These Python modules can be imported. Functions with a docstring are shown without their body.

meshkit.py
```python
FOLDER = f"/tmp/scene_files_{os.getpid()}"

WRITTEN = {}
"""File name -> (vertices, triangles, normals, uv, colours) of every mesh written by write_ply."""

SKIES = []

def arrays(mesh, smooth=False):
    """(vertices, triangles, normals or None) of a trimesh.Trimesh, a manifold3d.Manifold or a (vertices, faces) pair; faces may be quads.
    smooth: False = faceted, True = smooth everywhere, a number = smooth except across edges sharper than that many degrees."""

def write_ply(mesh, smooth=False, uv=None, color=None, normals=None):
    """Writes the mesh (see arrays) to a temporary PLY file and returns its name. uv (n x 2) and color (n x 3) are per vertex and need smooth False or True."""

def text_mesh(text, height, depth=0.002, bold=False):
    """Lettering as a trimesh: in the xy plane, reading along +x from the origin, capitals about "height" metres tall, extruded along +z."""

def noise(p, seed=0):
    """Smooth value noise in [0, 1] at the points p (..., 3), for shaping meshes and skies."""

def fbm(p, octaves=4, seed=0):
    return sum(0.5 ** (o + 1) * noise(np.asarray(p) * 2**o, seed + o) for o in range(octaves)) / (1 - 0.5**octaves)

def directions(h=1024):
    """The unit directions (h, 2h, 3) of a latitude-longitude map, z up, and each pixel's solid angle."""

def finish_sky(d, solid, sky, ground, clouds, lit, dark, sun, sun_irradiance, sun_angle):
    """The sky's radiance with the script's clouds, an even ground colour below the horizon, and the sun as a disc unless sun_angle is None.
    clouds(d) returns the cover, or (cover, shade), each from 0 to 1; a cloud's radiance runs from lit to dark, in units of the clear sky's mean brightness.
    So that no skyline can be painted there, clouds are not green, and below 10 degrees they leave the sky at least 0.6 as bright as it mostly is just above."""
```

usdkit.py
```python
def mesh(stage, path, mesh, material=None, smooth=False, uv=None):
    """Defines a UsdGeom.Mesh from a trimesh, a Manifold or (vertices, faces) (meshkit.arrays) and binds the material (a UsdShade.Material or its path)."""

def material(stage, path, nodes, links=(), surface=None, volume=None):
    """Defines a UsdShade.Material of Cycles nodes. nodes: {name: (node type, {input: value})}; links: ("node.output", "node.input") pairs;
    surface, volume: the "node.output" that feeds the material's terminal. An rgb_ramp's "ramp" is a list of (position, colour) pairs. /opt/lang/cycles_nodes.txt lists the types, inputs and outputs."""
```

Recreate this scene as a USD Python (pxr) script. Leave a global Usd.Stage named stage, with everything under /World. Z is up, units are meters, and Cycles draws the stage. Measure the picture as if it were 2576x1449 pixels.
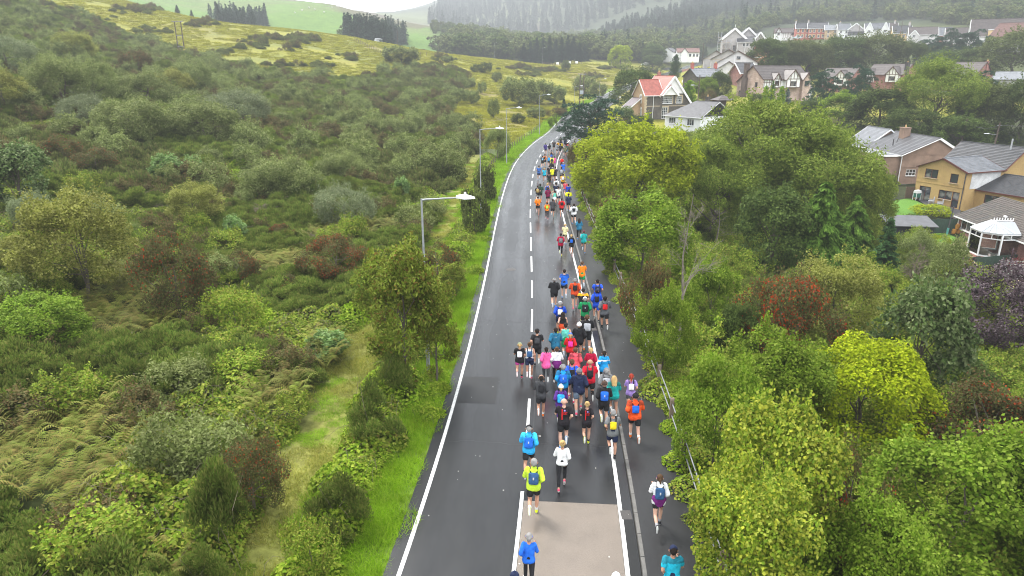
import math, numpy as np, trimesh, manifold3d as m3, usdkit, meshkit
from pxr import Usd, UsdGeom, UsdLux, UsdShade, Gf, Sdf, Vt
from scipy.interpolate import RBFInterpolator
from scipy.ndimage import gaussian_filter

stage = Usd.Stage.CreateInMemory()
UsdGeom.SetStageUpAxis(stage, 'Z')
UsdGeom.Xform.Define(stage, '/World')
UsdGeom.Scope.Define(stage, '/World/Looks')

# ---------------------------------------------------------------- camera
CAM_H, PITCH, FOC = 12.7, math.radians(17.6), 1717.0 / 2576.0     # metres, tilt below the horizon, focal length / picture width
cam = UsdGeom.Camera.Define(stage, '/World/camera')
cam.CreateHorizontalApertureAttr(36.0); cam.CreateVerticalApertureAttr(20.25)
cam.CreateFocalLengthAttr(36.0 * FOC); cam.CreateClippingRangeAttr(Gf.Vec2f(0.5, 9000))
cam.AddTranslateOp().Set(Gf.Vec3d(0, 0, CAM_H)); cam.AddRotateXOp().Set(90 - math.degrees(PITCH))
cam.CreateExposureAttr(1.93)

# ---------------------------------------------------------------- sky and soft sun (overcast)
SUN_EL, SUN_AZ = math.radians(52), math.radians(-35)               # azimuth = atan2(x, y)
dome = UsdLux.DomeLight.Define(stage, '/World/sky')
sky_mat = usdkit.material(stage, '/World/Looks/sky', {
    'sky': ('sky_texture', dict(sky_type='single_scattering', sun_disc=False, sun_elevation=SUN_EL, sun_rotation=SUN_AZ, altitude=150.0, air_density=1.0, aerosol_density=2.0, ozone_density=1.0)),
    'co': ('texture_coordinate', {}),
    'mp': ('mapping', dict(scale=(1.2, 1.2, 3.0))),
    'n': ('noise_texture', dict(scale=2.2, detail=6.0, roughness=0.55)),
    'r': ('rgb_ramp', dict(ramp=[(0.25, (4.5, 4.75, 5.0)), (0.75, (7.6, 7.7, 7.8))])),
    'sx': ('separate_xyz', {}), 'ov': ('map_range', dict(from_min=0.0, from_max=1.0, to_min=0.43, to_max=1.29)), 'gr': ('mix', dict(mix_type='multiply', fac=1.0)),     # an overcast sky is three times brighter overhead than at the horizon
    'm': ('mix', dict(fac=0.92)),
    'b': ('background_shader', dict(strength=0.1)),
}, [('co.generated', 'mp.vector'), ('mp.vector', 'n.vector'), ('n.fac', 'r.fac'), ('sky.color', 'm.color1'), ('co.generated', 'sx.vector'), ('sx.z', 'ov.value'), ('r.color', 'gr.color1'), ('ov.result', 'gr.color2'), ('gr.color', 'm.color2'), ('m.color', 'b.color')], surface='b.background')
UsdShade.MaterialBindingAPI.Apply(dome.GetPrim()).Bind(sky_mat)
dome.GetPrim().SetCustomDataByKey('kind', 'structure')
sun = UsdLux.DistantLight.Define(stage, '/World/sun')
sun.CreateIntensityAttr(0.40); sun.CreateAngleAttr(20.0); sun.CreateColorAttr(Gf.Vec3f(1.0, 0.97, 0.92))
sun.GetPrim().CreateAttribute('inputs:normalize', Sdf.ValueTypeNames.Bool).Set(True)
sun.AddRotateZOp().Set(-math.degrees(SUN_AZ)); sun.AddRotateXOp().Set(-(90 - math.degrees(SUN_EL)))

# ---------------------------------------------------------------- helpers
def at(px, py, Y):
    """The point of the place seen at (px, py) of the 2576 x 1449 survey print, Y metres ahead of the camera's mast."""
    u, v = (px - 1288) / 1717.0, (724.5 - py) / 1717.0
    dy, dz = math.cos(PITCH) + v * math.sin(PITCH), -math.sin(PITCH) + v * math.cos(PITCH)
    return np.array([u * Y / dy, Y, CAM_H + dz * Y / dy])

def on_level(px, py, z):
    u, v = (px - 1288) / 1717.0, (724.5 - py) / 1717.0
    dy, dz = math.cos(PITCH) + v * math.sin(PITCH), -math.sin(PITCH) + v * math.cos(PITCH)
    t = (z - CAM_H) / dz
    return np.array([u * t, dy * t, z])

NAMES = {}
def numbered(parent, name):
    k = (parent, name); n = NAMES.get(k, 0); NAMES[k] = n + 1
    return name if n == 0 else f'{name}_{n:03d}'

def path_of(parent):
    return '/World' if parent is None else (parent if isinstance(parent, str) else str(parent.GetPath()))

def obj(name, mesh, mat, parent=None, smooth=False, **data):
    p = path_of(parent); path = p + '/' + numbered(p, name)
    m = usdkit.mesh(stage, path, mesh, mat, smooth)
    tag(m.GetPrim(), **data)
    return m.GetPrim()

def tag(prim, label=None, cat=None, group=None, kind=None):
    for k, v in (('label', label), ('category', cat), ('group', group), ('kind', kind)):
        if v: prim.SetCustomDataByKey(k, v)
    return prim

def thing(name, loc=(0, 0, 0), rz=0.0, label=None, cat=None, group=None, kind=None, scale=None, parent=None, ref=None):
    p = path_of(parent); x = UsdGeom.Xform.Define(stage, p + '/' + numbered(p, name))
    x.AddTranslateOp().Set(Gf.Vec3d(*map(float, loc)))
    if rz: x.AddRotateZOp().Set(math.degrees(rz))
    if scale is not None: x.AddScaleOp().Set(Gf.Vec3f(*map(float, np.broadcast_to(scale, 3))))
    o = tag(x.GetPrim(), label, cat, group, kind)
    if ref:
        o.GetReferences().AddInternalReference(Sdf.Path(ref)); o.SetInstanceable(True)
    return o

def box(x0, x1, y0, y1, z0, z1):
    b = trimesh.creation.box((x1 - x0, y1 - y0, z1 - z0)); b.apply_translation(((x0 + x1) / 2, (y0 + y1) / 2, (z0 + z1) / 2)); return b

def bar(a, b, w, h=None, up=(0, 0, 1)):
    """A rectangular bar from a to b."""
    a, b = np.asarray(a, float), np.asarray(b, float); h = h or w
    d = b - a; L = np.linalg.norm(d); d = d / L; up = np.asarray(up, float)
    if abs(d @ up) > 0.99: up = np.array([0, 1.0, 0])
    s = np.cross(d, up); s /= np.linalg.norm(s); t = np.cross(s, d)
    m = trimesh.creation.box((w, L, h)); M = np.eye(4); M[:3, 0], M[:3, 1], M[:3, 2], M[:3, 3] = s, d, t, (a + b) / 2
    m.apply_transform(M); return m

def tube(pts, radii, n=8, caps=True):
    pts = np.asarray(pts, float); radii = np.broadcast_to(radii, len(pts)); V, F = [], []
    T = np.gradient(pts, axis=0); T /= np.linalg.norm(T, axis=1, keepdims=True) + 1e-12
    ref = np.array([0, 0, 1.0]) if abs(T[0, 2]) < 0.9 else np.array([1.0, 0, 0])
    a = np.arange(n) * 2 * np.pi / n
    for p, r, t in zip(pts, radii, T):
        s = np.cross(t, ref); s /= np.linalg.norm(s) + 1e-12; u = np.cross(s, t); ref = u if abs(u @ t) < .9 else ref
        V.append(p + r * (np.cos(a)[:, None] * s + np.sin(a)[:, None] * u))
    for i in range(len(pts) - 1):
        for j in range(n):
            k = (j + 1) % n; F += [[i * n + j, (i + 1) * n + k, i * n + k], [i * n + j, (i + 1) * n + j, (i + 1) * n + k]]
    V = np.vstack(V)
    if caps:
        c = len(V); V = np.vstack([V, pts[:1], pts[-1:]]); e = (len(pts) - 1) * n
        for j in range(n):
            k = (j + 1) % n; F += [[c, j, k], [c + 1, e + k, e + j]]
    return trimesh.Trimesh(V, np.array(F), process=False)

cat = lambda ms: trimesh.util.concatenate([m for m in ms if m is not None])

def strip(cl, o0, o1, lift, step=None):
    """A sheet along the polyline cl (n,3) between lateral offsets o0 < o1 (metres to the right of it; numbers or arrays)."""
    cl = np.asarray(cl); t = np.gradient(cl[:, :2], axis=0); t /= np.linalg.norm(t, axis=1, keepdims=True); nrm = np.c_[t[:, 1], -t[:, 0]]
    o0, o1 = np.broadcast_to(o0, len(cl)), np.broadcast_to(o1, len(cl))
    L = np.c_[cl[:, :2] + nrm * o0[:, None], cl[:, 2] + lift]; R = np.c_[cl[:, :2] + nrm * o1[:, None], cl[:, 2] + lift]
    V = np.empty((2 * len(cl), 3)); V[0::2], V[1::2] = L, R; i = np.arange(len(cl) - 1) * 2
    return trimesh.Trimesh(V, np.vstack([np.c_[i, i + 1, i + 3], np.c_[i, i + 3, i + 2]]), process=False)

# ---------------------------------------------------------------- materials
def mat(name, color, rough=0.7, var=0.12, scale=3.0, bump=0.0, bscale=None, spec=0.3, metal=0.0, color2=None, detail=4.0, stretch=(1, 1, 1), ramp=None):
    """Procedural surface: two tones mixed by noise, fine relief."""
    c = np.array(color, float); c2 = np.array(color2, float) if color2 is not None else c * (1 - var); c1 = c if color2 is not None else np.minimum(c * (1 + var), 1)
    nodes = {'g': ('geometry', {}), 'mp': ('mapping', dict(scale=stretch)), 'n': ('noise_texture', dict(scale=float(scale), detail=detail, roughness=0.6)),
             'r': ('rgb_ramp', dict(ramp=ramp or [(0.3, tuple(c2)), (0.7, tuple(c1))])), 'p': ('principled_bsdf', dict(roughness=rough, specular_ior_level=spec, metallic=metal))}
    links = [('g.position', 'mp.vector'), ('mp.vector', 'n.vector'), ('n.fac', 'r.fac'), ('r.color', 'p.base_color')]
    if bump:
        nodes['n2'] = ('noise_texture', dict(scale=float(bscale or scale * 8), detail=3.0)); nodes['b'] = ('bump', dict(strength=bump, distance=0.03))
        links += [('mp.vector', 'n2.vector'), ('n2.fac', 'b.height'), ('b.normal', 'p.normal')]
    return usdkit.material(stage, '/World/Looks/' + name, nodes, links, surface='p.BSDF')

CACHE = {}
def paint(rgb, rough=0.6, spec=0.3, kind='paint'):
    k = (kind, tuple(round(float(c), 3) for c in rgb), rough, spec)
    if k not in CACHE: CACHE[k] = mat(f'{kind}_{len(CACHE):03d}', rgb, rough, 0.08, 6.0, spec=spec)
    return CACHE[k]
def cloth(rgb):
    k = ('cloth', tuple(round(float(c), 3) for c in rgb))
    if k not in CACHE: CACHE[k] = mat(f'cloth_{len(CACHE):03d}', rgb, .85, .22, 7.0, .9, 11.0, .15)
    return CACHE[k]
# ---------------------------------------------------------------- road line (survey of its centre line), then the ground
C_PTS = [(1303,1449),(1315,1369),(1325,1233),(1334,1030),(1338,900),(1340,778),(1339,700),(1336.5,640),(1334,565),(1334,510),(1337,465),(1342,430),(1351,403),(1367,380),(1388,358)]
ctrl = [on_level(px, py, 0.0) for px, py in C_PTS]
first = ctrl[0] + (ctrl[0] - ctrl[1]) * 8.0
ctrl = [first] + ctrl + [at(1409,339,140), at(1440,301,180), at(1513,256,250), at(1548,234,298), at(1600,210,345), at(1658,191,395), at(1705,178,432), at(1740,165,462), at(1768,156,490), at(1800,150,520)]
ctrl = np.array(ctrl)
def spline(P, step):
    from scipy.interpolate import CubicSpline, PchipInterpolator
    s = np.r_[0, np.cumsum(np.linalg.norm(np.diff(P[:, :2], axis=0), axis=1))]; q = np.arange(0, s[-1], step)
    return np.c_[PchipInterpolator(s, P[:, 0])(q), PchipInterpolator(s, P[:, 1])(q), PchipInterpolator(s, P[:, 2])(q)]
ROAD = spline(ctrl, 0.5)
from scipy.ndimage import gaussian_filter1d
ROAD = np.c_[gaussian_filter1d(ROAD[:, 0], 14, mode='nearest'), gaussian_filter1d(ROAD[:, 1], 14, mode='nearest'), gaussian_filter1d(ROAD[:, 2], 30, mode='nearest')]
ROAD = ROAD[(ROAD[:, 1] > 2)]
HALF = 3.02
from scipy.spatial import cKDTree
ROAD_T = cKDTree(ROAD[:, :2])
_t = np.gradient(ROAD[:, :2], axis=0); _t /= np.linalg.norm(_t, axis=1, keepdims=True); ROAD_N = np.c_[_t[:, 1], -_t[:, 0]]
def road_offset(x, y):
    """(signed distance to the right of the centre line, level of the road there)"""
    P = np.c_[np.ravel(x), np.ravel(y)]; d, i = ROAD_T.query(P); s = ((P - ROAD[i, :2]) * ROAD_N[i]).sum(1)
    d = np.where(s < 0, -d, d)
    return d.reshape(np.shape(x)), ROAD[i, 2].reshape(np.shape(x))

G = []      # levels of the ground: (px, py, Y) seen in the photo, or (x, y, z)
for p in [(1150,235,235),(1300,200,290),(1450,168,392),(1590,166,430),(1240,290,165),(1130,330,150),(1000,240,205),
          (460,150,215),(300,110,245),(800,83,335),(650,68,325),(400,28,315),(150,-5,290),(60,-20,270),(950,105,350),(1100,130,365),(1340,158,400),(1230,147,385),(900,150,270),(700,115,265),(600,160,225),(250,60,265),
          (560,95,500),(860,95,480),(700,25,610),(830,8,660),(880,28,1000),(940,40,1000),(1000,56,1100),(660,-10,1000),(480,40,1200),(560,-6,1100),
          (300,22,2000),(420,12,2000),(340,-5,2600),(480,8,2200),(100,-60,1500),(-200,-60,1200),
          (1060,100,560),(1160,110,600),(1090,70,640),(1030,66,700),(1000,60,780),(1040,62,760),(1120,78,650),(1180,95,660),(960,52,900),
          (1300,130,560),(1450,130,600),(1400,140,480),
          (1050,45,3300),(1100,40,3200),(1160,14,3100),(1200,-8,3050),(1300,-60,3000),(1500,-110,2800),(1700,-130,2300),
          (1200,80,1300),(1350,95,1200),(1500,90,1000),
          (1620,92,760),(1720,75,760),(1820,30,900),(1900,-30,1000),(1700,120,600),(1800,100,560),(1650,135,520),
          (1900,70,520),(2050,60,540),(2200,55,520),(2400,30,520),(2560,20,500),(2000,-20,900),(2300,-60,900),(2600,-80,900),(2900,-60,800),
          
          (1700,150,460),
          (1890,246,180),(2010,262,180),(2110,240,214),(2250,235,210),(2420,232,205),(1760,245,200),
          (1802,192,240),(1880,192,245),(1796,198,226),(1787,179,262),(1769,173,284),(1815,147,284),(1870,147,290),(1917,149,262),(1703,147,432),(1663,147,450),(1949,97,400),(2000,97,390),(2074,97,382),(2130,99,375),(2174,93,366),(2246,101,354),(2284,107,344),(2330,107,348),(2376,113,338),(2436,117,324),(2478,123,307),(2620,124,302),(2760,124,300),(2492,216,200),(2620,218,200),(1862,217,207),(1752,215,207),(1960,176,268),(2100,172,285),(2280,176,270),(2450,190,255),(2620,190,250),
          (1640,302,166),(1730,300,170),(1760,330,145),(1560,262,230)]:
    G.append(at(*p))
for p in [(-13,10,-.5),(-13,40,-.5),(-14,80,-.4),(-16,120,.3),(-26,20,-.6),(-26,60,.3),(-30,110,2.2),(-42,20,.5),(-45,60,2.2),(-48,100,4.5),(-48,150,6.0),(-70,30,4.5),(-75,70,6.8),(-80,110,10),(-78,160,11.5),(-110,60,12),(-125,120,18),(-130,180,22),(-170,120,28),(-160,30,22),(-230,200,44),(-300,100,60),(-320,300,80),(-250,400,62),(-120,420,36),(-40,430,22),(20,450,15),(-150,520,38),(-60,520,24),
          (13,10,-3.6),(13,40,-3.8),(13,70,-3.6),(13,100,-2.6),(16,130,-1.0),(22,20,-4.6),(24,60,-4.6),(26,100,-3.6),(30,130,-1.8),(40,30,-4.9),(46,66,-5.8),(55,70,-5.8),(52,79,-5.7),(62,72,-5.6),(58,92,-4.2),(66,96,-4.1),(74,88,-4.3),(40,84,-4.9),(58,107,-4.3),(68,108,-4),(80,100,-3.6),(85,60,-5),(100,105,-1),(115,40,-3),(88,135,1.0),(60,140,0.5),(45,150,.8),(100,160,4.5),(140,130,7),(150,200,12),(170,80,6),(220,160,20),(260,260,32),(300,80,26),
          (0,-30,0),(-40,-30,1),(40,-30,-5),(-300,-40,50),(300,-40,20),(-600,300,120),(-900,800,150),(600,300,90),(800,700,190),(900,1500,330),(-1500,1500,190),(-2500,500,230),(2500,500,330),(2500,3000,460),(-2500,2800,230),(0,3300,232),(-700,3300,140),(1100,3000,420),(-1000,-100,120),(1200,-100,160)]:
    G.append(np.array(p, float))
for s in range(0, len(ROAD), 40):
    x, y, z = ROAD[s]
    for o, dz in ((-6.5, -.15), (5.6, .05), (0, 0)):
        G.append(np.array([x + ROAD_N[s, 0] * o, y + ROAD_N[s, 1] * o, z + dz]))
G = np.array(G)
def warp(p):            # far distances are compressed so that one smooth surface fits near and far ground alike
    p = np.asarray(p, float); r = np.hypot(p[..., 0], p[..., 1]) + 1e-6; s = np.log1p(r / 60.0) * 60.0 / r
    return p[..., :2] * s[..., None]
rbf = RBFInterpolator(warp(G), G[:, 2], kernel='linear', smoothing=0.35)
def axis(lo, hi, fine_lo, fine_hi, step, grow=1.07):
    a = list(np.arange(fine_lo, fine_hi, step)); s = step
    while a[-1] < hi: s *= grow; a.append(a[-1] + s)
    s = step
    while a[0] > lo: s *= grow; a.insert(0, a[0] - s)
    return np.array(a)
GX, GY = axis(-3200, 3200, -45, 55, 1.3), axis(-60, 5200, 4, 130, 1.3, 1.04)
XX, YY = np.meshgrid(GX, GY, indexing='ij')
ZZ = rbf(warp(np.stack([XX, YY], -1).reshape(-1, 2))).reshape(XX.shape)
ZZ = gaussian_filter(ZZ, 1.2)
rr = np.hypot(XX, YY)
P3 = np.stack([XX, YY, 0 * XX], -1)
ZZ += (meshkit.fbm(P3 / 9.0, 3, 5) - .5) * np.clip(rr / 80, .25, 1) * 1.1 + (meshkit.fbm(P3 / 90.0, 4, 8) - .5) * np.clip((rr - 300) / 800, 0, 1) * 16
ro, rz_ = road_offset(XX, YY)
fl = np.clip((np.abs(ro - 0.6) - 5.2) / 3.5, 0, 1); fl = fl * fl * (3 - 2 * fl)
near_road = YY < 620
ZZ = np.where(near_road, (rz_ - 0.09 - 0.10 * np.clip(-ro - 3.6, 0, 3)) * (1 - fl) + ZZ * fl, ZZ)
def bilin(x, y):
    x, y = np.asarray(x, float), np.asarray(y, float)
    i = np.clip(np.searchsorted(GX, x) - 1, 0, len(GX) - 2); j = np.clip(np.searchsorted(GY, y) - 1, 0, len(GY) - 2)
    u, v = np.clip((x - GX[i]) / (GX[i + 1] - GX[i]), 0, 1), np.clip((y - GY[j]) / (GY[j + 1] - GY[j]), 0, 1)
    return ZZ[i, j] * (1 - u) * (1 - v) + ZZ[i + 1, j] * u * (1 - v) + ZZ[i, j + 1] * (1 - u) * v + ZZ[i + 1, j + 1] * u * v
def ground(px, py, y0=9.0, y1=3500.0):
    """Where the line of sight through (px, py) meets the ground beyond y0."""
    Y = np.geomspace(y0, y1, 4000); a = at(px, py, 1.0); X, Z = a[0] * Y, CAM_H + (a[2] - CAM_H) * Y
    below = Z < bilin(X, Y)
    k = int(np.argmax(below)) if below.any() else len(Y) - 1
    return np.array([X[k], Y[k], float(bilin(X[k], Y[k]))])
def G3(x, y, dz=0.0): return np.array([x, y, float(bilin(x, y)) + dz])

TRACK = spline(np.array([on_level(px, py, -.45) for px, py in [(610,1560),(690,1400),(770,1215),(850,1060),(915,935),(985,800),(1060,690),(1120,600),(1150,530),(1180,450),(1200,398)]]), 0.5)
TRACK_T = cKDTree(TRACK[:, :2])
def track_dist(x, y): return TRACK_T.query(np.c_[np.ravel(x), np.ravel(y)])[0].reshape(np.shape(x))
def proj0(x, y, z):
    dz = z - CAM_H; zc = np.maximum(y * math.cos(PITCH) - dz * math.sin(PITCH), .1); return 1288 + 1717 * x / zc, 724.5 - 1717 * (y * math.sin(PITCH) + dz * math.cos(PITCH)) / zc, zc
def inside0(poly, px, py):
    c = np.zeros(np.shape(px), bool)
    for (x0, y0), (x1, y1) in zip(poly, poly[1:] + poly[:1]):
        if y0 != y1: c ^= ((y0 > py) != (y1 > py)) & (px < (x1 - x0) * (py - y0) / (y1 - y0) + x0)
    return c
# levels of turf colour, one value per ground vertex: yellow moor grass, green pasture, dark heather, mown track
ni, nj = XX.shape
tint = np.zeros((ni, nj, 3))
nz = meshkit.fbm(P3 / 14.0, 4, 3); nb = meshkit.fbm(P3 / 40.0, 4, 9)
def setc(mask, c):
    tint[:] = tint * (1 - mask[..., None]) + np.array(c) * mask[..., None]
setc(np.ones_like(XX), (.055, .070, .022))
moor = np.clip((YY - 125) / 25, 0, 1) * (XX < 120) * (YY < 470)
setc(moor, (.19, .19, .022)); setc(moor * np.clip((nz - .5) * 5, 0, 1), (.150, .165, .034)); setc(moor * np.clip((nb - .55) * 6, 0, 1) * .8, (.175, .150, .045))
setc(np.clip((YY - 450) / 30, 0, 1) * (XX < 10) * (YY < 1250), (.082, .155, .022)); ppx_, ppy_, _z = proj0(XX, YY, ZZ); setc(inside0([(745,-40),(860,-40),(1100,30),(1100,75),(1010,66),(930,58),(850,24)], ppx_, ppy_) * (YY > 470) * .85, (.085, .070, .045)); setc((nb > .56) * (YY > 450) * (XX < 10) * .45, (.10, .11, .04))
setc(np.clip((YY - 760) / 90, 0, 1) * (XX > -420) * (XX < 60) * (YY < 1250), (.085, .075, .050))
setc(np.clip((YY - 1100) / 150, 0, 1) * (XX < 0), (.095, .115, .050))
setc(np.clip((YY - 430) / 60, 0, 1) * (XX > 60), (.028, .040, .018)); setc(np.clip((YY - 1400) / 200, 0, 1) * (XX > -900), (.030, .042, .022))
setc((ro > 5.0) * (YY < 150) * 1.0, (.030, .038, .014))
setc(np.clip(1.6 - np.abs(ro + 5.0) / 1.9, 0, 1) * (YY < 330), (.135, .215, .030))
setc(np.clip(1.7 - track_dist(XX, YY) / 1.0, 0, 1) * (YY < 140), (.19, .20, .050))
idx = (np.arange(ni - 1)[:, None] * nj + np.arange(nj - 1)[None, :]).ravel()
gf = np.vstack([np.c_[idx, idx + nj, idx + nj + 1], np.c_[idx, idx + nj + 1, idx + 1]])
def vcol_mat(name, rough=0.9, nscale=2.0, bump=0.6):
    return usdkit.material(stage, '/World/Looks/' + name, {
        'a': ('attribute', dict(attribute='tint')), 'g': ('geometry', {}), 'n': ('noise_texture', dict(scale=nscale, detail=8.0, roughness=0.65)), 'n3': ('noise_texture', dict(scale=0.12, detail=5.0)),
        'r': ('rgb_ramp', dict(ramp=[(0.3, (.55, .55, .55)), (0.7, (1.4, 1.4, 1.35))])), 'r3': ('rgb_ramp', dict(ramp=[(0.3, (.8, .85, .8)), (0.7, (1.2, 1.12, 1.1))])),
        'm': ('mix', dict(mix_type='multiply', fac=1.0)), 'm3': ('mix', dict(mix_type='multiply', fac=1.0)), 'b': ('bump', dict(strength=bump, distance=0.15)), 'p': ('principled_bsdf', dict(roughness=rough, specular_ior_level=0.15))},
        [('g.position', 'n.vector'), ('g.position', 'n3.vector'), ('n.fac', 'r.fac'), ('n3.fac', 'r3.fac'), ('a.color', 'm.color1'), ('r.color', 'm.color2'), ('m.color', 'm3.color1'), ('r3.color', 'm3.color2'), ('m3.color', 'p.base_color'), ('n.fac', 'b.height'), ('b.normal', 'p.normal')], surface='p.BSDF')
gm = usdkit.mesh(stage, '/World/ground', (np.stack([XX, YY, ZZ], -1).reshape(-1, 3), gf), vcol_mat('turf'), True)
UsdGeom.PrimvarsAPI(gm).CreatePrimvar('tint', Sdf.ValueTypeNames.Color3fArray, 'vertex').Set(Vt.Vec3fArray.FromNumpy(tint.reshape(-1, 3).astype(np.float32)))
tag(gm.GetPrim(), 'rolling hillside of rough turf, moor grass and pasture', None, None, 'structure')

# ---------------------------------------------------------------- road, kerb, footpath, markings
def wet(name, c, scale, wetness=0.5, rmin=.16, rmax=.42, grain=60.0):
    return usdkit.material(stage, '/World/Looks/' + name, {
        'g': ('geometry', {}), 'mp': ('mapping', dict(scale=(1.0, .22, 1.0))), 'n': ('noise_texture', dict(scale=.55, detail=5.0, roughness=.55)), 'n2': ('noise_texture', dict(scale=grain, detail=2.0)), 'n4': ('noise_texture', dict(scale=1.3, detail=6.0)),
        'w': ('attribute', dict(attribute='wear')), 'wm': ('math', dict(math_type='multiply_add', value2=-.10, value3=0.0)), 'wa': ('math', dict(math_type='add')), 'wc': ('mix', dict(mix_type='multiply', color2=(1.35, 1.33, 1.3))), 'rr': ('map_range', dict(from_min=.3, from_max=.7, to_min=rmin, to_max=rmax)), 'rc': ('rgb_ramp', dict(ramp=[(.3, tuple(np.array(c) * .92)), (.7, tuple(np.array(c) * 1.08))])), 'rg': ('rgb_ramp', dict(ramp=[(.35, (.62, .62, .62)), (.65, (1.5, 1.5, 1.5))])),
        'm': ('mix', dict(mix_type='multiply', fac=1.0)), 'b': ('bump', dict(strength=.22, distance=.01)), 'p': ('principled_bsdf', dict(specular_ior_level=wetness))},
        [('g.position', 'mp.vector'), ('mp.vector', 'n.vector'), ('g.position', 'n2.vector'), ('g.position', 'n4.vector'), ('n.fac', 'rr.value'), ('w.fac', 'wm.value1'), ('wm.value', 'wa.value1'), ('rr.result', 'wa.value2'), ('wa.value', 'p.roughness'), ('w.fac', 'wc.fac'), ('m.color', 'wc.color1'), ('n4.fac', 'rc.fac'), ('n2.fac', 'rg.fac'), ('rc.color', 'm.color1'), ('rg.color', 'm.color2'), ('wc.color', 'p.base_color'), ('n2.fac', 'b.height'), ('b.normal', 'p.normal')], surface='p.BSDF')
M_ASPH = wet('wet_asphalt', (.014, .0147, .0158), 1.0, .30, .22, .38)
M_PATCH = wet('patch_asphalt', (.008, .0085, .009), 1.0, .27, .38, .55)
M_PATH = wet('path_asphalt', (.017, .017, .018), 1.0, .3, .3, .55)
M_BUFF = wet('buff_surfacing', (.150, .124, .101), 1.0, .35, .3, .55, 60.0)
M_LINE = mat('road_paint', (.60, .60, .59), .5, .1, 9.0, spec=.4, detail=9.0, ramp=[(.30, (.16, .16, .16)), (.40, (.46, .46, .45)), (.55, (.60, .60, .59)), (.75, (.66, .66, .65))])
M_KERB = mat('kerb_concrete', (.115, .110, .102), .5, .25, 6.0, .2, 60, spec=.4)
def near(cl, y0, y1): return cl[(cl[:, 1] >= y0) & (cl[:, 1] <= y1)]
R = ROAD[::2]
cols_ = np.linspace(-HALF - .42, HALF + .36, 29); V = np.stack([np.c_[R[:, :2] + ROAD_N[::2] * o, R[:, 2]] for o in cols_], 1); a_, b_ = V.shape[:2]
ix = (np.arange(a_ - 1)[:, None] * b_ + np.arange(b_ - 1)[None, :]).ravel(); wear = sum(np.exp(-((cols_ - c) / .33) ** 2) for c in (-2.3, -.75, .75, 2.3))
rm = usdkit.mesh(stage, '/World/road', (V.reshape(-1, 3), np.vstack([np.c_[ix, ix + 1, ix + b_ + 1], np.c_[ix, ix + b_ + 1, ix + b_]])), M_ASPH, True); NAMES[('/World', 'road')] = 1
UsdGeom.PrimvarsAPI(rm).CreatePrimvar('wear', Sdf.ValueTypeNames.FloatArray, 'vertex').Set(Vt.FloatArray.FromNumpy(np.tile(wear, a_).astype(np.float32)))
road = tag(rm.GetPrim(), 'wet two lane asphalt road curving away uphill', None, None, 'structure')
obj('edge_line', strip(near(R, 0, 470), -HALF - .06, -HALF + .06, .004), M_LINE, road)
obj('edge_line', strip(near(R, 0, 262), HALF - .06, HALF + .06, .004), M_LINE, road)
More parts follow.
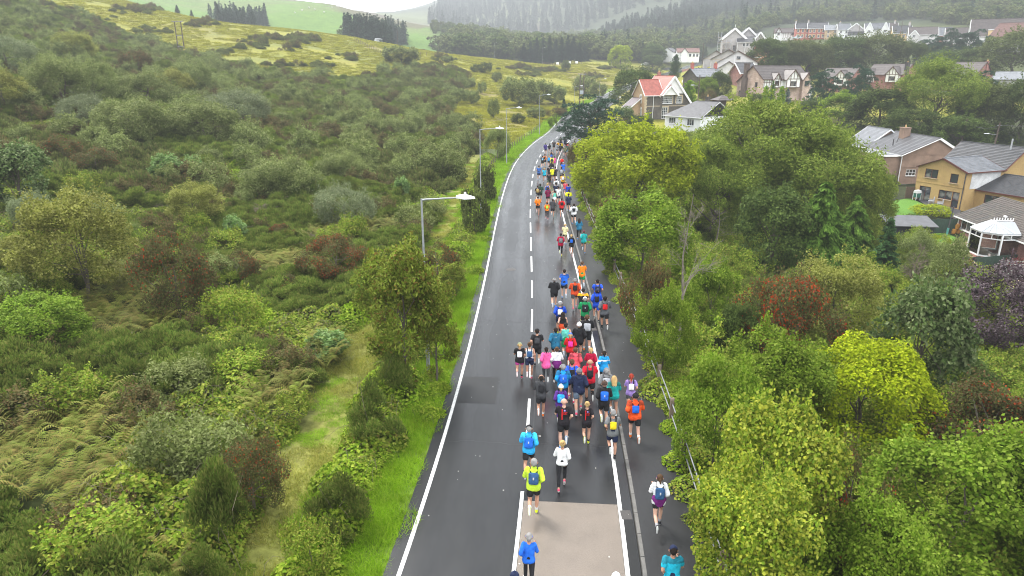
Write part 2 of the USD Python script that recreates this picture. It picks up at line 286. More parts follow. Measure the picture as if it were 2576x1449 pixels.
# centre line: solid near the camera, then warning dashes
def arc_at(y):  # index along ROAD for a given y near the camera
    return int(np.argmin(np.abs(ROAD[:400, 1] - y)))
def y_of(px, py): return on_level(px, py, 0)[1]
yc = y_of(1325, 1233)
obj('centre_line', strip(near(ROAD, 0, yc), -.055, .055, .004), M_LINE, road)
for (a, b) in [((1334,1108),(1337,1002)),((1337,955),(1339,905)),((1340,838),(1340,778)),((1339.5,752),(1338.7,706)),((1338,684),(1337,645)),((1336.5,630),(1336,598)),((1335.5,584),(1334.7,560)),((1334.5,547),(1334,528)),((1334,518),(1334,501)),((1335,492),(1336,478)),((1337,469),(1339,456)),((1340,448),(1342,437)),((1344,429),(1347,418)),((1349,411),(1352,402))]:
    i, j = arc_at(y_of(*a)), arc_at(y_of(*b)); obj('centre_dash', strip(ROAD[i:j + 1], -.055, .055, .004), M_LINE, road)
s0 = arc_at(y_of(1356, 396))
for k in range(42):
    i = s0 + k * 14
    if i + 9 < len(ROAD): obj('centre_dash', strip(ROAD[i:i + 8], -.06, .06, .004), M_LINE, road)
yb = y_of(1338, 1250)
obj('buff_patch', strip(near(ROAD, 0, yb), .07, HALF - .07, .0035), M_BUFF, road, label='rectangle of pale buff anti skid surfacing in the right lane')
obj('buff_patch', strip(near(ROAD, 0, yb - .35), HALF + .07, HALF + .34, .0035), M_PATCH, road)
obj('tar_patch', strip(near(ROAD, y_of(1140, 1028), y_of(1170, 950)), -HALF + .10, -1.35, .003), M_PATCH, road, label='darker rectangular repair patch in the left lane')
K0 = HALF + .37
Lk = ROAD[ROAD[:, 1] < 270]
kerb = thing('kerb', label='line of low concrete kerb stones between road and footpath', kind='structure')
for i in range(0, 190, 2):
    a, b = ROAD[i], ROAD[i + 2]; na, nb2 = ROAD_N[i], ROAD_N[i + 2]
    p = np.array([[*(a[:2] + na * (K0 + .006)), a[2]], [*(a[:2] + na * (K0 + .125)), a[2]], [*(b[:2] + nb2 * (K0 + .125)), b[2]], [*(b[:2] + nb2 * (K0 + .006)), b[2]]])
    d = (p[3] - p[0]) * .012; p[[0, 1]] += d; p[[2, 3]] -= d
    h = .085 + .008 * math.sin(i * 12.9); top = p + [0, 0, h]; top[[0, 3]] += ([*(na * .015), 0], [*(na * .015), 0]); bot = p - [0, 0, .1]
    F = [[0,1,2],[0,2,3],[0,4,5],[0,5,1],[1,5,6],[1,6,2],[2,6,7],[2,7,3],[3,7,4],[3,4,0]]
    obj('kerb_stone', (np.vstack([top, bot]), np.array(F)[:, ::-1] if False else np.array(F)), M_KERB, kerb)
far = ROAD[(np.arange(len(ROAD)) >= 190) & (ROAD[:, 1] < 270)]
obj('kerb_run', strip(far, K0, K0 + .125, .085), M_KERB, kerb); obj('kerb_face', cat([trimesh.Trimesh(np.vstack([strip(far, K0, K0 + .01, .08).vertices]), strip(far, K0, K0 + .01, .08).faces, process=False)]), M_KERB, kerb)
obj('footpath', strip(Lk, K0 + .125, K0 + 1.85, .078), M_PATH, kind='structure', label='dark wet asphalt footpath beside the road')
# car park, drive and other hard ground up the valley
M_DRIVE = wet('drive_asphalt', (.055, .056, .058), 1.0, .4, .3, .55)

M_SEAM = mat('tar_seam', (.007, .007, .008), .35, .2, 8.0, spec=.5)
obj('tar_seam', strip(near(ROAD, 0, 118), .20, .235, .0025), M_SEAM, road); obj('tar_seam', strip(near(ROAD, 30, 118), -HALF + .28, -HALF + .31, .0025), M_SEAM, road)
rs = np.random.default_rng(4)
for y in (21.5, 34.2, 47.0, 58.6, 71.0, 88.0):       # wandering transverse cracks
    i = arc_at(y); o = np.linspace(-HALF + .2, HALF - .2, 22); w = np.cumsum(rs.normal(size=22)) * .05; P = np.array([[*(ROAD[i, :2] + ROAD_N[i] * a), ROAD[i, 2]] for a in o]); P[:, 1] += w; obj('crack', strip(P, -.012, .012, .0026), M_SEAM, road)
M_IRON = mat('cast_iron', (.05, .045, .042), .5, .3, 20.0, spec=.4)
for y in (17.5, 33.0, 52.0, 74.0, 98.0):
    i = arc_at(y); c = ROAD[i, :2] + ROAD_N[i] * (HALF + .16); gl = obj('drain_grating', box(c[0] - .16, c[0] + .16, c[1] - .22, c[1] + .22, ROAD[i, 2] - .02, ROAD[i, 2] + .006), M_IRON, road)
i = arc_at(44.0); c = ROAD[i, :2] + ROAD_N[i] * -1.4; obj('manhole_cover', tube([[c[0], c[1], ROAD[i, 2] - .02], [c[0], c[1], ROAD[i, 2] + .006]], .33, 20), M_IRON, road)
LV, LF = [], []
for k in range(90):
    y = 13 + 55 * rs.random() ** 1.4; i = arc_at(y); o = rs.uniform(-2.8, 4.6); p = np.array([*(ROAD[i, :2] + ROAD_N[i] * o), ROAD[i, 2] + (.094 if o > K0 + .1 else .012)]); a = rs.random(5).cumsum() * 1.6; r = rs.uniform(.012, .03); n0 = len(LV)
    LV += [p + [r * math.cos(t), r * math.sin(t), rs.uniform(-.004, .01)] for t in np.linspace(0, 5.0, 5)]; LF += [[n0, n0 + 1, n0 + 2], [n0, n0 + 2, n0 + 3], [n0, n0 + 3, n0 + 4]]
obj('litter', (np.array(LV), np.array(LF)), mat('scrap_paper', (.62, .60, .56), .8), kind='stuff', label='small pale scraps scattered on the wet road')
# ---------------------------------------------------------------- plants: forms
def unit(v): return v / (np.linalg.norm(v, axis=-1, keepdims=True) + 1e-9)
def rdir(rng, n): return unit(rng.normal(size=(n, 3)))
def leaves(c, d, nrm, L, W, fold=.15):
    """Two-triangle folded leaves at c, long axis d, facing nrm."""
    n = len(c); d = unit(d); s = unit(np.cross(d, nrm)); u = np.cross(s, d)
    L, W = np.broadcast_to(L, n)[:, None], np.broadcast_to(W, n)[:, None]
    V = np.empty((n, 4, 3)); V[:, 0] = c - d * L / 2; V[:, 2] = c + d * L / 2; V[:, 1] = c + s * W / 2 + u * W * fold; V[:, 3] = c - s * W / 2 + u * W * fold
    i = np.arange(n)[:, None] * 4
    return V.reshape(-1, 3), np.concatenate([i + [0, 1, 2], i + [0, 2, 3]])
def join(parts):
    V, F, o = [], [], 0
    for v, f in parts:
        V.append(v); F.append(np.asarray(f) + o); o += len(v)
    return np.vstack(V), np.vstack(F)
def ellip_clusters(rng, k, R, z0, z1, rc, inner=.5, flat=1.0, power=.5):
    d = rdir(rng, k); d[:, 2] = np.where(d[:, 2] < -.35, d[:, 2] * rng.choice([-1, 1], k, p=[.45, .55]), d[:, 2]); f = inner + (1 - inner) * rng.random(k) ** power
    c = d * f[:, None] * [R - rc * .6, R - rc * .6, (z1 - z0) / 2 - rc * .5]; c[:, 2] += (z0 + z1) / 2
    return c, rc * rng.uniform(.65, 1.3, k)
def cluster_leaves(rng, cc, rc, n, L, W, centre, up=.6, droop=0.0, squash=.75, jitter=.5, out=.5, fold=.15):
    w = rc ** 2; k = rng.choice(len(cc), n, p=w / w.sum()); d = rdir(rng, n); o = unit(cc[k] - centre)
    bad = (d * o).sum(1) < -.25; d[bad] *= -1
    r = rc[k] * (.45 + .62 * rng.random(n) ** .45); p = cc[k] + d * r[:, None] * [1, 1, squash]
    nr = unit(d * out + np.array([0, 0, up]) + rng.normal(size=(n, 3)) * jitter)
    ax = np.cross(nr, rng.normal(size=(n, 3))) + np.array([0, 0, -droop])
    s = rng.uniform(.7, 1.25, n)
    return leaves(p, ax, nr, L * s, W * s, fold)
def limbs(rng, cc, H, r0, z0, n=10, base=None, spread=.0):
    """Tapered trunk with limbs reaching for the leaf clumps."""
    base = np.zeros(3) if base is None else np.asarray(base, float)
    top = np.array([rng.normal() * .2, rng.normal() * .2, z0 + (H - z0) * .62])
    P = np.linspace(base + [0, 0, -.3], top, 6); P[1:-1, :2] += rng.normal(size=(4, 2)) * r0 * .6
    ms = [tube(P, np.linspace(r0 * 1.15, r0 * .35, 6), 6)]
    for i in rng.choice(len(cc), min(n, len(cc)), replace=False):
        t = rng.uniform(.25, .9); a = P[0] + (P[-1] - P[0]) * t; b = cc[i]; mid = (a + b) / 2 + rng.normal(size=3) * .15 * np.linalg.norm(b - a)
        ms.append(tube([a, mid, b], [r0 * (1 - t * .6) * .45, r0 * .25, r0 * .08], 4, False))
    return cat(ms)

LEAF_GAIN = 1.15
def leaf_mat(name, cols, rough=.65, trans=.30, spec=.10, inst=.10, clump=.30, cscale=.9):
    """Leaf tones vary leaf by leaf, in drifts through the crown, and plant by plant."""
    st = [(i / max(1, len(cols) - 1), tuple(min(.6, x * LEAF_GAIN) for x in c)) for i, c in enumerate(cols)]
    return usdkit.material(stage, '/World/Looks/' + name, {
        'g': ('geometry', {}), 'lf': ('attribute', dict(attribute='leaf')), 'o': ('object_info', {}), 'r': ('rgb_ramp', dict(ramp=st)), 'n': ('noise_texture', dict(scale=cscale, detail=3.0)),
        'nm': ('map_range', dict(from_min=.3, from_max=.7, to_min=1 - clump, to_max=1 + clump)), 'om': ('map_range', dict(to_min=1 - inst, to_max=1 + inst)), 'oh': ('map_range', dict(to_min=.496, to_max=.504)),
        'v': ('math', dict(math_type='multiply')), 'h': ('hsv', dict(saturation=1.12)), 'p': ('principled_bsdf', dict(roughness=rough, specular_ior_level=spec)), 't': ('translucent_bsdf', {}), 'x': ('mix_closure', dict(fac=trans))},
        [('lf.fac', 'r.fac'), ('g.position', 'n.vector'), ('n.fac', 'nm.value'), ('o.random', 'om.value'), ('o.random', 'oh.value'), ('oh.result', 'h.hue'), ('nm.result', 'v.value1'), ('om.result', 'v.value2'), ('v.value', 'h.value'), ('r.color', 'h.color'),
         ('h.color', 'p.base_color'), ('h.color', 't.color'), ('p.BSDF', 'x.closure1'), ('t.BSDF', 'x.closure2')], surface='x.closure')
M_BARK = mat('bark', (.10, .085, .065), .9, .3, 5.0, .5, 30)
M_PALEBARK = mat('pale_bark', (.17, .145, .115), .9, .3, 5.0, .4, 30)
M_TWIG = mat('dead_twig', (.15, .12, .085), .9, .25, 4.0)
stage.CreateClassPrim('/World/plant_forms')
FORMS = {}
def form(kind, parts):
    """parts: [(name, mesh, material)]"""
    k = len(FORMS.setdefault(kind, [])); p = f'/World/plant_forms/{kind}_{k:03d}'; UsdGeom.Xform.Define(stage, p)
    for nm, me, ma in parts:
        q = usdkit.mesh(stage, p + '/' + nm, me, ma, False); nv = len(me[0]) if isinstance(me, tuple) else len(me.vertices); gsz = {'blades': 5, 'fronds': 45}.get(nm, 4)
        tone = np.repeat(np.random.default_rng(nv).random(nv // gsz + 1), gsz)[:nv]
        UsdGeom.PrimvarsAPI(q).CreatePrimvar('leaf', Sdf.ValueTypeNames.FloatArray, 'vertex').Set(Vt.FloatArray.FromNumpy(tone.astype(np.float32)))
    zmax = np.percentile(np.asarray(parts[0][1][0] if isinstance(parts[0][1], tuple) else parts[0][1].vertices)[:, 2], 99.7)
    me0 = parts[0][1]; rad = np.percentile(np.hypot(*np.asarray(me0[0] if isinstance(me0, tuple) else me0.vertices)[:, :2].T), 97)
    FORMS[kind].append((p, zmax, rad))
def broadleaf(kind, seed, H, R, z0, k, rc, n, L, W, ma, bark=None, r0=.14, nl=10, inner=.5, squash=.75, up=.6, jitter=.5, droop=0., berries=None, extra=None, base=None, spray=0):
    rng = np.random.default_rng(seed); cc, rr_ = ellip_clusters(rng, k, R, z0, H, rc, inner)
    ctr = np.array([0, 0, (z0 + H) / 2 - .2 * (H - z0)]); parts = [cluster_leaves(rng, cc, rr_, n, L, W, ctr, up, droop, squash, jitter)]
    if spray:       # shoots standing out of the outline
        idx = rng.integers(0, k, spray); d = unit(unit(cc[idx] - ctr) + [0, 0, .5] + rng.normal(size=(spray, 3)) * .3); m = 9
        t = np.tile(np.linspace(.2, 1.25, m), spray)[:, None]; q = np.repeat(cc[idx] + d * rr_[idx][:, None] * .75, m, 0) + np.repeat(d, m, 0) * t * rc * .6 + rng.normal(size=(spray * m, 3)) * L * .5
        parts.append(leaves(q, rng.normal(size=(spray * m, 3)) + np.repeat(d, m, 0), unit(rng.normal(size=(spray * m, 3)) + [0, 0, .6]), L, W))
    out = [('crown', join(parts), ma), ('trunk', limbs(rng, cc, H, r0, z0, nl, base), bark or M_BARK)]
    if berries:
        nb_, bl, bm, bup = berries; kk = rng.choice(k, max(2, int(k * .75)), replace=False); b = cluster_leaves(rng, cc[kk], rr_[kk] * 1.06, nb_, bl, bl * .9, ctr, .3, 0, squash, 1.0)
        if bup: keep = b[0][0::4][:, 2] > z0 + (H - z0) * bup; v = b[0].reshape(-1, 4, 3)[keep]; ii = np.arange(len(v))[:, None] * 4; b = (v.reshape(-1, 3), np.concatenate([ii + [0, 1, 2], ii + [0, 2, 3]]))
        out.insert(1, ('berries', b, bm))
    form(kind, out)

LM = {}
LM['willow'] = leaf_mat('willow_leaf', [(.075,.10,.030), (.155,.185,.064), (.24,.265,.12), (.11,.145,.042)])
LM['greywillow'] = leaf_mat('grey_willow_leaf', [(.075,.098,.046), (.15,.175,.09), (.23,.255,.155), (.10,.13,.06)])
LM['birch'] = leaf_mat('birch_leaf', [(.085,.105,.022), (.20,.21,.055), (.30,.30,.11), (.145,.16,.038)])
LM['hawthorn'] = leaf_mat('hawthorn_leaf', [(.05,.058,.022), (.09,.105,.036), (.115,.07,.04), (.065,.085,.03)])
LM['berry'] = leaf_mat('hawthorn_berry', [(.20,.045,.026), (.30,.075,.04), (.17,.05,.028)], .4, .0)
LM['gorse'] = leaf_mat('gorse_needle', [(.062,.092,.021), (.128,.178,.044), (.175,.18,.06), (.09,.14,.032)], clump=.4, cscale=.6)
LM['darkscrub'] = leaf_mat('heath_needle', [(.066,.085,.027), (.12,.15,.048), (.145,.132,.06), (.088,.12,.038)], clump=.35, cscale=.4)
LM['bramble'] = leaf_mat('bramble_leaf', [(.075,.125,.020), (.165,.23,.040), (.28,.30,.075), (.11,.18,.032), (.22,.19,.06)], clump=.35, cscale=.5)
LM['bramble2'] = leaf_mat('bramble_leaf_bright', [(.09,.16,.02), (.18,.26,.04), (.27,.32,.065), (.13,.21,.03)], clump=.3, cscale=.5)
LM['fern'] = leaf_mat('bracken_frond', [(.10,.13,.025), (.17,.19,.05), (.18,.14,.05), (.12,.17,.035)], clump=.35, cscale=.5)
LM['sapling'] = leaf_mat('sapling_leaf', [(.08,.15,.04), (.16,.24,.085), (.24,.31,.15), (.12,.2,.06)])
LM['bluegreen'] = leaf_mat('sycamore_leaf', [(.050,.085,.028), (.10,.145,.050), (.19,.225,.115), (.07,.115,.034)])
LM['rowan'] = leaf_mat('rowan_leaf', [(.085,.125,.020), (.16,.205,.04), (.23,.26,.065), (.10,.14,.025), (.17,.11,.04)])
LM['hazel_y'] = leaf_mat('hazel_leaf_yellow', [(.11,.155,.025), (.205,.26,.05), (.31,.33,.085), (.33,.335,.065), (.145,.21,.035), (.085,.13,.025)], trans=.35)
LM['hazel'] = leaf_mat('hazel_leaf', [(.07,.125,.018), (.14,.21,.034), (.225,.285,.065), (.10,.16,.025)], trans=.35)
LM['ash'] = leaf_mat('ash_leaf', [(.075,.115,.022), (.145,.19,.040), (.215,.255,.065), (.105,.15,.03)], trans=.33)
LM['ash_y'] = leaf_mat('ash_leaf_yellow', [(.14,.185,.02), (.25,.30,.04), (.34,.37,.065), (.18,.235,.03)], trans=.35)
LM['oak'] = leaf_mat('oak_leaf', [(.035,.056,.017), (.065,.095,.025), (.10,.13,.04), (.046,.072,.02)])
LM['oak_o'] = leaf_mat('oak_leaf_olive', [(.05,.062,.02), (.085,.105,.035), (.12,.135,.05), (.065,.085,.026)])
LM['golden'] = leaf_mat('golden_leaf', [(.12,.17,.018), (.24,.29,.034), (.33,.36,.05), (.17,.22,.024)], clump=.2)
LM['plum'] = leaf_mat('plum_leaf', [(.030,.018,.022), (.06,.036,.042), (.10,.07,.08), (.04,.024,.028)], .45, .15, .4)
LM['conifer'] = leaf_mat('conifer_needle', [(.022,.05,.020), (.04,.085,.03), (.065,.115,.042), (.03,.065,.024)], trans=.1)
LM['hemlock'] = leaf_mat('hemlock_spray', [(.055,.105,.02), (.09,.16,.032), (.135,.21,.05), (.068,.125,.025)], trans=.15)
LM['spruce'] = leaf_mat('spruce_needle', [(.018,.034,.022), (.032,.055,.034), (.05,.075,.048), (.024,.042,.026)], trans=.05)
LM['pine'] = leaf_mat('pine_needle', [(.024,.05,.032), (.045,.08,.052), (.07,.11,.075), (.03,.06,.038)], trans=.05)
LM['lime'] = leaf_mat('lime_conifer', [(.10,.19,.02), (.18,.29,.03), (.24,.36,.05)], trans=.1, clump=.15)
LM['bluespruce'] = leaf_mat('blue_spruce', [(.06,.095,.085), (.09,.14,.125), (.14,.19,.175)], trans=.05)
LM['brownbush'] = leaf_mat('brown_leaf', [(.06,.062,.026), (.105,.10,.042), (.13,.085,.045), (.08,.098,.032)])
LM['redleaf'] = leaf_mat('red_leaf', [(.15,.03,.035), (.22,.05,.055), (.10,.05,.03), (.08,.09,.03)])
LM['grass'] = leaf_mat('verge_blade', [(.115,.215,.022), (.17,.285,.035), (.24,.33,.06), (.14,.25,.028)], trans=.4, clump=.3, cscale=.5)
LM['dry'] = leaf_mat('dry_blade', [(.17,.185,.042), (.25,.255,.065), (.31,.28,.095), (.14,.19,.035)], trans=.3, clump=.3, cscale=.6)
LM['moor'] = leaf_mat('moor_blade', [(.15,.17,.022), (.215,.22,.035), (.26,.235,.05), (.17,.195,.028)], trans=.3, clump=.3, cscale=.3)

for s in (1, 2): broadleaf('willow', s, 5.2, 3.6, .2, 46, 1.05, 21000, .20, .075, LM['willow'], r0=.16, inner=.6, up=.5, spray=160)
broadleaf('grey_willow', 3, 5.0, 3.4, .2, 44, 1.0, 19000, .19, .07, LM['greywillow'], r0=.16, inner=.6, spray=160)
for s in (4, 5): broadleaf('birch', s, 8.2, 3.6, .4, 60, 1.0, 22000, .17, .11, LM['birch'], r0=.13, inner=.45, spray=240, jitter=.7)
for s in (6, 7): broadleaf('hawthorn', s, 4.6, 2.7, .2, 44, .75, 14000, .13, .085, LM['hawthorn'], r0=.14, inner=.5, berries=(900 if s == 6 else 1700, .10, LM['berry'], .35), spray=120)
broadleaf('berry_hawthorn', 8, 5.4, 3.6, .3, 56, .85, 16000, .15, .09, LM['hawthorn'], r0=.16, berries=(4200, .115, LM['berry'], .28), spray=160)
broadleaf('sapling', 9, 4.4, 2.0, .5, 26, .62, 3400, .27, .19, LM['sapling'], r0=.05, inner=.35, spray=90)
broadleaf('sycamore', 10, 7.0, 3.3, .3, 44, .95, 9000, .27, .21, LM['bluegreen'], r0=.14, spray=110)
broadleaf('rowan', 11, 8.4, 2.0, .2, 60, .62, 7500, .24, .10, LM['rowan'], r0=.10, inner=.3, spray=170, droop=.5)
for s in (12, 13): broadleaf('hazel', s, 6.2, 3.1, .1, 56, .80, 19000, .150, .122, LM['hazel'], r0=.08, nl=16, inner=.45, spray=190)
for s in (14, 15): broadleaf('yellow_hazel', s, 6.0, 3.0, .1, 54, .80, 17000, .155, .128, LM['hazel_y'], r0=.08, nl=16, inner=.42, spray=190)
for s in (16, 17): broadleaf('ash', s, 13., 6.0, 1.2, 84, 1.5, 32000, .30, .13, LM['ash'], r0=.26, nl=18, inner=.5, spray=300)
broadleaf('yellow_ash', 18, 10.5, 5.2, .8, 74, 1.3, 27000, .29, .13, LM['ash_y'], r0=.22, nl=16, inner=.45, spray=300)
for s, kk in ((19, 'oak'), (20, 'oak')): broadleaf('oak', s, 10., 5.0, -1.5, 64, 1.5, 17000, .30, .22, LM['oak'], r0=.28, inner=.6, spray=120)
broadleaf('olive_oak', 21, 9.5, 5.0, -1.5, 62, 1.6, 17000, .30, .22, LM['oak_o'], r0=.28, inner=.62, spray=100)
broadleaf('golden_shrub', 22, 5.0, 3.1, -.4, 84, .74, 20000, .17, .10, LM['golden'], r0=.12, inner=.62, up=.9, jitter=.4)
broadleaf('plum', 23, 6.2, 3.7, .6, 60, .85, 16000, .19, .12, LM['plum'], r0=.15, inner=.5, up=.8, spray=120)
broadleaf('brown_bush', 24, 3.4, 2.6, .1, 40, .7, 8500, .16, .09, LM['brownbush'], r0=.07, inner=.5, spray=140, berries=(350, .10, LM['berry'], .3))
broadleaf('red_shrub', 25, 1.6, 1.2, .1, 20, .38, 1600, .14, .1, LM['redleaf'], r0=.03, spray=30)
broadleaf('laurel', 26, 6.2, 2.4, .1, 46, .8, 10500, .20, .08, LM['willow'], r0=.12, inner=.6, up=.3, spray=160)
broadleaf('topiary', 27, 1.5, 1.3, .05, 40, .4, 3600, .12, .08, LM['golden'], r0=.05, inner=.8, up=.8, jitter=.3)
broadleaf('lime_bush', 28, 3.0, 1.9, .1, 34, .55, 4200, .16, .10, LM['golden'], r0=.05, nl=10, inner=.55, spray=90)
broadleaf('meadow_willow', 29, 4.2, 2.6, .1, 40, .8, 5200, .30, .14, LM['willow'], r0=.1, inner=.55, spray=120)
broadleaf('meadow_bush', 30, 2.4, 1.9, .05, 26, .6, 2600, .26, .16, LM['oak_o'], r0=.08, inner=.6, spray=60)

def conifer(kind, seed, H, R, z0, lv, az, n, L, W, ma, droop=.25, hang=0., prof=.9, r0=.16, blunt=0.):
    rng = np.random.default_rng(seed); P = []
    for i in range(lv):
        f = (i + rng.random() * .6) / lv; z = z0 + (H - z0) * f; r = R * max(.04, (1 - f) ** prof * (1 - blunt) + blunt * (1 - f ** 3)) * rng.uniform(.8, 1.12)
        k = max(4, int(az * (.35 + r / R)))
        for a in rng.random(k) * 2 * np.pi: P.append((z, a, r * rng.uniform(.75, 1.1)))
    P = np.array(P); m = max(2, n // len(P)); t = rng.random((len(P), m)) ** .6; rr_ = P[:, 2:3] * t
    x, y = rr_ * np.cos(P[:, 1:2]), rr_ * np.sin(P[:, 1:2]); z = P[:, :1] - droop * rr_ * (.4 + t) + .12 * rr_
    q = np.stack([x, y, z], -1).reshape(-1, 3) + rng.normal(size=(len(P) * m, 3)) * [.06, .06, .05] * (1 + L); rad = np.stack([np.cos(P[:, 1:2]) + 0 * t, np.sin(P[:, 1:2]) + 0 * t, 0 * t], -1).reshape(-1, 3)
    ax = unit(rad + rng.normal(size=q.shape) * .55 + [0, 0, -droop - hang]); nr = unit(rng.normal(size=q.shape) * .45 + [0, 0, 1] + rad * .5 * (1 + hang))
    s = rng.uniform(.7, 1.2, len(q))
    lv_ = leaves(q, ax, nr, L * s, W * s, .25)
    form(kind, [('crown', lv_, ma), ('trunk', tube([[0, 0, -.3], [0, 0, H * .5], [0, 0, H * .97]], [r0, r0 * .6, .015], 6), M_BARK)])
for s in (31, 32): conifer('hemlock', s, 11., 3.4, .2, 34, 15, 17000, .42, .13, LM['hemlock'], .5, .9, .75, .2)
conifer('slim_spruce', 33, 8.5, 1.7, .3, 34, 10, 6500, .34, .11, LM['conifer'], .35, .3, .8)
for s in (34, 35): conifer('stand_spruce', s, 17., 3.3, .8, 30, 11, 4200, .95, .32, LM['spruce'], .3, .1, .85, .22)
conifer('blue_spruce', 36, 5., 1.9, .2, 20, 9, 1800, .42, .16, LM['bluespruce'], .15, 0, .85)
conifer('lime_cypress', 37, 3.6, 1.05, .05, 22, 10, 2200, .26, .13, LM['lime'], -.5, -.4, .6, .08)
conifer('dark_cypress', 38, 9.5, 2.3, .1, 34, 14, 5200, .40, .18, LM['conifer'], -.5, -.4, .5, .2, .55)
conifer('column_cypress', 39, 6.5, .75, .05, 40, 9, 2800, .28, .12, LM['hemlock'], -.7, -.6, .5, .1, .8)
for s in (40, 41, 42): conifer('far_spruce', s, 17., 3.4, .5, 15, 6, 230, 2.3, 1.0, LM['spruce'], .25, .1, .85, .2)
for s in (43, 44, 45):
    rng = np.random.default_rng(s); cc, r_ = ellip_clusters(rng, 22, 4.6, .2, 8.5, 1.5, .55)
    form('far_broadleaf', [('crown', cluster_leaves(rng, cc, r_, 420, 1.25, .95, np.array([0, 0, 3.]), .7), LM[['oak', 'oak_o', 'oak_o'][s - 43]]), ('trunk', tube([[0, 0, -.5], [0, 0, 4.]], [.25, .12], 4), M_BARK)])
# pine: plates of needle tufts on crooked limbs
rng = np.random.default_rng(50); cc, r_ = ellip_clusters(rng, 54, 3.9, -.8, 9.5, 1.15, .40); tufts = []
k = rng.choice(54, 2600, p=r_ / r_.sum()); d = rdir(rng, 2600); d[:, 2] = np.abs(d[:, 2]) * 1.0 - .2; tc = cc[k] + d * r_[k][:, None] * [1, 1, .55] * rng.uniform(.6, 1, (2600, 1))
q = np.repeat(tc, 7, 0); dd = unit(np.repeat(unit(d + [0, 0, .5]), 7, 0) + rng.normal(size=(2600 * 7, 3)) * .7)
form('pine', [('crown', leaves(q + dd * .14, dd, rdir(rng, len(q)), .34, .075), LM['pine']), ('trunk', limbs(rng, cc, 9.5, .24, 1.0, 22), M_BARK)])
# gorse and heath: upright needle sprays over rounded humps
def hump(kind, seed, R, H, n, L, W, ma, k=26, stems=0, up=.9):
    rng = np.random.default_rng(seed); cc, r_ = ellip_clusters(rng, k, R, -.25 * H, H, R * .34, .4); r_ = r_ * rng.uniform(.55, 1.25, len(r_)); cc = cc + rng.normal(size=cc.shape) * [R * .14, R * .14, H * .08]; keep = cc[:, 2] > .08 * H; cc, r_ = cc[keep], r_[keep]
    kk = rng.choice(len(cc), n, p=r_ ** 2 / (r_ ** 2).sum()); d = rdir(rng, n); d[:, 2] = np.where(d[:, 2] < -.3, -d[:, 2], d[:, 2]); q = cc[kk] + d * r_[kk][:, None] * rng.uniform(.5, 1.05, (n, 1)); q[:, 2] = np.maximum(q[:, 2], .03)
    ax = unit(d + [0, 0, up] + rng.normal(size=(n, 3)) * .5); nr = unit(rng.normal(size=(n, 3)) + [0, 0, .5]); s = rng.uniform(.6, 1.3, n)
    parts = [('foliage', leaves(q, ax, nr, L * s, W * s, .3), ma)]
    if stems:
        ms = [tube([[*(rng.normal(size=2) * R * .4), .1], [*(rng.normal(size=2) * R * .6), H * rng.uniform(.6, 1.15)], [*(rng.normal(size=2) * R * .9), H * rng.uniform(.5, 1.2)]], [.014, .010, .004], 3, False) for _ in range(max(1, stems // 3))]
        parts.append(('stems', cat(ms), M_TWIG))
    form(kind, parts)
for s in (60, 61, 62): hump('gorse', s, 1.25, 1.5, 5200, .17, .05, LM['gorse'], 26, 5)
for s in (63, 64): hump('heath', s, 1.7, 1.0, 2600, .30, .10, LM['darkscrub'], 24, 0)
for s in (65, 66): hump('tall_gorse', s, 1.5, 2.6, 8200, .19, .055, LM['gorse'], 34, 8)
for s in (67, 68): broadleaf('sallow', s, 2.4, 1.5, .0, 22, .55, 3000, .17, .075, LM['willow'], r0=.05, nl=4, inner=.5, spray=50)
for s in (55, 56): broadleaf('green_sallow', s, 2.2, 1.5, .0, 24, .5, 3000, .14, .085, LM['bramble'], r0=.05, nl=4, inner=.45, spray=70)
for s in (57, 58): broadleaf('thorn_scrub', s, 2.0, 1.4, .0, 20, .5, 2400, .13, .08, LM['brownbush'], r0=.05, nl=4, inner=.5, spray=50)
def bramble(kind, seed, R, H, n, L, ma, stems=10):
    rng = np.random.default_rng(seed); r = R * np.sqrt(rng.random(n)); a = rng.random(n) * 2 * np.pi; P = np.c_[r * np.cos(a), r * np.sin(a)]
    lump = meshkit.fbm(np.c_[P * 1.3, np.full(n, seed)], 3, seed); z = H * (1 - (r / R) ** 2) * (.45 + .9 * lump) + .05 - rng.random(n) ** 2 * .35 * H
    q = np.c_[P, np.maximum(z, .02)]; nr = unit(np.c_[P / R * .6, np.full(n, .8)] + rng.normal(size=(n, 3)) * .45); s = rng.uniform(.6, 1.35, n)
    parts = [('foliage', leaves(q, np.cross(nr, rng.normal(size=(n, 3))), nr, L * s, L * .78 * s, .15), ma)]
    ms = []
    for _ in range(stems):
        a0 = rng.random() * 6.28; p0 = rng.normal(size=2) * R * .4; p1 = p0 + np.array([math.cos(a0), math.sin(a0)]) * R * rng.uniform(.6, 1.2); m_ = (p0 + p1) / 2
        ms.append(tube([[*p0, .1], [*(p0 * .7 + m_ * .3), H * rng.uniform(.8, 1.1)], [*m_, H * rng.uniform(1.0, 1.35)], [*p1, H * rng.uniform(.3, .9)]], [.008, .008, .006, .003], 3, False))
    parts.append(('stems', cat(ms), M_TWIG)); form(kind, parts)
for s in (70, 71, 72): bramble('bramble', s, 1.25, .85, 1500, .125, LM['bramble'], 3)
for s in (73, 74): bramble('bright_bramble', s, 1.1, .8, 1150, .14, LM['bramble2'], 1)
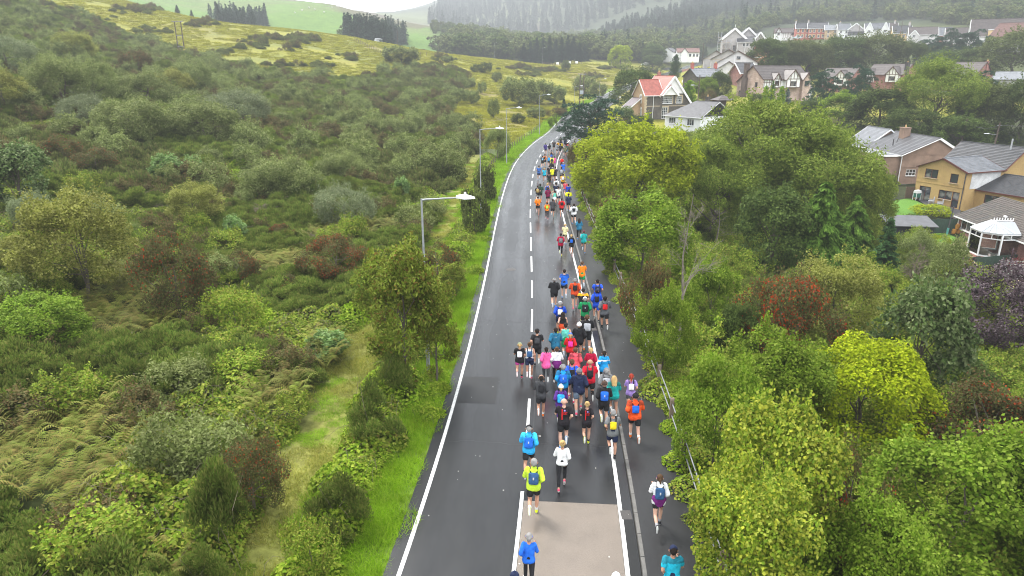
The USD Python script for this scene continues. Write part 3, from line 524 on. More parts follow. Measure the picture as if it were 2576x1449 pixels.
def frond(rng, a, Lf, H):
    m = 15; t = np.linspace(.08, 1, m); c = np.array([math.cos(a), math.sin(a), 0]); side = np.array([-c[1], c[0], 0])
    p = c * (t * Lf)[:, None] + np.array([0, 0, 1.]) * (H * np.sin(t * 2.2) * 1.0 + .05)[:, None]; w = (1.02 - t) ** .8 * .34 * Lf * np.minimum(1, t * 5)
    V, F = [], []
    for sgn in (-1, 1):
        tip = p + side * sgn * w[:, None] + c * .06 - np.array([0, 0, .10]) * w[:, None] * 2; e = c * (Lf / m * .62)
        i = len(V) * 3 if False else sum(len(v) for v in V); V.append(np.stack([p, p + e, tip], 1).reshape(-1, 3)); F.append(np.arange(m)[:, None] * 3 + [0, 1, 2] + i)
    return np.vstack(V), np.vstack(F)
for s in (80, 81):
    rng = np.random.default_rng(s); form('bracken', [('fronds', join([frond(rng, a, rng.uniform(.7, 1.15), rng.uniform(.5, .95)) for a in rng.random(13) * 6.28]), LM['fern'])])
def tuft(kind, seed, n, R, H, W, ma, lean=.5):
    rng = np.random.default_rng(seed); r = R * np.sqrt(rng.random(n)); a = rng.random(n) * 6.28; b = np.c_[r * np.cos(a), r * np.sin(a), np.zeros(n)]; ln = np.c_[rng.normal(size=(n, 2)) * lean, np.ones(n)]; h = H * rng.uniform(.5, 1.2, n)
    mid = b + unit(ln) * h[:, None] * .6; ln2 = ln * [2.2, 2.2, .75]; tip = mid + unit(ln2) * h[:, None] * .5; sd = unit(np.c_[rng.normal(size=(n, 2)), np.zeros(n)]) * W / 2
    V = np.stack([b - sd, b + sd, mid + sd * .8, mid - sd * .8, tip], 1).reshape(-1, 3); i = np.arange(n)[:, None] * 5
    form(kind, [('blades', (V, np.concatenate([i + [0, 1, 2], i + [0, 2, 3], i + [3, 2, 4]])), ma)])
for s in (90, 91): tuft('grass', s, 260, .5, .30, .014, LM['grass'], .6)
for s in (92, 93): tuft('dry_grass', s, 220, .5, .16, .014, LM['dry'], 1.0)
for s in (94, 95): tuft('moor_grass', s, 170, 1.1, .40, .05, LM['moor'], .6)
# bare trees
def bare(kind, seed, H, ma, spread=.5, n1=9, r0=.09):
    rng = np.random.default_rng(seed); ms = []; P = np.array([[0, 0, -.3], [.15, 0, H * .3], [-.05, .1, H * .6], [.25, .05, H * .95]]); ms.append(tube(P, [r0, r0 * .8, r0 * .5, .012], 6))
    for _ in range(n1):
        t = rng.uniform(.35, .95); p = P[0] + (P[-1] - P[0]) * t; a = rng.random() * 6.28; L = H * spread * (1.15 - t) * rng.uniform(.6, 1.1); d = np.array([math.cos(a), math.sin(a), rng.uniform(.6, 1.3)]); d /= np.linalg.norm(d); q = p + d * L
        ms.append(tube([p, (p + q) / 2 + rng.normal(size=3) * .08 * L, q], [r0 * .42 * (1.2 - t), r0 * .25 * (1.2 - t), .006], 4, False))
        for _ in range(6):
            u = rng.uniform(.3, 1); b = p + (q - p) * u; e = b + unit(d + rng.normal(size=3) * .6) * L * .42; ms.append(tube([b, (b + e) / 2 + rng.normal(size=3) * .05, e], [.012, .009, .004], 3, False))
            for _ in range(3):
                f_ = b + (e - b) * rng.uniform(.3, 1); g_ = f_ + unit(d + rng.normal(size=3) * .9) * L * .2; ms.append(tube([f_, g_], [.006, .003], 3, False))
    form(kind, [('branches', cat(ms), ma)])
bare('bare_tree', 100, 8.5, M_PALEBARK, .42, 12, .10); bare('dead_bush', 101, 2.6, M_TWIG, .9, 12, .05); bare('dead_cone', 102, 4.6, M_TWIG, .30, 26, .07)
# ---------------------------------------------------------------- plants: each tree and shrub one can tell apart
def proj(x, y, z):
    dx, dy, dz = np.asarray(x, float), np.asarray(y, float), np.asarray(z, float) - CAM_H
    zc = dy * math.cos(PITCH) - dz * math.sin(PITCH); yc_ = dy * math.sin(PITCH) + dz * math.cos(PITCH); zc = np.where(zc > .1, zc, .1)
    return 1288 + 1717 * dx / zc, 724.5 - 1717 * yc_ / zc, zc
prng = np.random.default_rng(7); PLANTED = []
def plant(kind, px, base, top, width, label, cat_='tree', group=None, k=None, Y=None, name=None, scl=None):
    p = at(px, base, Y) if Y else ground(px, base)
    if Y: p[2] = bilin(p[0], p[1])
    zt = at(px, top, p[1])[2]; zc = proj(*p)[2]
    k = int(prng.integers(len(FORMS[kind]))) if k is None else k
    ref, zm, rad = FORMS[kind][k]; sz = (zt - p[2]) / zm; sx = width / 2 * zc / 1717 / rad if width else sz
    PLANTED.append((p[0], p[1], rad * sx * .75))
    return thing(name or kind, p, prng.random() * 6.28, label, cat_, group, None, (sx, sx, sz), ref=ref)

LEFT = [
 ('birch',225,765,475,270,'largest pale yellow-green tree in the left scrub, tall rounded crown with airy leaves','tree'),
 ('willow',335,378,243,205,'round pale willow dome, left one of the two side by side in mid scrub','tree'),
 ('willow',520,375,251,190,'round grey-green willow dome, right one of the two side by side in mid scrub','tree'),
 ('grey_willow',598,328,224,170,'broad grey willow half hidden behind the right willow dome','tree'),
 ('willow',372,278,176,155,'green willow mound just behind the left willow dome','tree'),
 ('birch',438,255,171,115,'small yellow-green willow on the slope left of the twin pole line','tree'),
 ('willow',488,240,154,100,'upright bright green willow nearest below the twin pole line','tree'),
 ('willow',165,285,138,150,'wide dark green willow below the yellowish tree on the upper left','tree'),
 ('willow',245,280,142,120,'dark willow joined to the right of the wide upper left willow','tree'),
 ('birch',196,162,78,100,'yellowish tree standing alone against the dark heath on the upper left slope','tree'),
 ('grey_willow',28,205,85,140,'windblown silvery willow cut by the left edge near the top','tree'),
 ('grey_willow',222,342,233,130,'blue-grey willow to the left behind the round willow dome','tree'),
 ('birch',20,300,175,140,'tall green willow at the left edge under the silvery one','tree'),
 ('sycamore',62,535,358,165,'leafy blue-green sycamore at the left edge, its top lobes catching light','tree'),
 ('sapling',432,472,385,90,'pale mint sapling clump in the middle of the scrub, left stem','shrub'),
 ('sapling',490,468,390,70,'pale green sapling just right of the mint sapling clump','shrub'),
 ('willow',705,515,392,190,'round olive willow standing alone in the middle of the scrub','tree'),
 ('hawthorn',248,448,368,110,'orange-red berried hawthorn left of the round olive willow','shrub'),
 ('hawthorn',165,425,335,100,'brownish hawthorn thicket behind the blue-green sycamore','shrub'),
 ('hawthorn',455,812,580,190,'big russet hawthorn right beside the largest pale tree','tree'),
 ('hawthorn',605,735,630,110,'small hawthorn with orange tips right of the big russet one','shrub'),
 ('berry_hawthorn',850,722,592,175,'deep red berried hawthorn close to the mown track','tree'),
 ('berry_hawthorn',712,628,563,80,'low orange-red hawthorn behind the deep red one','shrub'),
 ('birch',500,585,458,140,'olive birch above the big russet hawthorn','tree'),
 ('sapling',597,628,540,62,'slim mint-green sapling standing alone above the orange tipped hawthorn','shrub'),
 ('dead_bush',660,585,510,60,'bare dead bush with a fan of grey twigs','dead bush'),
 ('dead_bush',805,640,585,70,'bleached dead twigs beside the deep red hawthorn','dead bush'),
 ('grey_willow',868,585,462,150,'grey blackthorn mass beside the mown track','shrub'),
 ('hazel',110,905,742,230,'pale leafy bush with twiggy base in the left foreground','shrub'),
 ('hawthorn',642,1295,1100,180,'foreground hawthorn dotted with scarlet berries beside the mown track','shrub'),
 ('tall_gorse',560,1385,1155,180,'tall dark gorse with a bare leaning stem in front of the scarlet berry bush','shrub'),
 ('tall_gorse',505,1500,1375,140,'gorse bush at the bottom edge left of the mown track','shrub'),
 ('tall_gorse',850,1335,1195,160,'gorse bush at the right side of the mown track near the bottom','shrub'),
 ('green_sallow',790,1460,1310,150,'green bush nearest the camera between mown track and verge','shrub'),
 ('tall_gorse',935,1120,975,150,'dark gorse between mown track and verge, below the rowan','shrub'),
 ('tall_gorse',1000,1010,870,120,'gorse growing around the foot of the rowan','shrub'),
 ('rowan',1025,985,600,185,'tall feathery rowan with brown seed tassels around the nearest lamp post','tree'),
 ('rowan',960,870,640,120,'slighter rowan leaning left behind the tall feathery one','tree'),
 ('hawthorn',1105,730,608,110,'bush with red-brown tips on the verge behind the nearest lamp post','shrub'),
 ('rowan',1098,965,690,120,'leafy rowan hiding the foot of the nearest lamp post','tree'),
 ('rowan',1140,760,660,70,'low feathery shoots on the verge right of the nearest lamp post','shrub'),
 ('meadow_bush',1195,590,470,72,'dark hedge bush at the foot of the second lamp post','shrub'),
 ('meadow_bush',1222,505,415,60,'dark hedge bush behind the second lamp post','shrub'),
 ('willow',1252,402,318,72,'rounded dark willow between the second and third lamp posts','tree'),
 ('sapling',1010,520,445,45,'thin light sapling left of the mown track','shrub'),
 ('willow',860,470,380,130,'greyish willow on the far scrub beside the track','tree'),
 ('willow',330,640,560,80,'low green sallow between the largest pale tree and the olive birch','shrub'),
 ('birch',50,700,590,120,'dull olive bush at the left edge below the sycamore','shrub'),
 ('grey_willow',100,590,480,110,'grey sallow between the sycamore and the largest pale tree','shrub'),
 ('hawthorn',720,760,690,100,'dark hawthorn low in the scrub left of the deep red one','shrub'),
 ('sapling',830,905,830,110,'pale elder bush where the mown track bends','shrub'),
 ('brown_bush',590,360,318,90,'brown heathery bush under the grey willow','shrub'),
 ('brown_bush',350,190,120,90,'russet bush on the slope left of the twin pole line','shrub'),
]
for a in LEFT: plant(a[0], *a[1:5], a[5], a[6])

RIGHT = [
 ('yellow_hazel',1922,1425,1015,310,'yellow-green hazel in the right foreground, its upper leaves turning yellow','tree'),
 ('yellow_hazel',1872,1580,1190,300,'yellowing hazel nearest the footpath rail at the bottom right','tree'),
 ('hazel',2385,1490,1075,450,'broad green hazel filling the bottom right corner','tree'),
 ('hazel',2560,1520,1120,420,'green hazel cut by the right edge at the bottom','tree'),
 ('hazel',2160,1640,1270,300,'green hazel at the bottom edge between the yellow hazel and the broad one','tree'),
 ('golden_shrub',2150,1135,862,305,'dense rounded golden-green evergreen, brightest mound on the right','tree'),
 ('berry_hawthorn',1945,965,675,265,'domed hawthorn covered in bright red berries right of the bare tree','tree'),
 ('hazel',1935,1110,820,280,'leafy hazel directly under the domed red hawthorn','tree'),
 ('sycamore',2290,1030,698,225,'grey-green sycamore with large pale leaves beside the purple tree','tree'),
 ('birch',2080,900,640,220,'thin leaved silver birch with a white limb behind the domed red hawthorn','tree'),
 ('lime_bush',2137,905,788,95,'small lime-yellow bush between birch and golden evergreen','shrub'),
 ('plum',2500,905,662,250,'purple leaved plum tree below the conservatory','tree'),
 ('hemlock',2045,715,462,215,'drooping bright green conifer, the taller of two among the broadleaf trees','tree'),
 ('hemlock',2130,690,495,150,'drooping conifer, the smaller one on the right of the pair','tree'),
 ('oak',1930,700,470,200,'dark shaded tree left of the drooping conifers','tree'),
 ('slim_spruce',2212,725,552,95,'narrow dark spruce below the garden shed','tree'),
 ('laurel',2362,800,592,105,'dense grey-green evergreen left of the garden steps','tree'),
 ('laurel',2290,720,575,90,'slim grey-green evergreen beside the leafless cone','tree'),
 ('dead_cone',2285,760,612,85,'leafless brown conical tree beside the grey-green evergreen','dead tree'),
 ('hazel',1610,700,482,250,'dark yellow-green hazel overhanging the footpath in the middle distance','tree'),
 ('brown_bush',1628,850,640,140,'brownish thicket against the footpath rail','shrub'),
 ('brown_bush',1545,600,480,105,'dull brown thicket beside the path where the runners bunch','shrub'),
 ('hazel',1662,950,715,150,'green hazel leaning over the footpath rail in mid distance','tree'),
 ('hazel',1790,1215,895,215,'fresh green hazel behind the wooden rail posts','tree'),
 ('hazel',1770,880,650,165,'light green hazel at the foot of the bare tree','tree'),
 ('bare_tree',1700,905,495,210,'tall bare tree with a pale trunk and few leaves','dead tree'),
 ('bare_tree',1800,640,520,120,'bare grey branches rising in front of the big ash trees','dead tree'),
 ('yellow_ash',1590,580,305,310,'bright yellow-green ash beside the road, tallest at the bend','tree'),
 ('ash',1890,580,240,310,'big light green ash whose top hides the white bungalow gable','tree'),
 ('ash',2030,620,298,290,'big green ash in front of the brown rendered house','tree'),
 ('ash',2135,645,410,170,'grey-green ash nearest the brown rendered house','tree'),
 ('ash',1790,600,345,220,'green ash between the yellow-green one and the big light one','tree'),
 ('hawthorn',2445,1250,960,330,'wide russet hawthorn at the right edge above the broad hazel','tree'),
 ('hawthorn',2580,1210,1020,220,'russet hawthorn with red fruit cut by the right edge','tree'),
 ('hawthorn',2095,1480,1110,220,'dark hawthorn with red berries between the foreground hazels','tree'),
 ('oak',2400,1010,890,170,'dark green bush under the purple tree','shrub'),
 ('oak',1845,950,760,130,'dark green bush left of the domed red hawthorn','shrub'),
 ('red_shrub',2420,700,650,70,'crimson leaved shrub along the green garden fence, left one','shrub'),
 ('red_shrub',2560,690,650,60,'crimson leaved shrub along the green garden fence, right one','shrub'),
 ('topiary',2340,545,514,98,'clipped golden dome shrub on the lawn below the yellow house','shrub'),
 ('lime_bush',2360,625,590,60,'yellow-green border bush beside the small lawn','shrub'),
 ('meadow_bush',2290,575,540,70,'green bush in front of the dark green garden fence','shrub'),
 ('pine',1482,390,240,165,'dark blue-green pine hanging over the road bend','tree'),
 ('brown_bush',1453,430,352,66,'reddish brown hedge bush below the pine','shrub'),
 ('meadow_bush',1478,480,400,70,'dark hedge bush between path and yellow-green ash','shrub'),
 ('oak',1590,275,172,112,'dark rounded tree between far road and red roofed house','tree'),
 ('sycamore',1560,335,268,80,'leafy green bush left of the red roofed house','shrub'),
 ('oak',1610,345,290,70,'dark shrub at the corner of the red roofed house','shrub'),
 ('dark_cypress',1697,202,137,30,'single dark upright cypress beside the far road','tree'),
 ('oak',1641,180,136,60,'round dark bush alone on the far grass','tree'),
 ('golden_shrub',1560,172,114,62,'golden-olive round tree behind the far meadow','tree'),
 ('ash',2340,352,145,205,'tall light green ash standing above the houses on the right','tree'),
 ('oak',2205,345,218,170,'dark oak between the half timbered houses and the tall ash','tree'),
 ('hazel',2105,318,228,130,'yellowish green tree below the half timbered houses','tree'),
 ('olive_oak',2465,345,205,140,'dull olive round tree right of the tall ash','tree'),
 ('oak',2560,350,190,130,'dark tree at the right edge above the brown rendered house','tree'),
 ('oak',2280,380,270,140,'dark tree behind the brown rendered house roof','tree'),
 ('oak',2400,400,290,150,'dark tree behind the yellow house roof','tree'),
 ('pine',2060,300,175,85,'pine in front of the left of the smaller half timbered houses','tree'),
 ('pine',2150,290,165,80,'pine in front of the smaller half timbered houses, between them','tree'),
 ('pine',2440,330,180,110,'pine right of the tall ash before the slate roof','tree'),
 ('oak',2030,330,250,70,'dark tree right of the big stone gabled house','tree'),
 ('oak',1925,185,95,105,'dark oak behind the orange brick gable','tree'),
 ('olive_oak',1975,185,100,100,'olive domed tree in the belt below the terrace, leftmost','tree'),
 ('olive_oak',2030,192,98,125,'large olive dome in the belt below the terrace','tree'),
 ('oak',2110,190,90,125,'dark oak in the belt below the white gabled house','tree'),
 ('olive_oak',2195,190,80,150,'broad olive tree in the belt below the white twin gabled house','tree'),
 ('oak',2275,190,100,110,'dark tree in the belt below the grey roofs','tree'),
 ('pine',2330,185,88,70,'flat topped pine in the belt below the grey roofs, left of three','tree'),
 ('pine',2385,185,72,80,'flat topped pine in the belt below the grey roofs, middle of three','tree'),
 ('pine',2440,185,75,80,'flat topped pine in the belt below the grey roofs, right of three','tree'),
 ('olive_oak',2535,205,72,170,'broad olive tree at the right edge below the red brown roof','tree'),
 ('oak',2430,200,120,120,'dark tree in the belt left of the broad olive tree at the right edge','tree'),
 ('oak',2360,205,125,110,'dark tree in the belt under the pines','tree'),
 ('bluespruce' if False else 'blue_spruce',2097,172,134,50,'blue grey spruce behind the half timbered houses','tree'),
 ('lime_cypress',2140,168,140,30,'bright lime cypress behind the half timbered houses, pointed','tree'),
 ('lime_cypress',2072,172,146,26,'lime cypress left of the blue grey spruce','tree'),
 ('lime_cypress',2035,190,152,32,'lime bush left of the smaller half timbered houses','tree'),
 ('column_cypress',1939,268,204,17,'tall clipped column cypress before the big stone gabled house','tree'),
 ('lime_cypress',1923,264,216,22,'golden cone cypress left of the column cypress','tree'),
 ('lime_cypress',1963,262,217,22,'golden cone cypress right of the column cypress','tree'),
 ('blue_spruce',1978,262,222,24,'small blue spruce before the big stone gabled house','tree'),
 ('lime_cypress',1731,266,202,40,'golden green cypress in the garden beside the utility pole','tree'),
 ('hazel',1775,255,195,60,'green garden tree above the white bungalow','tree'),
 ('oak',1805,245,178,62,'dark garden tree behind the gazebo','tree'),
 ('brown_bush',1782,262,222,40,'purple brown garden shrub beside the gazebo','shrub'),
 ('topiary',1825,255,238,28,'yellow clipped garden ball below the gazebo','shrub'),
 ('oak',1900,275,235,36,'dark round garden shrub before the stone gable','shrub'),
 ('oak',1640,160,110,70,'dark broad tree left of the white house up the valley','tree'),
 ('oak',1750,150,112,60,'dark tree in front of the white house up the valley','tree'),
 ('brown_bush',1945,205,172,44,'dark red brown bush behind the ridge of the stone gabled house','shrub'),
]
for a in RIGHT: plant(a[0], *a[1:5], a[5], a[6])

MEADOW = [
 ('meadow_bush',1222,184,156,34,'darker of the two round bushes on the far meadow'),('meadow_bush',1198,182,161,28,'smaller of the two round bushes on the far meadow'),
 ('meadow_willow',1305,268,193,95,'big loose willow in the middle of the meadow, left half'),('meadow_willow',1352,262,200,85,'big loose willow in the middle of the meadow, right half'),
 ('meadow_willow',1250,206,180,26,'small bush below the two round meadow bushes'),('meadow_willow',1242,298,248,30,'narrow willow shrub on the meadow left of the big loose willow'),
 ('meadow_bush',1302,310,285,40,'low bush on the meadow before the big loose willow'),('meadow_willow',1350,300,268,50,'pale shrub between big loose willow and lamp posts'),
 ('brown_bush',1400,300,268,58,'brown bush at the roadside near the warning sign'),('slim_spruce',1418,290,248,26,'small bright green conifer near the warning sign'),
 ('meadow_bush',1423,177,152,28,'small round bush in front of the far parapet'),('meadow_willow',1150,262,222,50,'grey willow at the edge of scrub and meadow'),
 ('meadow_willow',1185,262,225,45,'pale willow left of the meadow path'),('meadow_willow',1213,236,205,24,'thin sapling on the meadow'),
 ('meadow_willow',1010,160,115,100,'bushy thicket around the field gate on the left hill'),('meadow_willow',1128,158,140,30,'small bush beyond the field fence'),
 ('meadow_bush',1028,166,147,20,'single dot of a bush on the pale grass'),('meadow_willow',1395,262,215,60,'pale thicket beneath the central twin poles, left side'),
 ('meadow_willow',1470,240,190,60,'thicket around the foot of the central twin poles'),('meadow_willow',1500,250,205,50,'thicket right of the central twin poles'),
 ('hazel',1390,320,295,25,'bright green sprout by the verge fence'),
]
for a in MEADOW: plant(a[0], *a[1:5], a[5], 'shrub' if 'bush' in a[0] else 'tree')
ORD = ['first', 'second', 'third', 'fourth', 'fifth', 'sixth', 'seventh', 'eighth', 'ninth', 'tenth', 'eleventh']
for i, (px, top) in enumerate([(1318,108),(1334,104),(1350,95),(1366,97),(1382,92),(1398,98),(1412,94),(1427,89),(1441,92),(1456,108),(1470,112)]):
    plant('stand_spruce', px, 163, top, 30, f'dark spruce in the stand behind the far meadow, {ORD[i]} from the left', 'tree', 'spruces in the stand behind the far meadow', Y=440 + 9 * (i % 3))
plant('stand_spruce', 588/1.0 if False else 448, 45, 13, 20, 'lone spruce on the skyline of the left hill', 'tree', Y=420)
plant('stand_spruce', 484, 52, 25, 16, 'smaller lone spruce below the pylon on the left skyline', 'tree', Y=430)

# ---------------------------------------------------------------- plants: cover nobody could count
def inside(poly, px, py):
    px, py, c = np.asarray(px, float), np.asarray(py, float), np.zeros(np.shape(px), bool)
    for (x0, y0), (x1, y1) in zip(poly, poly[1:] + poly[:1]):
        if y0 != y1: c ^= ((y0 > py) != (y1 > py)) & (px < (x1 - x0) * (py - y0) / (y1 - y0) + x0)
    return c
def cover(name, label, cat_, forms, x, y, smin=.8, smax=1.25, seed=1, dz=0., zs=None, tilt=True):
    rng = np.random.default_rng(seed); n = len(x)
    if not n: return
    pi = UsdGeom.PointInstancer.Define(stage, '/World/' + numbered('/World', name)); protos = []
    for i, (kd, k) in enumerate(forms):
        q = UsdGeom.Xform.Define(stage, f'{pi.GetPath()}/plant_{i:03d}'); q.GetPrim().GetReferences().AddInternalReference(Sdf.Path(FORMS[kd][k][0])); protos.append(q.GetPath())
    pi.CreatePrototypesRel().SetTargets(protos); pi.CreateProtoIndicesAttr(Vt.IntArray.FromNumpy(rng.integers(0, len(forms), n).astype(np.int32)))
    pi.CreatePositionsAttr(Vt.Vec3fArray.FromNumpy(np.c_[x, y, bilin(x, y) + dz].astype(np.float32)))
    a = rng.random(n) * math.pi; pi.CreateOrientationsAttr(Vt.QuathArray([Gf.Quath(float(math.cos(t)), 0, 0, float(math.sin(t))) for t in a]))
    s = rng.uniform(smin, smax, n); sz = s * (rng.uniform(.8, 1.2, n) if zs is None else zs); pi.CreateScalesAttr(Vt.Vec3fArray.FromNumpy(np.c_[s, s, sz].astype(np.float32)))
    return tag(pi.GetPrim(), label, cat_, None, 'stuff')
def grid(x0, x1, y0, y1, step, seed, m=180):
    rng = np.random.default_rng(seed); X, Y = np.meshgrid(np.arange(x0, x1, step), np.arange(y0, y1, step)); X = (X + rng.uniform(-.5, .5, X.shape) * step).ravel(); Y = (Y + rng.uniform(-.5, .5, Y.shape) * step).ravel()
    px, py, zc = proj(X, Y, bilin(X, Y)); ok = (px > -m) & (px < 2576 + m) & (py < 1449 + 2 * m) & (py > -250)
    return X[ok], Y[ok], px[ok], py[ok]
SCRUB = [(-900,2600),(-900,-300),(60,-20),(150,22),(262,60),(330,95),(440,125),(560,162),(640,185),(760,192),(870,205),(960,190),(1080,165),(1165,180),(1188,215),(1122,250),(1132,290),(1195,328),(1205,360),(1160,420),(1150,520),(1100,640),(960,900),(830,1100),(560,1449),(300,2300)]
def wild(x, y): return meshkit.fbm(np.c_[x / 11., y / 11., 0 * x], 3, 21), meshkit.fbm(np.c_[x / 7., y / 7., 0 * x + 5], 3, 33)
x, y, px, py = grid(-75, -4, 6, 66, 1.05, 1)
ro_, _ = road_offset(x, y); td = track_dist(x, y); ok = (ro_ < -5.4) & (td > 1.75) & ~((ro_ > -7.2) & (y > 40)); x, y, px, py = x[ok], y[ok], px[ok], py[ok]
n1, n2 = wild(x, y); nearw = np.clip((42 - y) / 25, 0, 1)
fern = (inside([(-400,960),(180,1000),(330,1090),(300,1300),(120,1340),(-400,1320)], px, py) & (n2 > .40)) | (inside([(210,745),(330,745),(420,800),(400,890),(270,890)], px, py)) | (n2 > .66)
gor = ~fern & (n1 > .50 + .08 * nearw); brt = ~fern & ~gor & (n2 < .42) & (y < 50); bra = ~fern & ~gor & ~brt
cover('bracken', 'arching green and rusty bracken fronds among the scrub', 'bracken', [('bracken', 0), ('bracken', 1)], np.repeat(x[fern], 2) + .35, np.tile(y[fern], 1).repeat(2) + np.tile([.3, -.3], fern.sum()), .8, 1.3, 2, .25)
rg_ = np.random.default_rng(77); sal = ~fern & (rg_.random(len(x)) < .055); thn = ~fern & ~sal & (rg_.random(len(x)) < .05); gor &= ~sal & ~thn; brt &= ~sal; bra &= ~sal
cover('sallow_scrub', 'pale young sallows standing out of the near scrub', 'sallow', [('green_sallow', 0), ('green_sallow', 1), ('sallow', 0)], x[sal], y[sal], .6, 1.15, 41)
cover('thorn_scrub', 'brownish thorn bushes in the near scrub', 'thorn', [('thorn_scrub', 0), ('thorn_scrub', 1)], x[thn], y[thn], .6, 1.1, 42)
cover('gorse_scrub', 'dark needled gorse humps filling the near scrub', 'gorse', [('gorse', 0), ('gorse', 1), ('gorse', 2)], x[gor], y[gor], .6, 1.15, 3)
cover('bramble_thicket', 'tangle of bramble leaves and arching stems over the near scrub', 'bramble', [('bramble', 0), ('bramble', 1), ('bramble', 2)], x[bra], y[bra], .75, 1.25, 4)
cover('bright_bramble', 'lighter green bramble patches in the near scrub', 'bramble', [('bright_bramble', 0), ('bright_bramble', 1)], x[brt], y[brt], .75, 1.2, 5)
# weedy margin between verge and track, and along the footpath rail
x, y, px, py = grid(-12, -3, 6, 120, .7, 6); ro_, _ = road_offset(x, y); td = track_dist(x, y); w = meshkit.fbm(np.c_[x / 4., y / 4., 0 * x], 2, 4)
ok = (ro_ < -5.25) & (ro_ > -7.6) & (td > 1.3) & (w > .24); cover('roadside_bramble', 'bright brambles and nettles along the back of the grass verge', 'bramble', [('bright_bramble', 0), ('bright_bramble', 1), ('bramble', 0)], x[ok], y[ok], .6, 1.15, 7)
x, y, px, py = grid(5, 12, 6, 130, .8, 8); ro_, _ = road_offset(x, y); ok = (ro_ > K0 + 1.78) & (ro_ < 8.5)
cover('pathside_bramble', 'brambles and ivy spilling over the footpath edge', 'bramble', [('bright_bramble', 0), ('bramble', 1), ('bramble', 2)], x[ok], y[ok], .42, .8, 9)
x, y, px, py = grid(7, 75, 6, 140, 1.35, 10); ro_, _ = road_offset(x, y); hs = np.zeros(len(x), bool)
yard = inside([(2215,470),(2700,380),(2700,760),(2470,745),(2400,690),(2330,600),(2260,640),(2215,600)], px, py)
ok = (ro_ > 8.0) & ~yard; cover('embankment_thicket', 'shady undergrowth beneath the trees right of the road', 'undergrowth', [('bramble', 0), ('green_sallow', 1), ('gorse', 1), ('bright_bramble', 1), ('bright_bramble', 0), ('green_sallow', 0)], x[ok], y[ok], .6, 1.15, 11)
# middle and far scrub: heath and gorse
x, y, px, py = grid(-190, 5, 64, 320, 1.75, 12); ro_, _ = road_offset(x, y); td = track_dist(x, y)
far_ok = (y < 150) | (np.random.default_rng(3).random(len(x)) < .72); ok = inside(SCRUB, px, py) & (ro_ < -7) & (td > 1.9) & far_ok; x, y = x[ok], y[ok]; n1, n2 = wild(x, y); rg_ = np.random.default_rng(78); q_ = rg_.random(len(x)); sal = q_ < .075; thn = (q_ > .075) & (q_ < .14)
cover('hillside_sallow', 'pale grey-green sallows dotted over the middle hillside', 'sallow', [('sallow', 0), ('sallow', 1)], x[sal], y[sal], .8, 1.7, 43)
cover('hillside_thorn', 'brown thorn bushes dotted over the middle hillside', 'thorn', [('thorn_scrub', 0), ('thorn_scrub', 1)], x[thn], y[thn], .8, 1.6, 44)
x, y, n1, n2 = (v[~sal & ~thn] for v in (x, y, n1, n2)); h = n1 > .52
cover('heath', 'dark heath and heather covering the middle hillside', 'heath', [('heath', 0), ('heath', 1)], x[h], y[h], .8, 1.5, 13)
g2 = ~h & (n2 < .55); cover('hillside_gorse', 'olive gorse humps over the middle hillside', 'gorse', [('gorse', 0), ('gorse', 1), ('gorse', 2)], x[g2], y[g2], .9, 1.6, 14)
g3 = ~h & (n2 >= .55); cover('hillside_bramble', 'green bramble and bilberry patches over the middle hillside', 'bramble', [('bramble', 0), ('bramble', 2), ('bright_bramble', 0)], x[g3], y[g3], 1.0, 1.7, 15)
x, y, px, py = grid(-260, 60, 150, 420, 2.1, 16); pm = np.zeros(len(x), bool)
for cx, cy, rx, ry in [(337,28,50,9),(377,24,34,5),(502,60,42,8),(651,98,32,7),(738,101,47,12),(622,116,44,10),(731,123,28,7),(550,136,27,7),(859,148,34,9),(380,82,46,12),(285,45,20,6),(700,165,60,12),(800,170,50,10),(1110,150,30,4),(1290,172,40,5),(1370,178,50,5),(1500,195,30,4),(1520,172,26,3),(1340,190,30,3)]:
    rr2 = (((px - cx + 8 * np.sin(py * .9)) / rx) ** 2 + ((py - cy) / ry) ** 2 < 1 + 1.2 * (meshkit.noise(np.c_[x / 9., y / 9., 0 * x]) - .5)) & (meshkit.noise(np.c_[x / 4., y / 4., 0 * x]) > .42); pm |= rr2
cover('heather_patches', 'dark heather patches on the yellow moor grass', 'heather', [('heath', 0), ('heath', 1), ('heath', 0), ('thorn_scrub', 0)], x[pm], y[pm], .45, 1.35, 17, -.2)
# grass
x, y, px, py = grid(-12, 2, 6, 62, .42, 18); ro_, _ = road_offset(x, y); ok = (ro_ < -3.42 - .25 * meshkit.noise(np.c_[x / .6, y / .6, 0 * x + 3])) & (ro_ > -5.75 - .5 * meshkit.noise(np.c_[x, y, 0 * x]) * 2)
cover('verge_grass', 'long bright green grass of the roadside verge', 'grass', [('grass', 0), ('grass', 1)], x[ok], y[ok], .65, 1.25, 19)
wd = meshkit.noise(np.c_[x / 1.7, y / 1.7, 0 * x + 2]); dry_ = ok & (wd > .70); cover('verge_weeds', 'dry stalks and coarse weeds in the grass verge', 'weeds', [('dry_grass', 0), ('moor_grass', 1), ('bright_bramble', 0)], x[dry_], y[dry_], .35, .6, 46)
x, y, px, py = grid(-12, 40, 62, 260, .85, 20); ro_, _ = road_offset(x, y); ok = (ro_ < -3.7) & (ro_ > -6.6)
cover('far_verge_grass', 'bright green verge following the road uphill', 'grass', [('grass', 0), ('grass', 1)], x[ok], y[ok], 1.2, 2.0, 21, zs=.8)
x, y, px, py = grid(-24, -4, 6, 100, .5, 22); td = track_dist(x, y); ok = (td < 1.9) & (meshkit.noise(np.c_[x / .9, y / .9, 0 * x]) > .25); gr = ok & (meshkit.noise(np.c_[x / 1.3, y / 1.3, 0 * x + 9]) > .58)
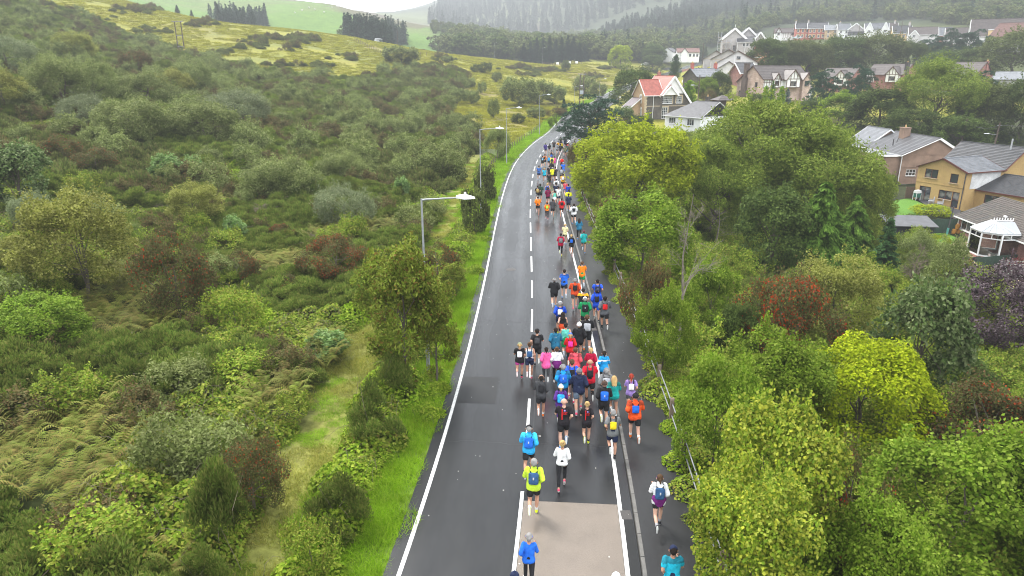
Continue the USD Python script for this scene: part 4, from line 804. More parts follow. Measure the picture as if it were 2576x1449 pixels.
cover('track_tufts', 'greener tufts growing on the mown track', 'grass', [('grass', 0), ('grass', 1)], x[gr], y[gr], .45, .9, 45, zs=.5); ok &= ~gr
cover('track_grass', 'dry mown grass lying on the track through the scrub', 'grass', [('dry_grass', 0), ('dry_grass', 1)], x[ok], y[ok], .7, 1.3, 23)
x, y, px, py = grid(-220, 100, 118, 430, 2.0, 24); ro_, _ = road_offset(x, y); w = meshkit.fbm(np.c_[x / 12., y / 12., 0 * x], 3, 6); ok = ~inside(SCRUB, px, py) & ((ro_ < -7) | (y > 260)) & (np.abs(ro_) > 6) & (w > .38) & (px < 1700)
cover('moor_grass', 'tussocks of yellow moor grass on the hillside', 'grass', [('moor_grass', 0), ('moor_grass', 1)], x[ok], y[ok], .8, 1.5, 25)
# woods up the valley
def wood(name, label, forms, poly, x0, x1, y0, y1, step, seed, smin=.75, smax=1.2, thin=0., dz=0.):
    x, y, px, py = grid(x0, x1, y0, y1, step, seed, 120); ok = inside(poly, px, py)
    if thin: ok &= meshkit.fbm(np.c_[x / 30., y / 30., 0 * x], 2, seed) > thin
    cover(name, label, 'wood', forms, x[ok], y[ok], smin, smax, seed, dz)
SP, BL = [('far_spruce', 0), ('far_spruce', 1), ('far_spruce', 2)], [('far_broadleaf', 0), ('far_broadleaf', 1), ('far_broadleaf', 2)]
wood('hill_forest', 'conifer forest on the misty hill beyond the valley', SP, [(1075,60),(1100,20),(1300,-250),(2300,-250),(1800,60),(1600,110),(1300,125),(1150,100)], -600, 1400, 1100, 3700, 16, 31, .9, 1.6)
wood('ridge_conifers', 'dark conifer plantation on the right hand slope', SP, [(1500,110),(1560,80),(1700,40),(1800,-20),(2000,-120),(2300,-200),(2300,-20),(2000,15),(1800,60),(1680,100)], 60, 700, 540, 1100, 6.8, 32, .7, 1.15)
wood('slope_wood', 'mixed woodland rising behind the terrace', BL + BL + SP[:1], [(1480,150),(1620,95),(1800,50),(2000,5),(2300,-60),(2700,-150),(2700,110),(2300,50),(1960,62),(1880,95),(1750,130),(1640,160)], 40, 640, 400, 900, 8.0, 33, .7, 1.15)
wood('valley_wood', 'belt of mixed trees across the valley floor', BL, [(1085,125),(1180,92),(1320,98),(1500,100),(1680,105),(1760,130),(1640,158),(1480,160),(1330,158),(1200,147),(1120,138)], -80, 260, 462, 1000, 7.0, 34, .8, 1.6)
wood('hedgerow', 'line of trees along the crest of the green spur', BL, [(1090,72),(1180,82),(1300,98),(1300,112),(1180,98),(1090,84)], -120, 40, 560, 760, 8, 35, .6, 1.0)
wood('plantation', 'square block of dark conifers on the green hill', SP, [(528,58),(545,52),(640,58),(672,52),(675,70),(640,84),(560,80)], -340, -110, 430, 720, 4.0, 36, .50, .78)
wood('dark_stand', 'dark conifer stand left of the green spur', SP, [(850,98),(1022,96),(1024,112),(990,116),(880,112)], -190, -40, 400, 700, 3.8, 37, .55, .85)
wood('stand_edge', 'lower trees in front of the dark conifer stand', BL + SP[:1], [(770,98),(850,96),(900,104),(880,116),(800,112)], -220, -40, 380, 700, 6, 38, .5, .8)
# ---------------------------------------------------------------- houses
def glass(name, tone):
    return usdkit.material(stage, '/World/Looks/' + name, {'g': ('geometry', {}), 'n': ('noise_texture', dict(scale=.75, detail=2.0)), 'r': ('rgb_ramp', dict(ramp=[(.50, tone), (.56, (.11, .11, .105)), (.66, (.20, .19, .175))])), 'p': ('principled_bsdf', dict(roughness=.08, specular_ior_level=.8))}, [('g.position', 'n.vector'), ('n.fac', 'r.fac'), ('r.color', 'p.base_color')], surface='p.BSDF')
M_GLASS = glass('window_glass', (.020, .024, .028))
def roofmat(n, c, st=(1, 1, 1)): return mat(n, c, .45, .30, 1.6, .35, 9.0, spec=.45, stretch=st)
RF = {'red': roofmat('red_tile', (.37, .105, .075)), 'grey': roofmat('grey_tile', (.075, .075, .080)), 'brown': roofmat('brown_tile', (.082, .066, .060)), 'slate': roofmat('blue_slate', (.135, .142, .155)), 'pale': roofmat('pale_slate', (.20, .21, .225)), 'dark': roofmat('dark_slate', (.045, .046, .050)), 'purple': roofmat('purple_slate', (.125, .095, .105)), 'redbrown': roofmat('red_brown_tile', (.17, .085, .068)), 'mosstile': mat('mossy_tile', (.062, .054, .046), .6, .45, 2.5, .5, 12., color2=(.095, .085, .062))}
def brickmat(n, c1, c2, mortar, sc=1.0):
    return usdkit.material(stage, '/World/Looks/' + n, {'g': ('geometry', {}), 'sx': ('separate_xyz', {}), 'ad': ('math', dict(math_type='add')), 'cx': ('combine_xyz', {}), 'b': ('brick_texture', dict(color1=c1, color2=c2, mortar=mortar, scale=4.4 * sc, mortar_size=.025, brick_width=1.0, row_height=.33)), 'n': ('noise_texture', dict(scale=.8, detail=5.0)), 'r': ('rgb_ramp', dict(ramp=[(.3, (.72, .72, .72)), (.7, (1.2, 1.2, 1.2))])), 'm': ('mix', dict(mix_type='multiply', fac=1.0)), 'bp': ('bump', dict(strength=.4, distance=.02)), 'p': ('principled_bsdf', dict(roughness=.85))},
        [('g.position', 'sx.vector'), ('sx.x', 'ad.value1'), ('sx.y', 'ad.value2'), ('ad.value', 'cx.x'), ('sx.z', 'cx.y'), ('cx.vector', 'b.vector'), ('g.position', 'n.vector'), ('n.fac', 'r.fac'), ('b.color', 'm.color1'), ('r.color', 'm.color2'), ('m.color', 'p.base_color'), ('b.fac', 'bp.height'), ('bp.normal', 'p.normal')], surface='p.BSDF')
WL = {'buff': mat('buff_render', (.36, .25, .15), .85, .18, 1.2, .3, 30), 'darkstone': brickmat('dark_stone', (.060, .052, .042), (.10, .085, .066), (.045, .04, .035), .6), 'white': mat('white_render', (.68, .68, .66), .8, .08, 1.0, .15, 25), 'grey': mat('grey_render', (.35, .33, .32), .9, .16, .5, .3, 25), 'palegrey': mat('pale_grey_render', (.52, .50, .49), .9, .12, .5, .3, 25), 'stone': brickmat('pink_stone', (.40, .27, .215), (.50, .38, .31), (.36, .30, .26), .6), 'brick': brickmat('red_brick', (.24, .075, .055), (.31, .11, .08), (.33, .29, .26)), 'redterrace': brickmat('terrace_brick', (.32, .065, .05), (.38, .085, .06), (.33, .2, .17)), 'orange': brickmat('orange_brick', (.42, .17, .09), (.47, .21, .12), (.4, .3, .24)), 'brownroughcast': mat('brown_roughcast', (.235, .160, .118), .95, .22, .7, .8, 22), 'yellow': mat('yellow_roughcast', (.43, .295, .115), .95, .22, .8, .7, 24, color2=(.34, .225, .095)), 'cream': mat('cream_render', (.55, .40, .20), .9, .1, 1.0), 'sandstone': brickmat('sandstone', (.40, .27, .14), (.48, .34, .19), (.3, .25, .2), .7), 'block': brickmat('white_block', (.50, .50, .49), (.58, .58, .57), (.33, .33, .33), .55)}
M_FASC = {'white': paint((.72, .72, .71), .5), 'brown': paint((.07, .035, .025), .6), 'dark': paint((.05, .045, .045), .6), 'red': paint((.10, .03, .02), .6)}
M_TIMB = paint((.085, .040, .028), .7); M_STONE = mat('dressed_stone', (.42, .34, .23), .85, .15, 4.0); M_PIPE = paint((.70, .70, .70), .5); M_POT = paint((.45, .30, .14), .8)
def slope(e0, e1, r1, r0, course=.32, tile=None, seed=0, lap=.035):
    """A pitched roof plane with real courses (and single tiles when tile is a width) between eave e0-e1 and ridge r0-r1."""
    e0, e1, r1, r0 = (np.asarray(v, float) for v in (e0, e1, r1, r0)); n = np.cross(e1 - e0, r0 - e0); n /= np.linalg.norm(n); n = n if n[2] > 0 else -n
    k = max(2, int(round(np.linalg.norm((r0 + r1 - e0 - e1) / 2) / course))); V, F = [], []; rng = np.random.default_rng(seed)
    for i in range(k):
        t0, t1 = i / k, (i + 1) / k; A, B, C, D = e0 + (r0 - e0) * t0, e1 + (r1 - e1) * t0, e1 + (r1 - e1) * t1, e0 + (r0 - e0) * t1
        m = 1 if not tile else max(1, int(round(np.linalg.norm(B - A) / tile)))
        for j in range(m):
            u0, u1 = (j + (.02 if tile else 0)) / m, (j + 1 - (.02 if tile else 0)) / m; h = lap * (1 + (rng.random() * .5 if tile else 0)); p = [A + (B - A) * u0, A + (B - A) * u1, D + (C - D) * u1, D + (C - D) * u0]
            o = len(V); V += [p[0] + n * h, p[1] + n * h, p[2] + n * .004, p[3] + n * .004, p[0], p[1]]; F += [[o, o + 1, o + 2], [o, o + 2, o + 3], [o + 4, o + 5, o + 1], [o + 4, o + 1, o]]
    return trimesh.Trimesh(np.array(V), np.array(F), process=False)
class House:
    def __init__(s, name, label, origin, ang, cat_='house', group=None, L=0, anchor='L'):
        o = np.array(origin, float)
        if anchor == 'R': o = o - np.array([math.cos(ang), math.sin(ang), 0]) * L
        s.t = thing(name, o, ang, label, cat_, group); s.walls = []; s.o, s.a = o, ang
    def add(s, name, mesh, m, parent=None, smooth=False, **d): return obj(name, mesh, m, parent or s.t, smooth, **d)
    def block(s, x0, x1, y0, y1, h, rise, axis='x', wall='white', roof='grey', fascia='white', course=.32, over=.28, hip=(0, 0), apex=.5, h2=None, tile=None, deep=2.5, gable=None, kind=None, board=.20):
        """Walls with a pitched roof; axis = direction of the ridge. h2: eave height on the far side. Returns the block's number."""
        h2 = h if h2 is None else h2
        if axis == 'x': prof, a0, a1 = [(y0, -deep), (y1, -deep), (y1, h2), (y0 + (y1 - y0) * apex, h + rise), (y0, h)], x0, x1
        else: prof, a0, a1 = [(x0, -deep), (x1, -deep), (x1, h2), (x0 + (x1 - x0) * apex, h + rise), (x0, h)], y0, y1
        if rise <= 0: prof = prof[:3] + prof[4:]
        if axis == 'x' and any(hip): prof = [(y0, -deep), (y1, -deep), (y1, h2), (y0, h)]
        cs = m3.CrossSection([prof]); w = m3.Manifold.extrude(cs, a1 - a0)
        w = w.transform(np.array([[0, 0, 1, a0], [1, 0, 0, 0], [0, 1, 0, 0]], float) if axis == 'x' else np.array([[1, 0, 0, 0], [0, 0, 1, a0], [0, 1, 0, 0]], float))
        if w.volume() < 0: w = w.scale((1, 1, 1))
        b = dict(x0=x0, x1=x1, y0=y0, y1=y1, w=w, mat=WL[wall], axis=axis, h=h); s.walls.append(b); sd = len(s.walls) + int(abs(s.o[0]) * 7)
        if rise > 0:
            o = over; q0, q1 = (y0, y1) if axis == 'x' else (x0, x1); qm = q0 + (q1 - q0) * apex; s0, s1 = rise / (qm - q0), (h + rise - h2) / (q1 - qm)
            e0z, e1z, rz = h - o * s0 + .04, h2 - o * s1 + .04, h + rise + .04; A0, A1 = a0 - (o if not hip[0] else o), a1 + o
            P = (lambda a, q, z: (a, q, z)) if axis == 'x' else (lambda a, q, z: (q, a, z)); i0, i1 = A0 + hip[0], A1 - hip[1]
            ms = [slope(P(A0, q0 - o, e0z), P(A1, q0 - o, e0z), P(i1, qm, rz), P(i0, qm, rz), course, tile, sd), slope(P(A1, q1 + o, e1z), P(A0, q1 + o, e1z), P(i0, qm, rz), P(i1, qm, rz), course, tile, sd + 1)]
            if hip[0]: ms.append(slope(P(A0, q1 + o, e1z), P(A0, q0 - o, e0z), P(i0, qm, rz), P(i0, qm, rz), course, None, 3))
            if hip[1]: ms.append(slope(P(A1, q0 - o, e0z), P(A1, q1 + o, e1z), P(i1, qm, rz), P(i1, qm, rz), course, None, 4))
            nm = s.add('roof', cat(ms), RF[roof]); s.roof = nm
            s.add('ridge_tiles', bar(P(i0, qm, rz + .02), P(i1, qm, rz + .02), .22, .10), RF[roof], nm)
            fm = M_FASC[fascia]
            for aa, hp in ((A0, hip[0]), (A1, hip[1])):
                if hp: s.add('gutter', bar(P(aa, q0 - o, e0z - .07), P(aa, q1 + o, e1z - .07), .10, .14), fm); continue
                s.add('bargeboard', cat([bar(P(aa, q0 - o - .02, e0z - board * .35), P(aa, qm, rz - board * .35), .06, board, (1, 0, .3)), bar(P(aa, q1 + o + .02, e1z - board * .35), P(aa, qm, rz - board * .35), .06, board, (1, 0, .3))]), fm)
            s.add('gutter', bar(P(A0 + .05, q0 - o - .05, e0z - .05), P(A1 - .05, q0 - o - .05, e0z - .05), .12, .12), fm); s.add('gutter', bar(P(A0 + .05, q1 + o + .05, e1z - .05), P(A1 - .05, q1 + o + .05, e1z - .05), .12, .12), fm)
        elif rise == 0:
            s.roof = s.add('flat_roof', box(x0 - .15, x1 + .15, y0 - .15, y1 + .15, h + .003, h + .14), RF[roof]); s.add('fascia', cat([box(x0 - .19, x1 + .19, y0 - .19, y0 - .153, h - .12, h + .16), box(x0 - .19, x0 - .153, y0 - .15, y1 + .15, h - .12, h + .16), box(x1 + .153, x1 + .19, y0 - .15, y1 + .15, h - .12, h + .16)]), M_FASC[fascia])
        return len(s.walls) - 1
    def face(s, i, f):
        b = s.walls[i]
        return {'front': (np.array([b['x0'], b['y0'], 0.]), np.array([1., 0, 0]), np.array([0, -1., 0])), 'left': (np.array([b['x0'], b['y1'], 0.]), np.array([0, -1., 0]), np.array([-1., 0, 0])), 'right': (np.array([b['x1'], b['y0'], 0.]), np.array([0, 1., 0]), np.array([1., 0, 0]))}[f]
    def window(s, i, f, u, v, w, h, frame='white', nx=2, ny=1, name='window', sill=True, surround=None, bars=.05, rec=.10):
        o, d, n = s.face(i, f); up = np.array([0, 0, 1.]); c = o + d * u + up * v
        cut = trimesh.convex.convex_hull(np.array([c + d * a + up * b + n * e for a in (0, w) for b in (0, h) for e in (.05, -rec)]))
        s.walls[i]['w'] = s.walls[i]['w'] - m3.Manifold(m3.Mesh(np.asarray(cut.vertices, np.float32), np.asarray(cut.faces, np.uint32)))
        q = c - n * (rec - .045); L = lambda a, b: q + d * a + up * b; t = bars; fm = M_FASC[frame]
        ms = [bar(L(0, t / 2), L(w, t / 2), .06, t, up), bar(L(0, h - t / 2), L(w, h - t / 2), .06, t, up), bar(L(t / 2, t), L(t / 2, h - t), .06, t, d), bar(L(w - t / 2, t), L(w - t / 2, h - t), .06, t, d)]
        ms += [bar(L(w * k / nx, t), L(w * k / nx, h - t), .05, t * .8, d) for k in range(1, nx)] + [bar(L(t, h * k / ny), L(w - t, h * k / ny), .045, t * .8, up) for k in range(1, ny)]
        wn = s.add(name, cat(ms), fm)
        pn = bar(c - n * (rec - .012) + up * (h / 2), c - n * (rec - .012) + up * (h / 2) + d * w, .012, h - .01, up); s.add('pane', pn, M_GLASS, wn)
        if sill: s.add('sill', bar(c - d * .06 - up * .04 + n * .03, c + d * (w + .06) - up * .04 + n * .03, .16, .07, up), fm if frame == 'white' else M_STONE, wn)
        if surround: s.add('surround', cat([bar(c - d * .16 - up * .05 + n * .004, c - d * .16 + up * (h + .05) + n * .004, .05, .22, d), bar(c + d * (w + .16) - up * .05 + n * .004, c + d * (w + .16) + up * (h + .05) + n * .004, .05, .22, d), bar(c - d * .27 + up * (h + .16) + n * .006, c + d * (w + .27) + up * (h + .16) + n * .006, .05, .24, up)]), surround, wn)
        return wn
    def door(s, i, f, u, w=.95, h=2.05, frame='white', colour=None):
        dn = s.window(i, f, u, 0.02, w, h, frame, 1, 3, 'door', False); return dn
    def boards(s, i, f, segs, w=.16, m=None, name='timber', proud=.015):
        """Timbers on a face: segs of ((u0, v0), (u1, v1))."""
        o, d, n = s.face(i, f); up = np.array([0, 0, 1.])
        for (u0, v0), (u1, v1) in segs:
            a, b = o + d * u0 + up * v0 + n * proud, o + d * u1 + up * v1 + n * proud; s.add(name, bar(a, b, .05, w, np.cross(b - a, n)), m or M_TIMB)
    def chimney(s, x, y, z0, z1, w=.7, l=1.0, m=None, pots=2, pot=None):
        c = s.add('chimney', cat([box(x - w / 2, x + w / 2, y - l / 2, y + l / 2, z0, z1), box(x - w / 2 - .06, x + w / 2 + .06, y - l / 2 - .06, y + l / 2 + .06, z1 + .003, z1 + .14)]), m or WL['brick'], None)
        for k in range(pots): s.add('chimney_pot', tube([[x, y + (k - (pots - 1) / 2) * .42, z1 + .1], [x, y + (k - (pots - 1) / 2) * .42, z1 + .55]], [.14, .11], 8), pot or M_POT, c)
    def done(s):
        for b in s.walls: s.add('wall', b['w'], b['mat'])
def corner(px, py, Y): return at(px, py, Y)
def ang(px, r): return math.radians(r) - math.atan((px - 1288) / 1717)

# red roofed stone house beside the bend
h = House('red_roofed_house', 'stone house with bright red tiled roof and white gables at the bend', corner(1621, 300, 165), ang(1621, 27))
A = h.block(0, 4.4, 0, 6.4, 5.6, 3.3, 'x', 'darkstone', 'red', 'white', over=.3, board=.3)
B = h.block(3.9, 12.1, .15, 9.5, 5.6, 4.1, 'y', 'darkstone', 'red', 'white', apex=.40, h2=3.4, over=.35, board=.45)
C = h.block(9.0, 12.0, 4.4, 9.3, 5.4, 3.0, 'x', 'darkstone', 'red', 'white', over=.2)
D = h.block(-2.6, 0, 2.2, 6.3, 2.7, 2.0, 'y', 'buff', 'purple', 'white', apex=.96, h2=4.4)
h.add('gable_cladding', trimesh.convex.convex_hull(np.array([[x, y, z] for y in (.06, .148) for x, z in ((4.3, 5.75), (10.0, 5.75), (7.15, 9.4))])), WL['white'])
h.add('wall_render', trimesh.convex.convex_hull(np.array([[x, y, z] for x in (-.10, -.003) for y, z in ((.0, -2.), (6.35, -2.), (6.35, 5.5), (3.2, 8.7), (.0, 5.5))])), WL['buff'], label='buff rendered gable wall')
dm = h.block(4.2, 8.0, -.55, .10, 5.62, 2.0, 'y', 'white', 'red', 'white', over=.25, deep=-5.45, board=.35)
h.window(B, 'front', .5, 3.5, 2.6, 1.75, 'white', 8, 4, surround=M_STONE, bars=.07); h.window(B, 'front', 4.2, 3.6, 1.4, 1.55, 'white', 4, 4, surround=M_STONE); w_ = h.window(B, 'front', .0 + .15, .05, 1.9, 2.6, 'white', 4, 4, 'french_door', False, M_STONE, .08)
h.boards(B, 'front', [((0, 2.95), (8.1, 2.95))], .14, M_STONE, 'string_course'); h.boards(A, 'front', [((.02, 2.95), (3.85, 2.95))], .14, M_STONE, 'string_course')
for k in range(15):
    h.add('quoin', box(-.11, .28 + .14 * (k % 2), -.07, .25, -.2 + k * .385, .15 + k * .385), M_STONE); h.add('quoin', box(3.78 - .1 * (k % 2), 4.02 + .1 * (k % 2), .06, .3, -.2 + k * .385, .15 + k * .385), M_STONE)
h.add('downpipe', tube([[2.0, -.12, -1], [2.0, -.12, 5.4]], .06, 6), M_PIPE)
for (y, v, hh) in ((1.7, 3.6, 1.7), (.5 + .9, .4, 2.0), (3.6, .3, 1.8)):
    fr = h.add('window', cat([bar((-.14, y, v + a), (-.14, y + 1.1, v + a), .07, .12, (0, 0, 1)) for a in (0, hh)] + [bar((-.14, y + a, v), (-.14, y + a, v + hh), .07, .12, (0, 1, 0)) for a in (.05, .55, 1.05)] + [tube([[-.14, y + .55 + .52 * math.cos(t), v + hh + .28 * math.sin(t)] for t in np.linspace(0, math.pi, 9)], .07, 5)]), M_FASC['white']); h.add('pane', box(-.125, -.104, y + .05, y + 1.05, v, v + hh + .1), M_GLASS, fr)
h.chimney(7.6, 8.6, 7.5, 10.4, .6, .9); h.done()

# white bungalow below it
h = House('white_bungalow', 'white bungalow with ribbed grey tile roof and orange ridge, half hidden by ash', corner(1760, 328, 143), ang(1760, -44), L=10.4, anchor='R')
A = h.block(0, 10.4, 0, 9.6, 2.6, 2.9, 'x', 'white', 'grey', 'white', course=.36, lap=.06 if False else None) if False else h.block(0, 10.4, 0, 9.6, 2.6, 2.9, 'x', 'white', 'grey', 'white', course=.36, hip=(4.4, 0), board=.3)
h.window(A, 'front', 1.2, .9, 2.0, 1.2, 'white', 3, 1); h.window(A, 'front', 6.6, .8, 2.0, 1.3, 'white', 3, 1); h.boards(A, 'right', [((0, 2.5), (9.6, 2.5))], .1, M_FASC['white'], 'trim')
h.chimney(6.5, 5.6, 4.6, 6.3, .7, .7, WL['darkstone'], 1); h.done()

def tudor_gable(h, x0, x1, y0, eave, rise, base=2.7, infill='white', depth=3.0, wy=3.2, ww=1.4, roof='brown', panes=3):
    g = h.block(x0, x1, y0, y0 + depth, eave, rise, 'y', infill, roof, 'brown', over=.25, deep=-base)
    W = x1 - x0; h.boards(g, 'front', [((.08, base), (.08, eave)), ((W - .08, base), (W - .08, eave)), ((0, base + .1), (W, base + .1)), ((0, eave), (W, eave)), ((W * .5, eave), (W * .5, eave + rise * .85)), ((W * .28, base), (W * .28, eave)), ((W * .72, base), (W * .72, eave)), ((W * .28, eave), (W * .28, eave + rise * .45)), ((W * .72, eave), (W * .72, eave + rise * .45))])
    h.window(g, 'front', W / 2 - ww / 2, wy, ww, 1.25, 'brown', panes, 2, sill=False)
    return g
# big stone gabled half timbered house
h = House('stone_gabled_house', 'large house with pinkish stone gable, tall chimney and half timbered front', corner(1916, 249, 182), ang(1916, 42))
A = h.block(0, 15.0, 0, 10.0, 5.0, 3.2, 'x', 'stone', 'brown', 'brown', course=.3, apex=.42, h2=4.2, board=.3)
h.boards(A, 'front', [((u, 2.7), (u, 4.9)) for u in (.3, 1.1, 1.9, 2.6)] + [((0, 2.8), (15, 2.8)), ((0, 4.0), (2.7, 4.0))]); h.add('infill_panel', box(.1, 14.9, -.014, -.004, 2.75, 4.95), WL['white'])
tudor_gable(h, 2.9, 5.1, -.5, 4.9, 1.5); tudor_gable(h, 6.6, 11.2, -1.0, 4.9, 2.3, wy=3.1, ww=1.8); g = h.block(12.2, 14.8, -.9, 2.2, 4.9, 1.6, 'y', 'stone', 'brown', 'brown'); h.window(g, 'front', .55, 3.0, 1.5, 1.4, 'brown', 2, 2)
h.window(A, 'left', 6.9, 2.9, 1.0, 1.2, 'brown', 2, 2); h.window(A, 'left', 4.8, .3, .9, 1.1, 'brown', 2, 1); h.window(A, 'left', .9, .0, .9, 1.9, 'brown', 1, 3, 'door', False)
h.window(A, 'front', 12.4, .4, 1.9, 1.5, 'brown', 4, 2)
h.add('chimney', cat([box(-.75, -.003, 5.9, 7.5, -2, 5.2), box(-.6, .6, 6.3, 7.2, 5.21, 8.6), box(-.68, .68, 6.22, 7.28, 8.61, 8.78)]), mat('sooty_stone', (.10, .075, .062), .9, .3, 1.5, .4)); h.block(14.9, 19., 2.5, 8.0, 2.6, 1.6, 'x', 'white', 'brown', 'brown'); h.done()
# three half timbered houses further right
for lab, px, py, Y, L, W, h0 in (('half timbered house with two white gables, left of three by the pines', 2133, 240, 214, 9.6, 8.0, 5.0), ('half timbered house with dark chimney on its brick gable, middle of three', 2264, 232, 208, 11.0, 8.5, 5.0), ('half timbered house mostly hidden behind the tall ash, right of three', 2440, 238, 203, 11.5, 10.5, 5.0)):
    h = House('half_timbered_house', lab, corner(px, py, Y), ang(px, -26), L=L, anchor='R'); A = h.block(0, L, 0, W, h0, 2.9 if W < 9 else 3.9, 'x', 'brick', 'brown', 'brown', course=.32, board=.28)
    tudor_gable(h, .2, 2.6, -.4, h0, 1.6); tudor_gable(h, L - 4.6, L - .6, -.9, h0, 2.2, ww=1.7)
    h.window(A, 'right', W * .4, 2.9, 1.2, 1.2, 'brown', 2, 1)
    if W == 8.5: h.chimney(L - .1, 1.9, 3., 8.2, .9, 1.2, M_FASC['dark'], 1)
    if W > 9: h.chimney(L + .0, 6, 5, 9.0, .6, .8)
    h.done()
# row of grey rendered gables
for i, (lab, px0, px1, base, eave, apex_, Y, wl) in enumerate([('pale grey gable with two small dark windows, widest of the stepped row', 1802, 1897, 191, 158, 131.5, 238, 'palegrey'), ('lowest pale grey gable in front of the stepped row', 1796, 1863, 197, 178, 157, 226, 'palegrey'), ('stained grey gable, second from the left of the stepped row', 1787, 1868, 178, 149, 128, 262, 'grey'), ('stained grey gable, leftmost of the stepped row', 1769, 1826, 172, 148, 130, 284, 'grey')]):
    pc = (px0 + px1) / 2; c = corner(px0, base, Y); sc = 1717 / proj(*c)[2]; W = (px1 - px0) / sc; hh, ri = (base - eave) / sc, (eave - apex_) / sc
    h = House('grey_gabled_house', lab, c, ang(pc, 3)); A = h.block(0, W, 0, 10, hh, ri, 'y', wl, 'grey', 'brown', over=.3, board=.3, deep=4)
    if i == 0: h.window(A, 'front', W * .47, hh + .8, 1.2, 1.0, 'dark', 2, 1); h.window(A, 'front', W * .56, hh - 1.8, 1.3, 1.1, 'dark', 2, 1); h.boards(A, 'front', [((W * .42, 0), (W * .42, hh + 2.2))], .1, M_PIPE, 'downpipe')
    if i > 1: h.boards(A, 'front', [((.1, hh - .2), (W - .1, hh - .2))], .12, M_STONE, 'band')
    h.done()
h = House('slate_roofed_house', 'house with dark roof and bold white bargeboard behind the stone gable', corner(1862, 216, 205), ang(1870, 30)); A = h.block(0, 5, 0, 7, 3.6, 2.8, 'x', 'brick', 'grey', 'white', board=.5); h.done()
h = House('slate_cottage', 'low cottage with pale blue slate roof and two red chimneys', corner(1752, 214, 205), ang(1752, 38)); A = h.block(0, 9.5, 0, 6.5, 2.4, 2.2, 'x', 'darkstone', 'pale', 'dark'); h.chimney(.5, 3.25, 4.0, 5.9, .7, .8, WL['redterrace']); h.chimney(8.8, 3.25, 4.0, 5.9, .7, .8, WL['redterrace']); h.done()
# house in scaffolding
c = corner(1815, 144, 284); h = House('gabled_chapel_house', 'tall grey rendered house with three white edged gables and scaffolding', c, ang(1850, 6))
A = h.block(0, 8.4, 0, 12, 7.2, 3.6, 'y', 'grey', 'grey', 'white', over=.45, board=.75, deep=4); B = h.block(6.4, 13.2, 5.5, 13, 8.0, 3.2, 'y', 'grey', 'grey', 'white', over=.4, board=.6, deep=4); C = h.block(11.6, 16.2, 1.0, 12, 6.4, 2.9, 'y', 'grey', 'grey', 'white', over=.4, board=.55, deep=4)
D = h.block(5.4, 11.55, -2.2, 1.2, 5.6, 1.9, 'x', 'grey', 'grey', 'white', apex=.97, h2=7.3, deep=4)
for u in (2.0, 3.3, 4.6): h.window(D, 'front', u, 3.9, .8, 1.2, 'white', 1, 1)
h.window(D, 'front', 3.4, .6, .7, 1.1, 'white', 1, 1); h.window(A, 'front', 4.0, 2.2, 1.1, 2.2, 'red', 1, 1, 'door', False); h.add('downpipe', cat([tube([[5.35, -2.3, -3], [5.35, -2.3, 5.6]], .09, 5), tube([[11.6, -2.3, -3], [11.6, -2.3, 5.6]], .09, 5), tube([[8.3, -2.28, -3], [8.3, -2.28, 5.3]], .07, 5)]), M_PIPE); h.add('finial', tube([[4.2, -.4, 10.8], [4.2, -.4, 12.0]], .09, 5), M_FASC['white'])
h.done(); cs_, sn_ = math.cos(h.a), math.sin(h.a)
sc_ = thing('scaffolding', h.o, h.a, 'steel tube scaffolding standing at the corner of the gabled house', 'scaffolding'); M_STEEL = mat('galvanised_steel', (.42, .43, .44), .45, .15, 8.0, metal=.6); M_PLANK = mat('scaffold_plank', (.40, .27, .14), .8, .2, 4.0)
for x in (-1.9, -.7, 1.2, 3.0): 
    for y in (-1.5, -.5): obj('standard', tube([[x, y, -3], [x, y, 9.4 if x < 0 else 6.5]], .055, 5), M_STEEL, sc_)
for z in (1.2, 3.2, 5.2, 7.2):
    for y in (-1.5, -.5): obj('ledger', tube([[-2.1, y, z], [3.2 if z < 6.4 else -.5, y, z]], .05, 5), M_STEEL, sc_)
    obj('boarding', box(-2.1, 3.2 if z < 6.4 else -.5, -1.4, -.6, z + .06, z + .11), M_PLANK, sc_)
obj('brace', tube([[-.7, -1.56, 0], [3.0, -1.56, 5.2]], .045, 5), M_STEEL, sc_); obj('brace', tube([[3.0, -1.56, 1.2], [-.7, -1.56, 6]], .045, 5), M_STEEL, sc_)
h = House('orange_brick_house', 'small steep gabled house in orange brick right of the scaffolded house', corner(1917, 146, 262), ang(1917, 56)); A = h.block(0, 12, 0, 3.9, 3.4, 3.0, 'x', 'orange', 'grey', 'dark', board=.35, deep=4); h.boards(A, 'left', [((.2, .3), (3.7, .3))], .3, WL['white'], 'plinth'); h.done()
h = House('valley_bungalow', 'white bungalow with brown roof up the valley behind the bend', corner(1703, 146, 432), ang(1725, 8)); A = h.block(0, 13, 0, 8, 3.3, 2.4, 'x', 'white', 'redbrown', 'brown'); B = h.block(2.2, 6.0, -1.2, 3, 3.3, 2.3, 'y', 'white', 'redbrown', 'brown', board=.3)
for u in (7.0, 9.2, 11.2): h.window(A, 'front', u, .8, 1.2, 1.6, 'dark', 1, 1)
h.done()
h = House('far_white_cottage', 'white gable end showing above trees left of the valley bungalow', corner(1663, 146, 450), ang(1663, -30)); A = h.block(0, 8, 0, 6, 3.6, 2.4, 'y', 'white', 'grey', 'dark'); h.done()

